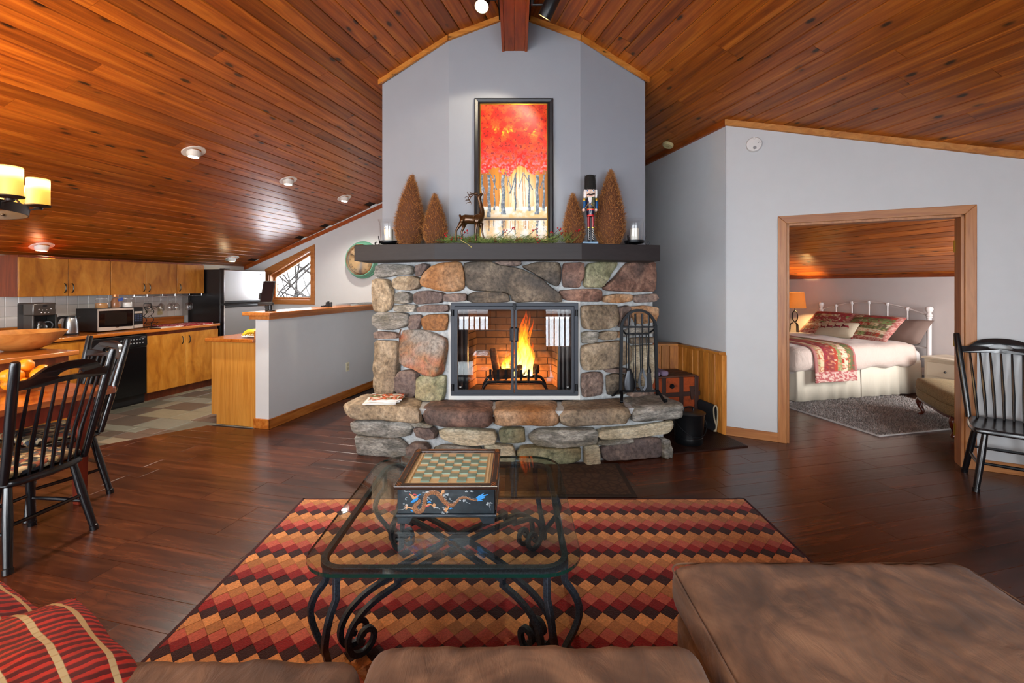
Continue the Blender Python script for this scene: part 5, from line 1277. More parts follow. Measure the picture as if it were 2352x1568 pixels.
for pts, ws in (([(400, 1135), (450, 1105), (500, 1070), (535, 1050)], [10, 50, 60, 20]), ([(520, 1020), (555, 995), (580, 980)], [30, 18, 4]), ([(1590, 1060), (1640, 1020), (1720, 970)], [40, 34, 4]), ([(1600, 1065), (1690, 1025), (1795, 985)], [44, 40, 4]), ([(1610, 1090), (1680, 1060), (1740, 1045)], [40, 30, 4]), ([(1600, 1095), (1650, 1095), (1700, 1092)], [34, 24, 4]), ([(400, 1270), (425, 1285), (440, 1295)], [24, 20, 4]), ([(700, 1130), (740, 1120), (770, 1135)], [14, 24, 6]), ([(1100, 1245), (1130, 1235), (1160, 1240)], [24, 24, 4])): ribbon(pts, ws, M_bl, 'blue_flame')
for pts, ws in (([(440, 985), (480, 990), (510, 1005)], [16, 30, 10]), ([(378, 970), (385, 990), (392, 1000)], [14, 18, 8]), ([(1030, 1140), (1060, 1180), (1085, 1195)], [18, 26, 10]), ([(660, 1190), (700, 1200), (740, 1185)], [16, 20, 8])): ribbon(pts, ws, M_rd, 'red_mark')
for cx, cy, ax_ in ((345, 1215, -1), (965, 930, 1), (800, 1185, 1), (1055, 1265, -1)):
    for k in range(5):
        a = math.radians(-60+30*k)+(PI if ax_ < 0 else 0); ribbon([(cx, cy), (cx+38*math.cos(a), cy+38*math.sin(a)), (cx+62*math.cos(a+.25), cy+62*math.sin(a+.25))], [22, 15, 3], M_tn, 'claw')
for pts in ([(445, 1240), (400, 1230), (345, 1215)], [(945, 1010), (960, 970), (965, 930)], [(680, 1190), (740, 1165), (800, 1185)], [(1085, 1190), (1075, 1230), (1055, 1265)]): ribbon(pts, [34, 24, 18], M_tn, 'dragon_limb')
R = random.Random(6); wl = MB()
def cloud(cx, cy, w, hh, n):
    for k in range(n):
        x, y, r = cx+R.uniform(-w, w), cy+R.uniform(-hh, hh), R.uniform(12, 22)
        wl.tube([(DX(x+(r*(1-.06*i))*math.cos(i*.55)), DY-.0006, DZ(y+(r*(1-.06*i))*.75*math.sin(i*.55))) for i in range(15)], .00042, 4)
for c in ((300, 1190, 55, 40, 8), (690, 940, 80, 14, 7), (1050, 1020, 60, 50, 12), (1450, 930, 80, 12, 8), (1800, 1150, 75, 22, 10), (1340, 1100, 60, 26, 9), (850, 1205, 40, 22, 6), (1020, 1310, 50, 14, 6), (735, 1065, 38, 38, 6), (1000, 1235, 30, 24, 4)): cloud(*c)
for pts in ([(160, 1268), (230, 1262), (300, 1240)], [(1100, 1075), (1160, 1105), (1215, 1125)], [(1815, 1190), (1830, 1230), (1835, 1275)], [(1400, 1120), (1440, 1140), (1475, 1155)], [(880, 1220), (910, 1240), (930, 1262)], [(405, 950), (360, 930), (310, 940), (275, 920), (310, 905)], [(350, 1035), (310, 1050), (300, 1075), (330, 1085)]):
    wl.tube([(DX(p.x), DY-.0006, DZ(p.y)) for p in spline([(x, y, 0) for x, y in pts], 4)], .0005, 4)
spn = spline([(x, y, 0) for x, y in [(525, 1130), (540, 1240), (590, 1235), (610, 1110), (650, 985), (740, 925), (860, 925), (960, 1000), (1060, 1105), (1140, 1140), (1210, 1100), (1290, 1030), (1380, 1015), (1480, 1050), (1570, 1065)]], 8)
for p in spn[::2]: wl.ball((DX(p.x), DY-.0004, DZ(p.y)), .0009, 5)
obj('white_cloud_line', wl, M_wl, cb)['kind'] = 'stuff'

# ------------------------------------------------------------------ suede sofa and ottoman in the foreground
t = NT('brown_suede'); co = t.objco(); n1_ = t.noise(co, 3.2, 3, .6, 1.5); n2_ = t.noise(t.n('Mapping', {0: co, 3: (9, 3.2, 5), 2: (0, 0, .6)}).outputs[0], 1.6, 4, .6, 1.4); n3_ = t.noise(co, 260, 2)
c = t.ramp(n1_, [(.32, lin('#4e3626')), (.5, lin('#6e4e38')), (.66, lin('#8a654a'))])
c = t.mix(.5, c, t.ramp(n2_, [(.35, (.72, .72, .72)), (.65, (1.2, 1.2, 1.2))]), 'MULTIPLY')
t.bsdf(color=c, rough=.9, sheen=.08, normal=t.bump(t.math('MULTIPLY_ADD', n3_, .05, n2_), .6, .014)); M_sued = t.m
M_under = plain('dark_suede', '#2e241d', .9)
sf = thing('sofa', 'brown suede sofa seen from behind its seat at the bottom of the view', 'sofa', (-.6, .75, 0), 0)
SO = (.6, -.75, 0)
def wr(sd): return lambda p: p+Vector((0, 0, .009*noise.fractal(Vector((p.x*7+p.y*5+sd, p.y*3-p.x*2, sd)), .8, 2, 3)+.005*noise.noise(Vector((p.x*20+p.y*12, p.y*4, sd)))))
obj('base', rbox(-1.98, .52, .20, 1.17, .10, .29, .03, 10, .004, 4), M_sued, sf, SO, smooth=180)
obj('backrest', rbox(-1.98, .52, .02, .30, .12, .70, .08, 10, .006, 4), M_sued, sf, SO, smooth=180)
obj('armrest', rbox(-2.16, -1.96, .02, 1.18, .10, .60, .08, 10, .005, 4), M_sued, sf, SO, smooth=180)
for i, (a, b_) in enumerate(((-1.95, -1.09), (-1.08, -.405), (-.395, .512))):
    obj('seat_cushion', rbox(a, b_, .28, 1.288-(.0 if i == 2 else .05), .285, .450, .055, 26, 0, 3, i, .02, wr(i*3.1)), M_sued, sf, SO, smooth=180)
for x in (-1.9, .44):
    for y in (.1, 1.1): obj('leg', MB().box(x-.03, x+.03, y-.03, y+.03, .0135 if y > 1 else 0, .11), M_blackp, sf, SO)
ot = thing('ottoman', 'large brown suede chaise section jutting forward at the right of the sofa', 'ottoman', (1.1, 1.0, 0), 0); OO = (-1.1, -1.0, 0)
obj('base', rbox(.58, 1.61, .42, 1.64, .06, .29, .03, 12, .003, 4), M_sued, ot, OO, smooth=180)
obj('cushion', rbox(.560, 1.632, .40, 1.662, .285, .453, .06, 34, 0, 3, 5, .016, wr(21.)), M_sued, ot, OO, smooth=180)
obj('piping', MB().tube([(x, y, .432) for x, y in rrect(.564, 1.628, .404, 1.658, .05, 5)], .0035, 5, True), M_sued, ot, OO)
for x in (.66, 1.53):
    for y in (.5, 1.52): obj('leg', MB().box(x-.03, x+.03, y-.03, y+.03, .0135 if y > 1 else 0, .07), M_blackp, ot, OO)
# striped velvet pillows
t = NT('striped_velvet'); co = t.objco(); s = t.n('SeparateXYZ', {0: co}); n_ = t.noise(co, 30, 3)
fy = t.math('FRACT', t.math('MULTIPLY', t.math('ADD', s.outputs[1], 5.0), 10.5)); fx_ = t.math('FRACT', t.math('MULTIPLY', t.math('ADD', t.math('ADD', s.outputs[0], 5.0), t.math('MULTIPLY', n_, .006)), 48))
base = t.mix(t.ramp(fx_, [(.42, (0, 0, 0)), (.5, (1, 1, 1))]), lin('#cf2a1e'), lin('#640410')); base = t.mix(.6, base, t.ramp(n_, [(.3, (.6, .6, .6)), (.7, (1.4, 1.4, 1.4))]), 'MULTIPLY')
c = t.mix(t.ramp(fy, [(.15, (1, 1, 1)), (.17, (0, 0, 0))]), base, lin('#d8c08e'))
t.bsdf(color=c, rough=.55, normal=t.bump(t.ramp(fx_, [(.35, (0, 0, 0)), (.55, (1, 1, 1))]), .5, .004)); M_vel = t.m
p1 = obj('throw_pillow', pillow(.52, .52, .20, 22, .012, 1), M_vel, None, (-1.46, 1.10, .59), rot=(math.radians(-28), math.radians(24), math.radians(-12)), smooth=180)
tag(p1, 'larger red velvet pillow with cream stripes at the far left end of the sofa', 'pillow', 'striped pillows on the sofa')
p2 = obj('throw_pillow', pillow(.46, .46, .17, 22, .012, 4), M_vel, None, (-1.22, 1.07, .50), rot=(math.radians(-12), math.radians(12), math.radians(-26)), smooth=180)
tag(p2, 'smaller red striped velvet pillow lying flatter in front of the larger one', 'pillow', 'striped pillows on the sofa')

# ------------------------------------------------------------------ black windsor chairs
t = NT('rubbed_black'); co = t.objco(); n_ = t.noise(co, 22, 4, .7); t.bsdf(color=t.mix(t.ramp(n_, [(.70, (0, 0, 0)), (.76, (1, 1, 1))]), lin('#0d0d10'), lin('#4a2a1a')), rough=.22, coat=.4, coatr=.2); M_chair = t.m
def bent(x): return -.030*(1-(x/.24)**2)
def chair_parts(o):
    seat = MB(); ol = [(-.225, .19), (-.19, .225), (0, .235), (.19, .225), (.225, .19), (.23, .05), (.20, -.14), (.14, -.195), (0, -.215), (-.14, -.195), (-.20, -.14), (-.23, .05)]
    P = spline([(x, y, 0) for x, y in ol], 4, True); n = len(P)
    rings = [(.93, .412), (1.0, .424), (1.0, .442), (.97, .452), (.85, .450), (.6, .442), (.3, .440)]
    for s, z in rings: seat.v += [(p.x*s, p.y*s, z-(.006 if s < .9 else 0)) for p in P]
    seat.v.append((0, 0, .433)); m = len(rings)
    for r in range(m-1): seat.f += [(r*n+j, r*n+(j+1) % n, (r+1)*n+(j+1) % n, (r+1)*n+j) for j in range(n)]
    seat.f += [((m-1)*n+j, (m-1)*n+(j+1) % n, m*n) for j in range(n)]; seat.f.append(tuple(reversed(range(n))))
    obj('seat', seat, M_chair, o)
    for s in (-1, 1):
        obj('post', MB().tube([(s*.195, -.165, .44), (s*.20, -.185, .52), (s*.215, -.225, .70), (s*.232, -.268, .90), (s*.243, -.300, 1.055), (s*.244, -.303, 1.07)], [.017, .019, .021, .0215, .02, .017], 12), M_chair, o)
        for fy_, ys in ((.15, .205), (-.135, -.215)):
            obj('leg', MB().tube([(s*.155, fy_, .425), (s*.178, fy_+(ys-fy_)*.4, .25), (s*.208, fy_+(ys-fy_)*.93, .03), (s*.209, fy_+(ys-fy_)*.95, .028), (s*.212, ys, 0)], [.017, .022, .0185, .022, .0215], 12), M_chair, o)
        obj('stretcher', MB().tube([(s*.186, .178, .18), (s*.19, 0, .18), (s*.186, -.185, .18)], [.009, .0125, .009], 8), M_chair, o)
    obj('stretcher', MB().tube([(-.182, .178, .20), (0, .178, .20), (.182, .178, .20)], [.009, .0125, .009], 8), M_chair, o)
    obj('stretcher', MB().tube([(-.18, -.175, .22), (0, -.175, .22), (.18, -.175, .22)], [.009, .0125, .009], 8), M_chair, o)
    top = spline([(-.232, .972, 0), (-.19, .972, 0), (-.165, .985, 0), (-.12, 1.022, 0), (-.06, 1.038, 0), (0, 1.042, 0), (.06, 1.038, 0), (.12, 1.022, 0), (.165, .985, 0), (.19, .972, 0), (.232, .972, 0)], 3)
    bot = [(.232, .925), (.18, .922), (.12, .926), (.06, .932), (0, .934), (-.06, .932), (-.12, .926), (-.18, .922), (-.232, .925)]
    hole = [(-.068, .972), (-.06, .963), (0, .962), (.06, .963), (.068, .972), (.055, .984), (.03, .994), (0, .997), (-.03, .994), (-.055, .984)]
    rail = MB().prism([(p.x, p.y) for p in top]+bot, -.012, .012, [hole], axis='y')
    rail.v = [(x, y-.272-(z-.93)*.21+bent(x), z) for x, y, z in rail.v]
    obj('crest_rail', rail, M_chair, o, bevel=.004, smooth=30)
    for i in range(7):
        x = (i-3)/3; xb, xt = x*.145, x*.172; yb = -.195+.03*x*x
        obj('spindle', MB().tube([(xb, yb, .44), (xb+(xt-xb)*.35, yb+(-.245-yb)*.30+bent(xt)*.35, .62), (xt, -.270+bent(xt), .93)], [.0075, .0105, .0065], 8), M_chair, o)
def make_chair(label, loc, rz, first=[None]):
    if first[0] is None:
        o = thing('windsor_chair', label, 'chair', loc, rz, 'black windsor chairs'); chair_parts(o); first[0] = o; return o
    return dup(first[0], loc, rz, label)
make_chair('black spindle back windsor chair in front, its back to the room, at the dining table', (-2.735, 2.505, 0), math.radians(84))
make_chair('black spindle back windsor chair at the far end of the dining table', (-3.10, 3.045, 0), math.radians(157))
ch3 = make_chair('glossy black windsor chair standing against the bedroom wall beside the doorway', (3.535, 3.22, 0), math.radians(143))
t = NT('tapestry'); co = t.objco(); vo = t.n('TexVoronoi', {'Vector': co, 'Scale': 34.0}); hs = t.n('SeparateColor', {0: vo.outputs['Color']})
t.bsdf(color=t.ramp(hs.outputs[0], [(0, lin('#1e1a18')), (.25, lin('#6a5236')), (.45, lin('#a08a64')), (.6, lin('#7a3a20')), (.75, lin('#2c3038')), (.9, lin('#c2b090'))], 'CONSTANT'), rough=.9, normal=t.bump(vo.outputs[0], .4)); M_tap = t.m
for nm, (x, y), a in (('tapestry seat pad tied on the front dining chair', (-2.735, 2.505), 84), ('tapestry seat pad on the chair at the far table end', (-3.10, 3.045), 157)):
    c = obj('seat_pad', rbox(-.195, .195, -.16, .20, .4475, .49, .02, 9, .004, 9), M_tap, None, (x, y, 0), math.radians(a), smooth=180); tag(c, nm, 'cushion', 'tapestry chair pads')
# dining table, fruit bowl, oranges
M_table = wood('cherry_table', '#6a2a12', '#96481f', '#b8682e', rz=None, axis=1, grain=(1.2, 14, 14), rough=.16, var=.05, coat=.5)
M_tleg = wood('red_table_leg', '#4a160c', '#6e2414', '#80301c', rz=None, axis=2, grain=(1.4, 18, 18), rough=.3, var=.05)
dt = thing('dining_table', 'polished red brown dining table with plank top at the left edge', 'table', Lp(-3.89, 1.62), RL)
for i in range(6):
    x0 = -.49+i*.1635
    poly_ = [(x0, -.78), (x0+.1625, -.78), (x0+.1625, .785), (x0, .785)]
    if i == 5: poly_ = [(x0, -.78), (.49, -.78)]+arc(.42, .715, .07, 0, PI/2, 6)+[(x0, .785)]
    if i == 0: poly_ = [(-.49, -.78), (x0+.1625, -.78), (x0+.1625, .785)]+arc(-.42, .715, .07, PI/2, PI, 6)
    obj('plank', MB().prism(poly_, .712, .748), M_table, dt, bevel=.007 if i in (0, 5) else .0015, smooth=30)
obj('apron', MB().box(-.40, .40, .65, .672, .60, .712).box(.385, .407, -.7, .672, .60, .712).box(-.407, -.385, -.7, .672, .60, .712), M_tleg, dt, bevel=.003)
for sx in (-1, 1):
    for y in (.62, -.68): obj('leg', MB().tube([(sx*.36, y, .712), (sx*.36, y, .58), (sx*.36, y, .56), (sx*.36, y, 0)], [.055, .055, .05, .036], 4, phase=PI/4), M_tleg, dt, smooth=0, bevel=.004)
ob = thing('fruit_bowl', 'clear glass bowl full of oranges on the dining table', 'bowl', (-3.26, 3.02, .7485), 0)
obj('glass', MB().lathe([(0, .004), (.06, 0), (.062, .006), (.10, .04), (.135, .085), (.14, .09), (.131, .09), (.096, .045), (.058, .012), (0, .01)], 32), M_glass, ob, smooth=60)
t = NT('orange_peel'); co = t.objco(); t.bsdf(color=t.mix(t.noise(co, 10, 2), lin('#e07a0c'), lin('#f09a18')), rough=.38, normal=t.bump(t.noise(co, 420, 1), .25, .002), sss=.05); M_or = t.m
first = None
for k, (x, y, z, w) in enumerate(((-.05, -.05, .055, 'bottom of the bowl, front left'), (.045, -.055, .055, 'bottom of the bowl, front right'), (.06, .04, .055, 'bottom of the bowl, far right'), (-.04, .05, .055, 'bottom of the bowl, far left'),
     (-.085, -.03, .105, 'at the left rim of the bowl'), (.015, -.075, .115, 'in front on the heap'), (.085, .0, .108, 'at the right rim of the bowl'), (-.03, .02, .125, 'in the middle of the heap'), (.05, .06, .120, 'behind on the right of the heap'), (.012, -.012, .170, 'crowning the heap'))):
    lab = 'orange '+w+' on the dining table'
    if first is None:
        first = thing('orange', lab, 'orange', (-3.26+x, 3.02+y, .7485+z), 0, 'oranges in the glass bowl'); obj('peel', MB().ball((0, 0, 0), .044, 18, (1, 1, .96)), M_or, first, smooth=180); obj('navel', MB().ball((.0, -.036, .014), .003, 6), plain('stem_scar', '#7a6a30', .8), first)
    else: dup(first, (-3.26+x, 3.02+y, .7485+z), k*1.3, lab)
# chandelier
M_ring = plain('aged_iron', '#3c3430', .45, metal=.7, var=.2)
chn = thing('chandelier', 'round iron chandelier with amber candle glass shades over the dining table', 'chandelier', (-2.886, 2.163, 1.845), 0)
obj('ring', MB().bar([(.385*math.cos(a), .385*math.sin(a), 0) for a in [i*PI/32 for i in range(64)]], .006, .05, (0, 0, 1), True), M_ring, chn, smooth=60)
t = NT('amber_glass'); g = t.n('TexCoord').outputs['Generated']; s = t.n('SeparateXYZ', {0: g}); cc = t.ramp(s.outputs[2], [(0, lin('#f2a838')), (.55, lin('#f7b94c')), (.85, lin('#fff0b8')), (1, lin('#f8c860'))])
t.bsdf(color=lin('#e8b060'), rough=.5, emis=cc, emis_s=t.ramp(s.outputs[2], [(0, (.55, .55, .55)), (.5, (.7, .7, .7)), (.82, (2.2, 2.2, 2.2)), (1, (.9, .9, .9))])); M_amb = t.m
for i in range(9):
    a = math.radians(7+40*i); c, s_ = math.cos(a), math.sin(a); x, y = .42*c, .42*s_
    sh = obj('shade', MB().lathe([(.0, .002), (.046, .002), (.048, .01), (.048, .14), (.046, .145), (.042, .145), (.040, .12), (.040, .012), (0, .012)], 28), M_amb, chn, (x, y, .04), smooth=40)
    obj('cup', MB().lathe([(0, .018), (.018, .018), (.02, .028), (.05, .034), (.054, .038), (.053, .043), (0, .042)], 24), M_ring, chn, (x, y, 0))
    obj('bracket', MB().bar([(.385*c, .385*s_, -.015), (.39*c, .39*s_, .012), (x, y, .02)], .014, .006, (0, 0, 1)), M_ring, chn)
    obj('stud', MB().ball((.372*c, .372*s_, 0), .008, 8), M_ring, chn)
for i in range(3):
    a = math.radians(50+120*i); obj('arm', MB().bar([(.05*math.cos(a), .05*math.sin(a), .52), (.375*math.cos(a), .375*math.sin(a), .01)], .026, .008, (0, 0, 1)), M_ring, chn)
obj('hub', MB().lathe([(0, .48), (.05, .48), (.055, .52), (.02, .56), (.012, .9), (.012, zL(-3.3)-1.845-.0)], 16), M_ring, chn)
light('chandelier_light', 'POINT', (-2.886, 2.163, 2.12), 44, (1.0, .66, .30), shadow_soft_size=.30)
# ------------------------------------------------------------------ kitchen (all in the left wing's frame: u right, v deep)
M_cab = wood('cherry_cabinet', '#8a4c12', '#b07022', '#c88c3a', rz=None, axis=2, grain=(3.2, 9, 9), rough=.32, var=.12, ring=.3)
M_cabe = wood('fir_panel', '#a8661e', '#c98a38', '#dba050', rz=None, axis=2, grain=(1.2, 26, 26), rough=.35, var=.05, ring=.25)
M_cabd = wood('cherry_frame', '#5a240c', '#7a3514', '#8e4620', rz=None, axis=2, grain=(1.5, 20, 20), rough=.4, var=.05)
M_ctop = wood('oak_counter', '#8a4412', '#ac6022', '#c07a34', rz=None, axis=1, grain=(1.2, 20, 20), rough=.18, var=.05, ring=.35, coat=.3)
M_pull = plain('bronze_pull', '#3a352e', .3, metal=.8)
LO = Lp(0, 0)
def kroot(name, label, cat, u, v, z=0, group=None): return thing(name, label, cat, Lp(u, v, z), RL, group)
def pull(par, x, y, z, ln=.10, axis='z'):
    pts = [(x, y, z-ln/2), (x+.012, y, z-ln/2+.006), (x+.024, y, z-.02), (x+.024, y, z+.02), (x+.012, y, z+ln/2-.006), (x, y, z+ln/2)]
    if axis == 'y': pts = [(px_, y+(pz-z), z) for px_, _, pz in pts]
    obj('handle', MB().tube(spline(pts, 3), [.0055]*16, 7), M_pull, par)
def wall_cab(label, v0, v1, hinge):
    o = kroot('wall_cabinet', label, 'cabinet', -6.05, v0, 1.33, 'cherry wall cabinets above the counter'); w = v1-v0
    obj('body', MB().box(-.348, -.02, .001, w-.001, 0, .435), M_cabd, o, bevel=.002)
    n = len(hinge); dw_ = w/n
    for i, hg in enumerate(hinge):
        d = obj('door', MB().box(-.019, 0, i*dw_+.003, (i+1)*dw_-.003, .002, .412), M_cab, o, bevel=.002)
        pull(d, 0, (i+1)*dw_-.035 if hg == 'R' else i*dw_+.035, .09)
    return o
wall_cab('cherry wall cabinet with two doors above the coffee maker and microwave', 3.30, 4.155, 'RL')
wall_cab('cherry wall cabinet with two doors above the wire wine rack', 4.157, 4.99, 'RL')
wall_cab('narrow cherry wall cabinet with one door beside the refrigerator', 4.992, 5.41, 'L')
def base_cab(label, u, v0, v1, doors, drawers=0, name='base_cabinet'):
    o = kroot(name, label, 'cabinet', u, v0, 0); w = v1-v0
    obj('body', MB().box(-.60, -.02, .001, w-.001, .10, .858), M_cabd, o, bevel=.002); obj('toe_kick', MB().box(-.60, -.08, .001, w-.001, 0, .10), M_cabd, o)
    if drawers:
        hh = (.85-.11)/drawers
        for i in range(drawers):
            d = obj('drawer', MB().box(-.019, 0, .003, w-.003, .11+i*hh+.002, .11+(i+1)*hh-.002), M_cab, o, bevel=.002); pull(d, 0, w/2, .11+(i+.5)*hh, .1, 'y')
    for i, hg in enumerate(doors):
        dw_ = w/len(doors); d = obj('door', MB().box(-.019, 0, i*dw_+.003, (i+1)*dw_-.003, .11, .818), M_cab, o, bevel=.002); pull(d, 0, (i+1)*dw_-.05 if hg == 'R' else i*dw_+.05, .72)
    return o
UF = -5.76
base_cab('cherry base cabinet with two doors between dishwasher and refrigerator', UF, 4.362, 5.375, 'RL')
base_cab('cherry base cabinet of drawers left of the black dishwasher', UF, 2.95, 3.745, '', 3)
base_cab('cherry base cabinet behind the wooden salad bowl', UF, 1.9, 2.948, 'RL')
ctr = kroot('countertop', 'long oak kitchen counter with oak backsplash strip under the wall cabinets', 'countertop', UF, 1.9)
obj('slab', MB().box(-.635, .035, 0, 3.475, .862, .90), M_ctop, ctr, bevel=.005); obj('upstand', MB().box(-.638, -.618, 0, 3.47, .90, 1.0), M_ctop, ctr, bevel=.003)
dw = kroot('dishwasher', 'black built in dishwasher with a control panel under the counter', 'dishwasher', UF, 3.749)
obj('body', MB().box(-.58, -.03, .002, .608, .02, .855), M_blackp, dw); obj('door', MB().box(-.03, .008, .004, .606, .12, .70), plain('dishwasher_black', '#08090b', .22), dw, bevel=.004)
pnl = obj('control_panel', MB().prism([(-.03, .705), (.008, .705), (.02, .72), (.016, .845), (-.03, .85)], .004, .606, axis='y'), plain('panel_black', '#0c0d10', .3), dw, smooth=0, bevel=.003)
M_key = plain('grey_key', '#8a8f96', .5)
for r in range(2):
    for c in range(8): obj('key', MB().box(.0175, .0205, .30+.035*c, .316+.035*c, .745+.045*r, .757+.045*r), M_key, pnl)
obj('badge', MB().lathe([(0, 0), (.02, 0), (.02, .002), (0, .003)], 18, (.0185, .555, .815), Matrix.Rotation(PI/2, 3, 'Y') @ Matrix.Diagonal((.6, 1.6, 1))), M_steel, pnl)
obj('kick', MB().box(-.05, -.04, .004, .606, .0, .12), M_blackp, dw)
# backsplash tiles
wk = bpy.data.objects['wall_kitchen']
M_wt = plain('white_tile', '#d3cfca', .3, var=.05, coat=.2)
tm = mesh('tile', pbev([(-.0535, -.0535), (.0535, -.0535), (.0535, .0535), (-.0535, .0535)], 0, .006, .003), M_wt, 0)
obj('grout', MB().box(KW, KW+.003, 1.9, 5.45, 1.0, 1.34), plain('tile_grout', '#a8a49e', .8), wk, LO, RL)
Mx = Matrix.Rotation(RL, 4, 'Z') @ Matrix.Rotation(PI/2, 4, 'Y')
for i in range(26):
    for j in range(3):
        v, z = 2.55+i*.11, 1.058+j*.11; o = bpy.data.objects.new('tile', tm); COL.objects.link(o); o.parent = wk
        o.matrix_basis = Matrix.Translation(Lp(KW+.002, v, z)) @ Mx
M_sprig = plain('sprig_green', '#6a7a50', .8)
for v, z in ((3.65, 1.20), (4.42, 1.12), (4.86, 1.06)):
    b = MB(); R = random.Random(int(v*100))
    for k in range(7):
        a = R.uniform(-1.1, 1.1); L = R.uniform(.03, .055); b.tube([(.0095, 0, 0), (.0095, L*math.sin(a), L*math.cos(a))], .0009, 4)
        for q in (.6, 1): b.ball((.0095, L*q*math.sin(a), L*q*math.cos(a)), .005, 6, (.1, 1, 1))
    obj('sprig', b, M_sprig, wk, Lp(KW, v, z), RL)
op = kroot('outlet_plate', 'beige outlet plate on the tiles behind the hanging glasses', 'outlet', KW+.0085, 5.02, 1.09); obj('plate', MB().box(0, .005, -.035, .035, -.057, .057), plain('beige_plastic', '#b8ac84', .5), op, bevel=.002)
# refrigerator
rf_ = kroot('refrigerator', 'black sided refrigerator with two stainless steel doors under the low roof', 'refrigerator', -5.715, 5.43)
M_fr = plain('fridge_black', '#0d0d0f', .3)
obj('cabinet', MB().box(-.66, -.07, 0, .79, .02, 1.685), M_fr, rf_, bevel=.005)
M_ss = NT('stainless'); co = M_ss.objco((1, 3, 90)); nz_ = M_ss.noise(co, 3, 3); M_ss.bsdf(color=lin('#b4b4b6'), metal=1, rough=M_ss.math('MULTIPLY_ADD', nz_, .12, .26)); M_ss = M_ss.m
for z0, z1 in ((.08, 1.155), (1.185, 1.68)):
    d = obj('door', MB().box(-.068, .0, .003, .787, z0, z1), M_ss, rf_, bevel=.008)
    obj('edge', MB().box(-.066, -.004, .001, .004, z0, z1), M_fr, d)
    obj('handle', MB().box(.0, .022, .01, .78, z1-.035 if z0 < .5 else z0, z1 if z0 < .5 else z0+.035), M_blackp, d, bevel=.006)
obj('badge', MB().box(0, .002, .66, .70, 1.62, 1.635), M_blackp, rf_); obj('top_hinge', MB().box(-.10, .0, .02, .1, 1.685, 1.70), M_blackp, rf_)
# things on the counter
cm = kroot('coffee_maker', 'tall black and steel coffee maker with glass carafe at the left of the counter', 'coffee maker', -5.98, 3.42, .9005)
obj('base', MB().box(-.13, .10, -.10, .10, 0, .035), M_blackp, cm, bevel=.006); obj('tower', MB().box(-.13, -.03, -.10, .10, .03, .36), M_blackp, cm, bevel=.008)
obj('head', MB().box(-.13, .10, -.10, .10, .235, .365), plain('gunmetal', '#56524e', .3, metal=.7), cm, bevel=.012)
M_gm2 = plain('gunmetal2', '#4a4744', .3, metal=.7)
for y0_, y1_ in ((-.105, -.09), (.09, .105)): obj('side_rail', MB().box(-.03, .10, y0_, y1_, .03, .24), M_gm2, cm, bevel=.003)
for y, z in ((-.05, .30), (-.02, .292), (.015, .292), (.05, .302), (-.03, .265), (.0, .262), (.03, .265)): obj('button', MB().ball((.1, y, z), .006, 8), M_chrome, cm)
obj('badge', MB().lathe([(0, 0), (.022, 0), (.02, .003), (0, .003)], 16, (.1, 0, .335), Matrix.Rotation(PI/2, 3, 'Y') @ Matrix.Diagonal((.45, 1, 1))), M_blackp, cm)
obj('carafe', MB().lathe([(0, .038), (.06, .038), (.072, .07), (.07, .12), (.05, .17), (.045, .175), (.04, .165), (.063, .115), (.062, .075), (.05, .046), (0, .044)], 24, (.035, -.01, 0)), M_glass, cm, smooth=60)
obj('coffee', MB().lathe([(0, .047), (.05, .047), (.061, .075), (.062, .1), (0, .1)], 20, (.035, -.01, 0)), plain('coffee', '#140a06', .2), cm)
obj('carafe_handle', MB().bar(spline([(.05, .03, .165), (.075, .06, .165), (.085, .075, .13), (.07, .06, .075)], 4), .018, .01), M_blackp, cm)
kt = kroot('kettle', 'brushed steel electric kettle with black handle between coffee maker and microwave', 'kettle', -5.98, 3.70, .9005)
obj('base', MB().lathe([(0, 0), (.075, 0), (.078, .012), (.07, .02), (0, .02)], 28), M_blackp, kt); obj('body', MB().lathe([(.07, .02), (.072, .03), (.066, .14), (.058, .185), (.056, .19)], 32), M_steel, kt, smooth=50)
obj('lid', MB().lathe([(.058, .188), (.055, .205), (.03, .212), (0, .213)], 28), M_blackp, kt); obj('spout', MB().prism([(.05, .15), (.095, .195), (.05, .195)], -.02, .02, axis='y').xf(Matrix.Rotation(PI/2*.9, 4, 'Z')), M_blackp, kt, bevel=.004)
obj('handle', MB().bar(spline([(0, -.05, .20), (0, -.10, .195), (0, -.128, .14), (0, -.115, .07), (0, -.07, .045)], 5), .026, .02, (1, 0, 0)), M_blackp, kt, smooth=60)
mw = kroot('microwave', 'black microwave with a silver front on the kitchen counter', 'microwave', -5.93, 3.94, .9005)
obj('case', MB().box(-.35, -.012, 0, .50, .012, .275), M_blackp, mw, bevel=.005)
M_sil = plain('silver_plastic', '#b9ada2', .35, metal=.3)
obj('front_frame', MB().prism([(0, .015), (.385, .015), (.385, .272), (0, .272)], -.012, .008, [[(.005, .06), (.38, .045), (.38, .25), (.005, .25)]], axis='x').xf(Matrix.Identity(4)), M_sil, mw, smooth=0, bevel=.002)
dd = obj('door', MB().box(-.01, .004, .006, .379, .05, .25), plain('smoked_glass', '#070708', .08, coat=.5), mw)
obj('window', MB().box(.004, .0048, .07, .31, .08, .225), plain('oven_screen', '#15120f', .2), dd)
obj('control_panel', MB().box(-.012, .008, .387, .498, .015, .272), plain('mw_black', '#0c0d10', .3), mw, bevel=.002)
obj('display', MB().box(.008, .009, .395, .49, .20, .225), M_sil, mw)
for r in range(4):
    for c in range(3): obj('key', MB().box(.008, .0095, .398+.031*c, .42+.031*c, .105+.022*r, .118+.022*r), plain('blue_key', '#2a3650', .5) if (r+c) == 0 else bpy.data.materials['blue_key'], mw)
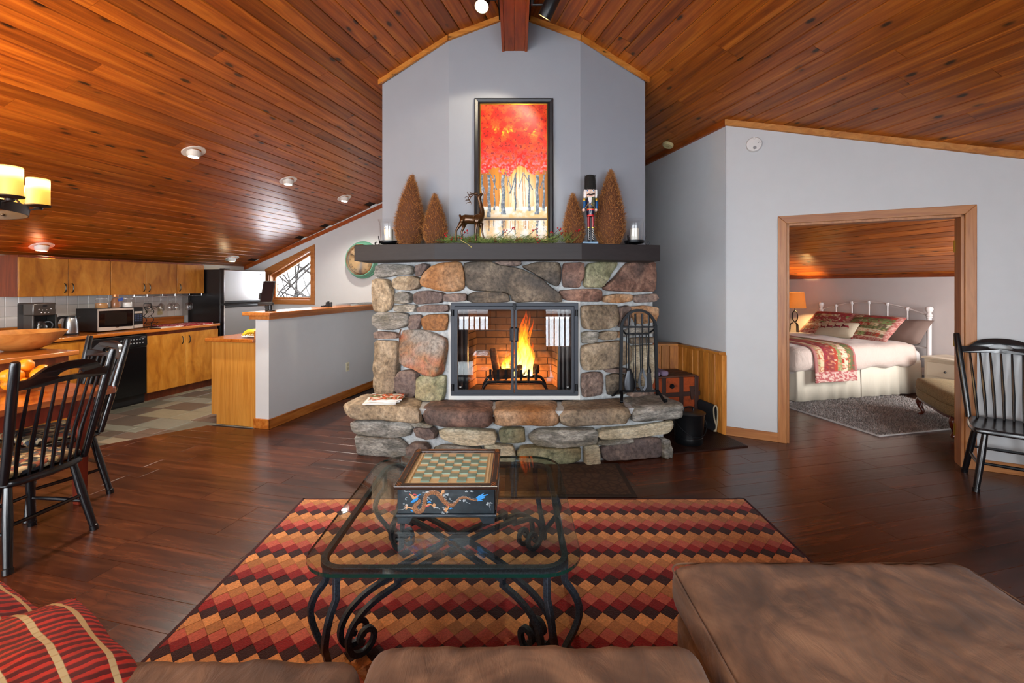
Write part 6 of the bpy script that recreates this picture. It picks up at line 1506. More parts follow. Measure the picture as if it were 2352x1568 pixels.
obj('panel_foot', MB().box(.008, .0095, .39, .495, .02, .06), M_sil, mw); obj('badge', MB().lathe([(0, 0), (.014, 0), (.013, .002), (0, .002)], 16, (.008, .2, .048), Matrix.Rotation(PI/2, 3, 'Y') @ Matrix.Diagonal((.5, 1.4, 1))), M_chrome, mw)
def jar(label, v, du, r, h, fill, lidm, neck=False):
    o = kroot('storage_jar', label, 'jar', -6.05+du, v, .9005+.276, 'jars on top of the microwave')
    g = [(0, 0), (r*.9, 0), (r, .01), (r, h*.62), (r*.82, h*.75), (r*.8, h*.8)] if not neck else [(0, 0), (r*.95, 0), (r, .01), (r*.98, h*.45), (r*.55, h*.72), (r*.5, h*.8)]
    obj('glass', MB().lathe(g, 24), M_glass, o, smooth=50); obj('contents', MB().lathe([(0, .004), (r*.93, .004), (r*.94, h*(.5 if not neck else .45)), (r*.5 if neck else 0, h*(.52 if not neck else .72)), (0, h*(.52 if not neck else .74))], 20), fill, o)
    obj('lid', MB().lathe([(r*.86 if not neck else r*.56, h*.78), (r*.9 if not neck else r*.6, h*.82), (r*.86 if not neck else r*.58, h*.97), (0, h)], 24), lidm, o)
    if not neck: obj('clamp', MB().tube([(0, r*.95, h*.78), (0, r*1.1, h*.86), (0, r*.9, h*.95), (0, -r*.9, h*.95), (0, -r*1.08, h*.84), (0, -r*.95, h*.74)], .0022, 5), M_chrome, o)
    return o
jar('clip top glass jar of brown sugar on the microwave', 4.06, .0, .062, .125, plain('brown_sugar', '#a87a4a', .9), M_glass)
j = jar('brown jar with copper lid and blue tag standing on the microwave', 4.21, .0, .05, .165, plain('cocoa', '#8a5a3a', .8), plain('copper_lid', '#b8794a', .35, metal=.6), True)
obj('tag', MB().cbox((.052, .02, .10), (.003, .055, .035), Matrix.Rotation(.3, 3, 'X')), plain('blue_tag', '#2a4a9a', .5), j)
jar('clip top glass jar of white sugar on the microwave', 4.34, .0, .055, .12, plain('white_sugar', '#e2e0dc', .9), M_glass)
wr_ = kroot('wine_rack', 'wavy black wire wine rack on the counter right of the microwave', 'wine rack', -6.08, 4.60, .9005)
for y in (-.045, .045):
    obj('side_wire', MB().tube(spline([(.04, y-.01, 0), (.02, y, .05), (.055, y+.008, .10), (.02, y, .15), (.055, y+.01, .20), (.025, y-.002, .26), (.03, y-.01, .31)], 5), .004, 6), M_black, wr_)
obj('top_wire', MB().tube([(.03, -.055, .31), (.03, .035, .31)], .004, 6), M_black, wr_)
for z, s in ((.06, 1), (.155, -1), (.27, 1)):
    for q in (-.05, .03): obj('cradle', MB().tube(spline([(.03, q, z), (.03, q+s*.05, z-.028), (.03, q+s*.10, z)], 5), .0032, 6).tube([(.03, -.05, z), (.03, .13*s+.02, z)], .003, 6), M_black, wr_)
obj('foot_wire', MB().tube([(.1, -.06, .005), (-.05, -.06, .005), (-.05, .08, .005), (.1, .08, .005)], .004, 6), M_black, wr_)
# stemware under the cabinet
sr = kroot('stemware_rack', 'chrome wire rack for stemware fixed under the wall cabinets', 'rack', -6.2, 4.58, 1.30)
b = MB()
for k in range(5): b.tube([(-.09+.055*k, 0, 0), (-.09+.055*k, .82, 0)], .0028, 6)
for v in (.02, .4, .8): b.tube([(-.09, v, 0), (.13, v, 0)], .0028, 6).tube([(-.09, v, 0), (-.09, v, .03)], .0028, 6).tube([(.13, v, 0), (.13, v, .03)], .0028, 6)
obj('wires', b, M_chrome, sr)
M_wine = clear_glass('wine_glass', (.96, .96, .96), 1.5)
gprof = [(.034, 0), (.034, -.002), (.006, -.006), (.0035, -.012), (.0035, -.085), (.008, -.095), (.03, -.115), (.041, -.145), (.038, -.185), (.033, -.205), (.032, -.205), (.037, -.185), (.0395, -.145), (.029, -.117), (.004, -.098)]
first = None
for k, (v, du) in enumerate(((4.66, .1), (4.74, -.03), (4.80, .1), (4.89, -.0), (4.93, .1), (5.02, .1), (5.07, -.02), (5.19, .1), (5.29, .02))):
    lab = ['wine glass hanging first from the left in the wire rack', 'wine glass hanging second, set back in the wire rack', 'wine glass hanging third in the wire rack', 'wine glass hanging fourth, behind the centre of the rack', 'wine glass hanging fifth, at the front centre of the rack', 'wine glass hanging sixth, in front of the beige outlet', 'wine glass hanging seventh, just behind the one by the outlet', 'wine glass hanging eighth, beside the refrigerator', 'small wine glass hanging last against the black refrigerator side'][k]
    if first is None: first = kroot('wine_glass', lab, 'wine glass', -6.2+du, v, 1.303, 'wine glasses hanging under the cabinets'); obj('glass', MB().lathe(gprof, 20), M_wine, first, smooth=60)
    else: dup(first, Lp(-6.2+du, v, 1.303), RL, lab)
t = NT('red_print'); co = t.objco(); vo = t.n('TexVoronoi', {'Vector': co, 'Scale': 26.0}); t.bsdf(color=t.ramp(vo.outputs['Distance'], [(.28, lin('#d8b8b8')), (.36, lin('#8e1424'))]), rough=.9); M_rp = t.m
cl = kroot('table_runner', 'red printed cloth laid out on the counter below the hanging glasses', 'cloth', -5.98, 5.02, .9005); obj('cloth', rbox(-.19, .19, -.30, .30, 0, .012, .0045, 12, .002, 9), M_rp, cl)
bk_ = kroot('folder', 'flat pale folder lying on the counter edge before the red cloth', 'folder', -5.83, 4.66, .9005); obj('cover', MB().box(-.09, .09, -.14, .14, 0, .008), plain('folder', '#c9bcae', .5), bk_, bevel=.002); obj('spine', MB().box(-.09, .09, -.145, -.14, 0, .009), M_blackp, bk_)
# island with the wooden bowl
isl = kroot('kitchen_island', 'cherry island cabinet nearest the dining table', 'cabinet', -4.545, 1.3)
obj('body', MB().box(-.68, -.02, 0, 1.515, .1, .858), M_cabd, isl, bevel=.002); obj('toe_kick', MB().box(-.66, -.08, .04, 1.45, 0, .1), M_cabd, isl)
for i in range(3): obj('panel', MB().box(-.019, 0, .005+i*.503, .50+i*.503, .11, .80), M_cab, isl, bevel=.002)
obj('end_panel', MB().box(-.66, -.03, 1.515, 1.53, .1, .80), M_cab, isl, bevel=.002)
it = kroot('island_top', 'oak counter slab of the island under the wooden bowl', 'countertop', -4.545, 1.3); obj('slab', MB().box(-.72, .04, -.02, 1.555, .862, .90), M_ctop, it, bevel=.006)
M_bowl = wood('turned_maple', '#9a5a28', '#c0803e', '#d09654', rz=None, grain=(3, 9, 9), rough=.4, var=.05, ring=.5)
wbw = kroot('wooden_bowl', 'big turned wooden salad bowl on the island', 'bowl', -4.98, 2.74, .9005)
obj('bowl', MB().lathe([(0, .0), (.10, 0), (.16, .03), (.235, .09), (.282, .155), (.276, .157), (.226, .098), (.15, .042), (.08, .018), (0, .015)], 48), M_bowl, wbw, smooth=60)
# cabinet end against the half wall, bananas
ce = kroot('base_cabinet', 'pale fir end cabinet against the half wall below the bananas', 'cabinet', -3.662, 3.862)
obj('end_panel', MB().prism([(-.565, .10), (-.50, .10), (-.50, 0), (0, 0), (0, .862), (-.565, .862)], 0, .02, axis='y'), M_cabe, ce, smooth=0, bevel=.002)
obj('body', MB().box(-.56, -.0, .02, 2.2, .1, .86), M_cabd, ce); obj('toe_kick', MB().box(-.49, -.0, .02, 2.2, 0, .1), M_cabd, ce)
for i in range(3): obj('drawer', MB().box(-.578, -.56, .03, .75, .12+.245*i, .355+.245*i), M_cab, ce, bevel=.002)
ct2 = kroot('countertop', 'short oak counter top beside the half wall holding the bananas', 'countertop', -3.662, 3.862); obj('slab', MB().box(-.605, 0, -.045, 2.2, .864, .90), M_ctop, ct2, bevel=.006); obj('upstand', MB().box(-.02, 0, -.01, 2.2, .90, .985), M_ctop, ct2, bevel=.003)
pl = kroot('plate', 'white plate under the bananas on the short counter', 'plate', -3.83, 4.02, .9005); obj('dish', MB().lathe([(0, .003), (.07, 0), (.085, .006), (.135, .016), (.133, .02), (.082, .011), (0, .008)], 36).xf(Matrix.Diagonal((1, .85, 1, 1))), plain('china', '#e8e8e6', .2), pl, smooth=60)
M_ban = NT('banana'); co = M_ban.objco(); M_ban.bsdf(color=M_ban.mix(M_ban.noise(co, 12, 3), lin('#d8a818'), lin('#f0cc30')), rough=.45); M_ban = M_ban.m
for k in range(5):
    lab = 'banana '+['lowest and nearest on the white plate', 'second from the front of the bunch on the plate', 'in the middle of the bunch on the plate', 'second from the back of the bunch on the plate', 'at the back of the bunch on the plate'][k]
    o = kroot('banana', lab, 'banana', -3.84, 3.97+.028*k, .912, 'bananas on the plate'); pts = []; rr = []
    for i in range(10):
        q = i/9; a = -1.15+2.0*q; pts.append((.105*math.sin(a)+.01, (.5-q)*.012*(k-2), .035+.012*k*(1 if k < 3 else .8)+.085*math.cos(a)-.055+.0)); rr.append([.006, .013, .0165, .018, .0185, .018, .017, .014, .008, .006][i])
    mz = min(p[2]-r for p, r in zip(pts, rr)); pts = [(p[0], p[1], p[2]-mz+.002) for p in pts]
    obj('fruit', MB().tube(pts, rr, 8), M_ban, o, smooth=70); obj('tip', MB().ball(pts[0], .0065, 6), M_blackp, o); obj('stem', MB().tube([pts[-1], (pts[-1][0]+.02, pts[-1][1], pts[-1][2]-.008)], .005, 6), M_ban, o)
# tablet, ornaments and plant on the half wall's ledge
tb = kroot('tablet_stand', 'black tablet propped on a black stand at the near end of the half wall ledge', 'tablet', -3.60, 3.98, 1.1805)
obj('base', MB().lathe([(0, 0), (.048, 0), (.046, .01), (.018, .016), (.016, .12), (0, .12)], 24), M_blackp, tb)
tk = obj('tablet', MB().cbox((0, 0, 0), (.125, .012, .25)), M_blackp, tb, (-.005, -.03, .195), rot=(-.30, 0, .25), bevel=.004)
obj('screen', MB().cbox((0, -.0065, .0), (.112, .001, .225)), plain('dark_screen', '#0a0a0d', .1), tk)
obj('clip', MB().cbox((0, .0, -.12), (.15, .03, .03)), M_blackp, tk, bevel=.003); obj('clip', MB().cbox((-.07, .0, -.04), (.02, .025, .07)), M_blackp, tk, bevel=.003)
obj('cable', MB().tube(spline([(-.03, 0, .09), (-.05, -.02, .05), (-.02, -.04, .03), (-.055, -.02, .004)], 5), .0022, 5), M_blackp, tb)
orn = kroot('ornament', 'small black ornament with upright prongs midway on the half wall ledge', 'ornament', -3.62, 4.93, 1.1805)
for k, (x, z) in enumerate(((-.07, .014), (-.045, .018), (-.015, .03), (.0, .06), (.02, .07), (.045, .05), (.06, .062))): obj('prong', rbox(x-.012, x+.012, -.012, .012, 0, z, .006, 6), M_blackp, orn, smooth=180)
try_ = kroot('tray', 'shiny silver rimmed tray at the far end of the half wall ledge', 'tray', -3.58, 5.60, 1.1805); obj('dish', MB().prism([(-.12, -.38), (.10, -.38), (.10, .38), (-.12, .38)], 0, .022, [[(-.105, -.365), (.085, -.365), (.085, .365), (-.105, .365)]]).box(-.11, .09, -.37, .37, 0, .004), M_chrome, try_)
pt = kroot('flowering_plant', 'red flowering green plant peeking past the chimney stone on the ledge', 'plant', -3.58, 6.16, 1.1805)
obj('pot', MB().lathe([(0, 0), (.04, 0), (.055, .09), (.05, .09), (.04, .02), (0, .015)], 20), plain('dark_pot', '#3a2a22', .6), pt)
M_leaf = plain('dark_leaf', '#14401c', .4); M_rfl = plain('red_petal', '#b01c20', .5); R = random.Random(4)
for k in range(13):
    a = R.uniform(0, 2*PI) if k > 6 else R.uniform(2.4, 3.9); L = R.uniform(.07, .15); h = R.uniform(.10, .22); d = Vector((math.cos(a), math.sin(a), 0)); q = Vector((-d.y, d.x, 0)); p0 = Vector((0, 0, .08)); p1 = d*L*.5+Vector((0, 0, h)); p2 = d*L+Vector((0, 0, h-.02))
    if k % 3: obj('leaf', MB().add([p1-q*.004, p1+q*.004, p1.lerp(p2, .5)+q*.028, p2+d*.02, p1.lerp(p2, .5)-q*.028, p1.lerp(p2, .5)+Vector((0, 0, .008))], [(0, 1, 5), (1, 2, 5), (2, 3, 5), (3, 4, 5), (4, 0, 5)]), M_leaf, pt, smooth=180)
    else: obj('petal', MB().add([p2-q*.004, p2+q*.004, p2+d*.02+q*.016, p2+d*.055, p2+d*.02-q*.016], [(0, 1, 2, 3, 4)]), M_rfl, pt)
    obj('stem', MB().tube([p0, p1.lerp(p2, .2)], .002, 4), M_leaf, pt)
# wall clock
ck = thing('wall_clock', 'round green rimmed wall clock half hidden behind the mantel end', 'clock', Lp(-4.10, VW, 1.857), RL)
Rk = Matrix.Rotation(PI/2, 3, 'X')
M_tealc = plain('enamel_green', '#5f9a80', .35, var=.1)
obj('rim', MB().lathe([(.30, 0), (.302, .02), (.292, .035), (.28, .034), (.275, .05), (.268, .09), (.258, .112), (.245, .112), (.243, .085), (0, .085), (0, 0)], 64, (0, 0, 0), Rk), M_tealc, ck, smooth=40)
obj('bezel', MB().lathe([(.24, .085), (.247, .113), (.24, .119), (.233, .105), (.232, .085)], 64, (0, 0, 0), Rk), M_chrome, ck, smooth=40)
dial = obj('dial', MB().lathe([(0, .085), (.234, .085), (.234, .089), (0, .089)], 64, (0, 0, 0), Rk), plain('aged_dial', '#b89a70', .6, var=.1), ck)
M_ink = plain('ink', '#2a241c', .7)
for i, s in enumerate(('XII', 'I', 'II', 'III', 'IIII', 'V', 'VI', 'VII', 'VIII', 'IX', 'X', 'XI')):
    a = math.radians(30*i); text('numeral', s, .052, M_ink, dial, (.178*math.sin(a), -.0897, .178*math.cos(a)), (PI/2, a, 0), .0004)
    obj('minute_dot', MB().ball((.217*math.sin(a), -.0893, .217*math.cos(a)), .004, 6, (1, .2, 1)), M_ink, dial)
for a, L, w in ((math.radians(-52), .12, .008), (math.radians(-58), .17, .005)): obj('hand', MB().bar([(-.03*math.sin(a), -.092, -.03*math.cos(a)), (L*math.sin(a), -.092, L*math.cos(a))], w, .002, (0, 1, 0)), M_ink, ck)
obj('pivot', MB().ball((0, -.092, 0), .01, 8), M_ink, ck)
obj('glass_cover', MB().lathe([(.234, .104), (.16, .117), (.08, .122), (0, .123)], 40, (0, 0, 0), Rk), clear_glass('clock_glass', (1, 1, 1), 1.4), ck, smooth=180)
# outlet on the half wall
ol = thing('outlet_plate', 'white wall outlet low on the half wall', 'outlet', Lp(-3.5, 5.18, .396), RL)
pm_ = obj('plate', MB().box(0, .006, -.035, .035, -.058, .058), plain('almond', '#d6cfb0', .4), ol, bevel=.003)
for z in (-.024, .024): obj('socket', MB().box(.006, .0085, -.016, .016, z-.016, z+.016), plain('almond_dark', '#b8b094', .5), pm_, bevel=.002)
# ------------------------------------------------------------------ bedroom (right wing frame)
def rroot(name, label, cat, u, v, z=0, group=None, rz=0): return thing(name, label, cat, Rp(u, v, z), RR+rz, group)
t = NT('shag'); co = t.objco(); n_ = t.noise(co, 26, 4, .7); n2_ = t.noise(co, 5, 2); t.bsdf(color=t.mix(.45, t.ramp(n_, [(.3, lin('#5f5854')), (.7, lin('#a39a94'))]), t.ramp(n2_, [(.35, lin('#7a706c')), (.65, lin('#a8a09c'))])), rough=1, normal=t.bump(n_, 1, .03)); M_shag = t.m
sg = rroot('shag_rug', 'shaggy grey rug on the bedroom floor beside the bed', 'rug', 5.4, 4.25, .0005)
def shag(p): return p
obj('backing', MB().box(-.98, .86, -.873, 1.0, 0, .012), plain('rug_back', '#b8b4b0', .9), sg)
mb = MB(); mb.c = []; R = random.Random(5); pal = [lin(c) for c in ('#8a827c', '#a79e98', '#6f6762', '#bab2ac', '#958a86')]
for i in range(26000):
    x, y = R.uniform(-.97, .85), R.uniform(-.865, .35); a = R.uniform(0, 2*PI); L = R.uniform(.02, .04); d = Vector((math.cos(a)*.8, math.sin(a)*.8, R.uniform(.4, 1))).normalized(); s = Vector((-math.sin(a), math.cos(a), 0))*.0035; p = Vector((x, y, .01)); b = len(mb.v); c = R.choice(pal); f_ = R.uniform(.7, 1.15)*(1+.35*noise.noise(Vector((x*5, y*5, 1)))); c = tuple(v*f_ for v in c)
    mb.v += [tuple(p-s), tuple(p+s), tuple(p+d*L)]; mb.c += [tuple(v*.7 for v in c)]*2+[c]; mb.f.append((b, b+1, b+2))
o = obj('pile', mb, vcol('shag_pile', .95), sg, smooth=0); o['kind'] = 'stuff'
bed = rroot('bed', 'bed with white iron headboard, pale duvet and cream skirt in the bedroom', 'bed', 5.7, 5.33, .0128)
M_iron = plain('white_iron', '#d8ccc6', .4); M_duv = NT('duvet_cotton'); co = M_duv.objco(); n_ = M_duv.noise(co, 3.4, 4, .6, 1.0); M_duv.bsdf(color=lin('#cbb6a8'), rough=.7, sheen=.2, normal=M_duv.bump(n_, .6, .05)); M_duv = M_duv.m
M_skirt = NT('cream_skirt'); co = M_skirt.objco((1, 1, .15)); n_ = M_skirt.noise(co, 10, 3); M_skirt.bsdf(color=lin('#d3c8b4'), rough=.8, normal=M_skirt.bump(n_, .4, .02)); M_skirt = M_skirt.m
VB0, VB1 = -.80, .80
obj('mattress', rbox(-1.05, 1.02, VB0+.03, VB1-.03, .30, .58, .08, 10), plain('mattress', '#d8cfc8', .8), bed, smooth=180)
def duv(p):
    q = Vector(p); e = max(0, .60-p.z); q += Vector((-.045*min(1, e*4) if p.x < -.9 else 0, 0, 0)); f_ = noise.fractal(Vector((p.x*3.2, p.y*3.2, p.z*2)), .8, 2, 3)
    q.z += .018*f_; q.y += (.022*noise.noise(Vector((p.x*7, p.z*2, 1.2)))+(-.04 if p.y < 0 else .04)*min(1, e*3))*(1 if abs(p.y) > .6 else 0)
    if p.z < .45 and p.y < -.6: q.z += .03*noise.noise(Vector((p.x*4, 0, 0)))
    return q
obj('duvet', rbox(-1.10, .86, VB0-.03, VB1+.03, .37, .675, .10, 26, 0, 3, 0, .02, duv), M_duv, bed, smooth=180)
def skirt_poly(n=220):
    P = []; x0, x1, y0, y1 = -1.03, 1.0, VB0+.03, VB1-.03
    for a, b_ in (((x0, y1), (x0, y0)), ((x0, y0), (x1, y0))):
        for i in range(n//2): P.append((a[0]+(b_[0]-a[0])*i/(n//2), a[1]+(b_[1]-a[1])*i/(n//2)))
    return P
sp_ = skirt_poly(); mbk = MB(); m = len(sp_)
for z, k in ((.44, .0), (.25, .6), (.015, 1.0)):
    for i, (x, y) in enumerate(sp_):
        w_ = .014*math.sin(i*.55+1.5*math.sin(i*.13))*k+.012*k; mbk.v.append((x-(w_ if i < m//2 else 0), y-(w_ if i >= m//2 else 0), z))
mbk.f = [(r*m+i, r*m+i+1, (r+1)*m+i+1, (r+1)*m+i) for r in range(2) for i in range(m-1) if not (abs(i-int(m*.745)) < 1)]
sk = obj('bed_skirt', mbk, M_skirt, bed, smooth=180); sk.modifiers.new('solid', 'SOLIDIFY').thickness = .006
hb = 1.08
for y in (VB0+.0, VB1):
    obj('post', MB().lathe([(.028, 0), (.03, .02), (.026, .03), (.026, 1.0), (.036, 1.005), (.036, 1.015), (.028, 1.02), (.04, 1.035), (.028, 1.055), (.022, 1.07), (.034, 1.09), (.045, 1.12), (.036, 1.148), (.012, 1.16)], 18, (hb, y, 0)), M_iron, bed)
arcp = [(hb, VB0+(VB1-VB0)*q, 1.03+.16*math.sin(PI*q)**.9) for q in [i/24 for i in range(25)]]
obj('arch_rail', MB().tube(arcp, .011, 8), M_iron, bed); obj('lower_rail', MB().tube([(hb, VB0, .60), (hb, VB1, .60)], .011, 8), M_iron, bed)
for i in range(1, 6):
    q = i/6; y = VB0+(VB1-VB0)*q; z = 1.03+.16*math.sin(PI*q)**.9; obj('spindle', MB().tube([(hb, y, .6), (hb, y, z)], .011, 8).lathe([(.014, -.035), (.026, -.012), (.024, .014), (.012, .02)], 12, (hb, y, z)), M_iron, bed)
for a_, b_ in ((VB0+.04, VB0+.06), (VB1-.06, VB1-.04)): obj('side_rail', MB().box(-1.0, 1.06, a_, b_, .24, .34), M_iron, bed)
for x in (-.98, 0): 
    for y in (VB0+.08, VB1-.08): obj('leg', MB().box(x-.02, x+.02, y-.02, y+.02, 0, .26), M_iron, bed)
# patchwork textiles
PAL = [lin(c) for c in ('#8e3a34', '#b89a72', '#5e6a3a', '#a83a24', '#d0bc96', '#6a5a40', '#7d8a52', '#8a2430', '#c07a5a', '#d8c8a8')]
def patch(mb, u_of, strip, seed, edge=True, border=.09):
    mb.c = []; R = random.Random(seed); cols = {}
    for v in mb.v:
        a, b_ = u_of(v); k = int(math.floor(b_*strip)); 
        if edge and (a < border or a > 1-border or b_ < border or b_ > 1-border): base = lin('#a8564e') if noise.noise(Vector((a*40+seed, b_*40, 0))) > 0 else lin('#c8998a')
        else:
            kk = (k, int(a*R.choice([7]))) if (k+seed) % 3 == 0 else k
            if kk not in cols: cols[kk] = R.choice(PAL)
            base = cols[kk]
            n_ = noise.noise(Vector((a*38+k*3.1, b_*38, seed)))
            if n_ > .25: base = PAL[(k*3+2) % 10]
            elif n_ < -.35: base = PAL[(k*7+4) % 10]
        mb.c.append(base)
    return mb
M_quilt = vcol('patchwork', .9, .25, 120)
def sham(name, label, cat, w, h, t_, loc, rot, group, seed):
    mb = pillow(w, h, t_, 46, .005, seed); patch(mb, lambda v: (v[0]/w+.5, v[1]/h+.5), 9, seed)
    o = obj(name, mb, M_quilt, None, loc, rot=rot, smooth=180); return tag(o, label, cat, group)
# a pillow leaning on the headboard: local x along the bed's width, local y up
def lean(u, v, z, tilt, roll=0, yaw=0):
    return Rp(u, v, z), (Matrix.Rotation(RR+yaw, 3, 'Z') @ Matrix(((0, 0, -1), (-1, 0, 0), (0, 1, 0))) @ Matrix.Rotation(roll, 3, 'Z') @ Matrix.Rotation(-tilt, 3, 'X')).to_euler()
l, r_ = lean(6.43, 5.70, .86, .85, .0); sham('pillow', 'patchwork pillow sham leaning on the far side of the headboard', 'pillow', .72, .50, .16, l, r_, 'patchwork pillows on the bed', 3)
l, r_ = lean(6.40, 5.02, .85, .85, .0); sham('pillow', 'patchwork pillow sham leaning on the near side of the headboard', 'pillow', .72, .50, .16, l, r_, 'patchwork pillows on the bed', 5)
l, r_ = lean(6.62, 4.78, .82, .75, .05); o = obj('pillow', pillow(.66, .42, .17, 18, .01, 9), plain('taupe_cotton', '#7d675c', .8), None, l, rot=r_, smooth=180); tag(o, 'plain taupe pillow behind the near patchwork pillow', 'pillow')
l, r_ = lean(6.10, 5.28, .80, .70, .06, .0)
lp = thing('lumbar_pillow', 'long cream lumbar pillow with a row of red reindeer at the front', 'pillow', l, rot=r_)
obj('cover', pillow(.62, .28, .13, 22, .004, 2), plain('cream_linen', '#cfc0a4', .85, bump=.2, bscale=300), lp, smooth=180)
M_rein = plain('reindeer_red', '#7a1c24', .85)
def zf(x, y): return (.065*(max(0, 1-abs(2*x/.62)**2.6)**.55)*(max(0, 1-abs(2*y/.28)**2.6)**.55))+.003
for k in range(4):
    cx, cy = .17-.115*k, .025-.008*k; sh = [(-.05, .012), (-.03, .022), (.0, .018), (.028, .024), (.038, .042), (.048, .044), (.056, .034), (.046, .028), (.04, .010), (.055, -.012), (.046, -.014), (.028, -.004), (-.01, -.004), (-.03, -.004), (-.055, -.022), (-.06, -.016), (-.042, .002)]
    pts = [(cx-px_, cy+py_) for px_, py_ in sh]; n = len(pts); tri = tessellate_polygon([[Vector((a, b_, 0)) for a, b_ in pts]]); mbx = MB(); mbx.v = [(a, b_, zf(a, b_)) for a, b_ in pts]; mbx.f = [tuple(t_) for t_ in tri]
    obj('reindeer', mbx, M_rein, lp, smooth=180).modifiers.new('solid', 'SOLIDIFY').thickness = .003
    obj('antler', MB().tube([(cx-.042, cy+.044, zf(cx, cy)+.002), (cx-.036, cy+.058, zf(cx, cy)+.002), (cx-.048, cy+.066, zf(cx, cy)+.002)], .0022, 5), M_rein, lp)
for x in (-.305, .305):
    for y in (-.13, .13): obj('pompom', MB().ball((x, y, 0), .012, 8), M_rein, lp)
# quilt folded over the foot of the bed
mb = MB(); prof_ = [(6.05, .70), (5.6, .712), (5.1, .716), (4.75, .708), (4.60, .695), (4.515, .655), (4.478, .58), (4.465, .48), (4.455, .38), (4.45, .27)]
P = spline([(v, z, 0) for v, z in prof_], 8); nP = len(P); nU = 40
for i in range(nP):
    for j in range(nU):
        u = 4.83+.63*j/(nU-1); w_ = .010*math.sin(j*.5+i*.1)*(i/nP); p = Rp(u+.06*(1-i/nP), P[i].x-w_-.004, P[i].y+.006*noise.noise(Vector((u*8, P[i].x*8, 0)))); mb.v.append(p)
mb.f = [(i*nU+j, i*nU+j+1, (i+1)*nU+j+1, (i+1)*nU+j) for i in range(nP-1) for j in range(nU-1)]
mb.c = []; R = random.Random(2)
for i in range(nP):
    for j in range(nU):
        a, b_ = i/(nP-1), j/(nU-1)
        if a > .87: base = lin('#b05a58') if noise.noise(Vector((a*60, b_*16, 3))) > -.05 else lin('#d8b8a8')
        elif b_ < .06 or b_ > .95: base = lin('#b0706a')
        else:
            k = int(b_*9); n_ = noise.noise(Vector((a*34+k*5, b_*14, 9))); base = PAL[(k*3+1) % 10]
            if n_ > .2: base = PAL[(k*5+3) % 10]
            if n_ < -.3: base = PAL[(k*7+6) % 10]
        mb.c.append(base)
q_ = obj('quilt', mb, M_quilt, None, smooth=180); q_.modifiers.new('solid', 'SOLIDIFY').thickness = .014
tag(q_, 'patchwork quilt runner hanging over the near side of the bed foot', 'quilt')
# nightstands, lamp, vase
M_nsw = plain('cream_paint', '#c9baa2', .45)
def nightstand(label, u, v):
    o = rroot('nightstand', label, 'nightstand', u, v, 0, 'cream nightstands')
    obj('body', MB().box(-.18, .20, -.24, .24, .10, .535), M_nsw, o, bevel=.004); obj('top', MB().box(-.205, .22, -.265, .265, .535, .562), M_nsw, o, bevel=.006)
    for i in range(2):
        d = obj('drawer', MB().box(-.192, -.175, -.21, .21, .30-.165*i+.02, .455-.165*i+.045), M_nsw, o, bevel=.004); obj('knob', MB().ball((-.205, 0, .40-.165*i), .014, 10), M_blackp, d)
    for y in (-.215, .215):
        for x in (-.16, .17): obj('leg', MB().box(x-.02, x+.02, y-.02, y+.02, 0, .10), M_nsw, o)
    return o
nightstand('cream two drawer nightstand beside the near headboard post', 6.55, 4.07)
nightstand('cream nightstand under the lamp on the far side of the bed', 6.55, 6.48)
vs_ = rroot('vase', 'small clear crackled glass vase on the near nightstand', 'vase', 6.52, 4.02, .5625); obj('glass', MB().lathe([(0, .004), (.035, 0), (.05, .02), (.055, .05), (.04, .09), (.022, .115), (.03, .135), (.027, .135), (.018, .115), (.036, .088), (.05, .05), (.045, .024), (0, .01)], 24), clear_glass('vase_glass', (.9, .92, .92), 1.5, .05), vs_, smooth=60)
lm = rroot('table_lamp', 'table lamp with burlap shade and iron harp base glowing in the bedroom', 'lamp', 6.48, 6.36, .5625)
for k in range(3):
    a = 2*PI*k/3+.4; obj('leg', MB().tube(spline([(.02*math.cos(a), .02*math.sin(a), .25), (.065*math.cos(a), .065*math.sin(a), .225), (.075*math.cos(a), .075*math.sin(a), .12), (.09*math.cos(a), .09*math.sin(a), 0)], 4), .009, 7), M_black, lm)
obj('ring', MB().tube([(0, .055*math.cos(a), .36+.09*math.sin(a)) for a in [i*PI/14 for i in range(28)]], .009, 7, True), M_black, lm)
obj('stem', MB().tube([(0, 0, .25), (0, 0, .28)], .01, 8).tube([(0, 0, .44), (0, 0, .56)], .008, 8), M_black, lm)
t = NT('burlap_shade'); co = t.objco((60, 60, 60)); n_ = t.noise(co, 2, 2); d_ = t.n('BsdfDiffuse', {0: tuple(lin('#b08a58'))+(1,)}); tl = t.n('BsdfTranslucent', {0: tuple(lin('#dcb070'))+(1,)}); mx = t.n('MixShader', {0: .45, 1: d_.outputs[0], 2: tl.outputs[0]}); t.t.links.new(mx.outputs[0], t.out.inputs[0])
obj('shade', MB().lathe([(.165, .50), (.135, .77), (.132, .77), (.162, .50)], 36, caps=False), t.m, lm, smooth=60)
obj('bulb', MB().ball((0, 0, .62), .03, 12), emit('bulb_glow', '#ffc878', 18), lm)
lpos = Vector(Rp(6.48, 6.36, .5625+.62)); light('lamp_light', 'POINT', lpos, 70, (1.0, .62, .24), shadow_soft_size=.035)
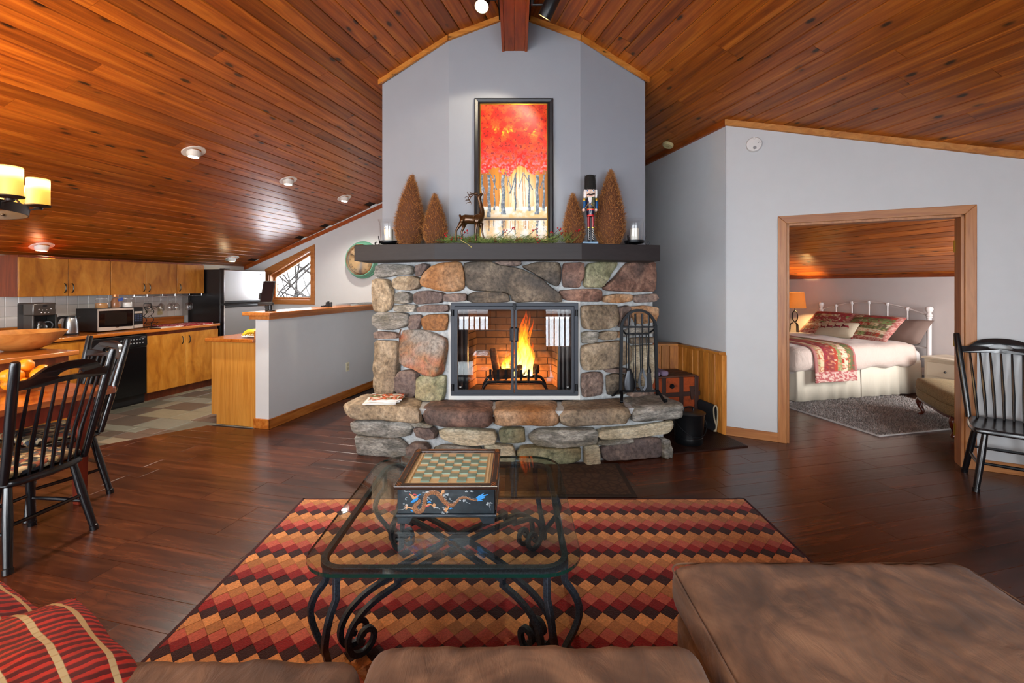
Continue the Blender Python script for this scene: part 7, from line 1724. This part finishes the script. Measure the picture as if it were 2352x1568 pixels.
# upholstered bench
M_tw = NT('tweed'); co = M_tw.objco(); ch_ = M_tw.n('TexChecker', {'Vector': co, 'Scale': 90.0}); nz_ = M_tw.noise(co, 60, 2); M_tw.bsdf(color=M_tw.mix(.4, M_tw.mix(ch_.outputs[1], lin('#6e5c3c'), lin('#8e7a54')), M_tw.ramp(nz_, [(.3, lin('#55452c')), (.7, lin('#a08a60'))])), rough=.9, normal=M_tw.bump(ch_.outputs[1], .4)); M_tw = M_tw.m
M_mah = wood('mahogany', '#2e100a', '#4a1c10', '#5c2818', rz=None, axis=2, grain=(2, 16, 16), rough=.25, var=.05)
bn = thing('bench', 'olive tweed upholstered bench on carved wooden legs at the bed foot', 'bench', (4.50, 4.56, .0135), math.radians(64))
ol_ = [(-.47, -.20), (-.30, -.235), (-.12, -.245), (0, -.275), (.12, -.245), (.30, -.235), (.47, -.20), (.49, 0), (.47, .22), (0, .25), (-.47, .22), (-.49, 0)]
P = spline([(x, y, 0) for x, y in ol_], 5, True); n = len(P)
def stack(rings):
    mb = MB()
    for s, z in rings: mb.v += [(p.x*s, p.y*s, z) for p in P]
    m = len(rings); mb.f = [(r*n+j, r*n+(j+1) % n, (r+1)*n+(j+1) % n, (r+1)*n+j) for r in range(m-1) for j in range(n)]+[tuple(reversed(range(n))), tuple((m-1)*n+j for j in range(n))]; return mb
obj('seat', stack([(.96, .20), (1, .215), (1.01, .26), (1.0, .30)]), M_tw, bn, smooth=60); obj('cushion', stack([(.99, .302), (1.02, .325), (1.015, .37), (.97, .40), (.8, .418), (.4, .428), (.1, .43)]), M_tw, bn, smooth=60)
obj('piping', MB().tube([(p.x*1.01, p.y*1.01, .301) for p in P], .006, 6, True), M_tw, bn); obj('apron', stack([(.93, .175), (.97, .18), (.97, .202), (.95, .204)]), M_mah, bn, smooth=40)
for sx in (-1, 1):
    for sy in (-1, 1): obj('leg', MB().tube(spline([(sx*.40, sy*.175, .20), (sx*.435, sy*.205, .16), (sx*.425, sy*.20, .10), (sx*.40, sy*.185, .05), (sx*.415, sy*.20, .018), (sx*.44, sy*.215, .012)], 4), [.034]*5+[.032, .03, .028, .025, .022, .02, .018, .017, .016, .016, .018, .02, .02, .018, .014, .012][:16], 10), M_mah, bn, smooth=60)

# ------------------------------------------------------------------ ceiling fixtures
M_lens = emit('lamp_lens', '#fff6e8', 40); M_lensw = emit('lamp_lens_warm', '#ffdc9a', 30); M_wtrim = plain('white_trim', '#d9d9d6', .4)
nL = Vector((CA*sph*-1, SA*sph, -cph))                       # points into the room from the left roof
def basis(nrm, fwd):
    z = nrm.normalized(); x = Vector(fwd).cross(z).normalized(); y = z.cross(x); return Matrix((x, y, z)).transposed()
NLr = Vector((-(CA)*sph, SA*sph, cph)); NLr = Vector((-PITCH*CA, PITCH*SA, 1)).normalized()*-1
NRr = Vector((PITCH*CA, PITCH*SA, 1)).normalized()*-1
for i, (x, y, warm, lb, e) in enumerate(((445, 348, 0, 'white recessed eyeball light nearest the chandelier, first of the row along the left slope', 90), (662, 414, 0, 'white recessed eyeball light in the middle of the row on the left slope', 70), (791, 454, 0, 'white recessed eyeball light nearest the chimney on the left slope', 40), (96, 565, 1, 'white recessed eyeball light above the left end of the wall cabinets', 40), (533, 593, 1, 'white recessed eyeball light low above the refrigerator', 22))):
    p = on_roof(x, y, True); o = thing('recessed_light', lb, 'ceiling light', p, 0, 'recessed lights in the left ceiling')
    o.rotation_euler = basis(NLr, (0, 1, 0)).to_euler()
    obj('trim_ring', MB().lathe([(.062, -.01), (.062, .004), (.095, .006), (.10, .002), (.10, -.01)], 40), M_wtrim, o, smooth=40)
    eb = obj('eyeball', MB().lathe([(.058, -.005), (.058, .02), (.052, .045), (.045, .055), (.04, .052), (.04, -.005)], 32), M_wtrim, o, rot=(.0, .36 if True else 0, 0), smooth=40)
    obj('lens', MB().lathe([(0, .046), (.04, .046), (.04, .05), (0, .052)], 28), M_lensw if warm else M_lens, eb)
    l_ = light('recessed_spot', 'SPOT', p+NLr*.075+Vector((0, 0, -.02)), e, (1.0, .78, .48) if warm else (1.0, .92, .80), spot_size=2.3, spot_blend=.6, shadow_soft_size=.045)
    l_.rotation_euler = (0, 0, 0)
# track heads on the beam
def head(label, pos, tgt, side, energy, size):
    o = thing('track_spotlight', label, 'spotlight', pos, 0, 'spotlights on the beam tracks'); d = (Vector(tgt)-Vector(pos)).normalized()
    c = obj('can', MB().lathe([(.0, -.15), (.046, -.15), (.05, -.145), (.05, .02), (.0485, .021), (.046, .018), (.046, -.03), (0, -.03)], 36), M_blackp, o, smooth=40); c.rotation_euler = basis(d, (0, 0, 1)).to_euler()
    obj('baffle', MB().lathe([(.0458, .017), (.0455, -.02), (.04, -.025), (.0405, -.018)], 32, caps=False), plain('warm_baffle', '#c9a468', .4, metal=.3), c); obj('lens', MB().lathe([(0, -.022), (.041, -.022), (.041, -.016), (0, -.014)], 28), emit('spot_lens', '#fff0d0', 20), c)
    q = Vector((side*.13, pos[1]+.0, ridge(pos[1])-.10)) - Vector(pos); m_ = -d*.07
    obj('stem', MB().tube([tuple(m_), tuple(Vector((q.x, m_.y, m_.z))), ], .008, 8).tube([tuple(Vector((q.x, m_.y, m_.z))), tuple(Vector((q.x, m_.y, q.z+.02)))], .012, 8), M_blackp, o)
    l_ = light('track_spot', 'SPOT', Vector(pos)+d*.03, energy, (1.0, .86, .64), spot_size=size, spot_blend=.25, shadow_soft_size=.035); aim(l_, tgt)
head('black cylinder spotlight right of the beam, tilted at the painting', tuple(at_Y(1253, 34, 3.30)), (-.42, 3.86, 2.3), 1, 24, 1.35)
head('black cylinder spotlight left of the beam, facing into the room', tuple(at_Y(1107, 12, 3.15)), (-.5, 1.5, .4), -1, 40, 1.2)
# detectors
sd = thing('smoke_detector', 'yellowed round smoke detector on the ceiling beside the chimney', 'smoke detector', on_roof(1535, 331, False)); sd.rotation_euler = basis(NRr, (0, 1, 0)).to_euler()
obj('body', MB().lathe([(.062, -.005), (.064, .012), (.055, .03), (.04, .034), (.038, .03), (.02, .03), (.018, .036), (0, .038)], 32), plain('yellowed_plastic', '#c9bc88', .5), sd, smooth=40)
k_, e_ = ray(1732, 333); Y_ = (DW.y*0+(NB.x*W0.x+NB.y*W0.y))/(NB.x*k_+NB.y)
wd = thing('smoke_detector', 'white round smoke detector high on the bedroom wall', 'smoke detector', (k_*Y_, Y_, CAMH+e_*Y_), RW)
obj('body', MB().lathe([(.068, 0), (.069, .02), (.062, .032), (.03, .036), (0, .037)], 40, (0, 0, 0), Rk), M_white, wd, smooth=40)
obj('grille', MB().prism([(-.004, -.02), (.018, -.02), (.022, -.044), (-.002, -.05), (-.010, -.035)], -.0385, -.034, axis='y'), plain('grey_grille', '#8a8a8c', .6), wd)
for x, z in ((.03, .022), (.042, .02), (.034, .006), (.046, .006)): obj('vent', MB().box(x, x+.006, -.0365, -.03, z, z+.004), M_blackp, wd)
obj('button', MB().lathe([(.011, 0), (.010, .004), (0, .004)], 16, (-.0, -.034, .055), Rk), M_wtrim, wd)
# daylight of the bedroom's own window, beyond the door's right edge
bl = light('bedroom_window_light', 'AREA', Rp(6.3, 2.5, 1.25), 42, (.93, .96, 1.0), shape='RECTANGLE', size=.9, size_y=1.0); aim(bl, Rp(5.2, 5.2, .7))
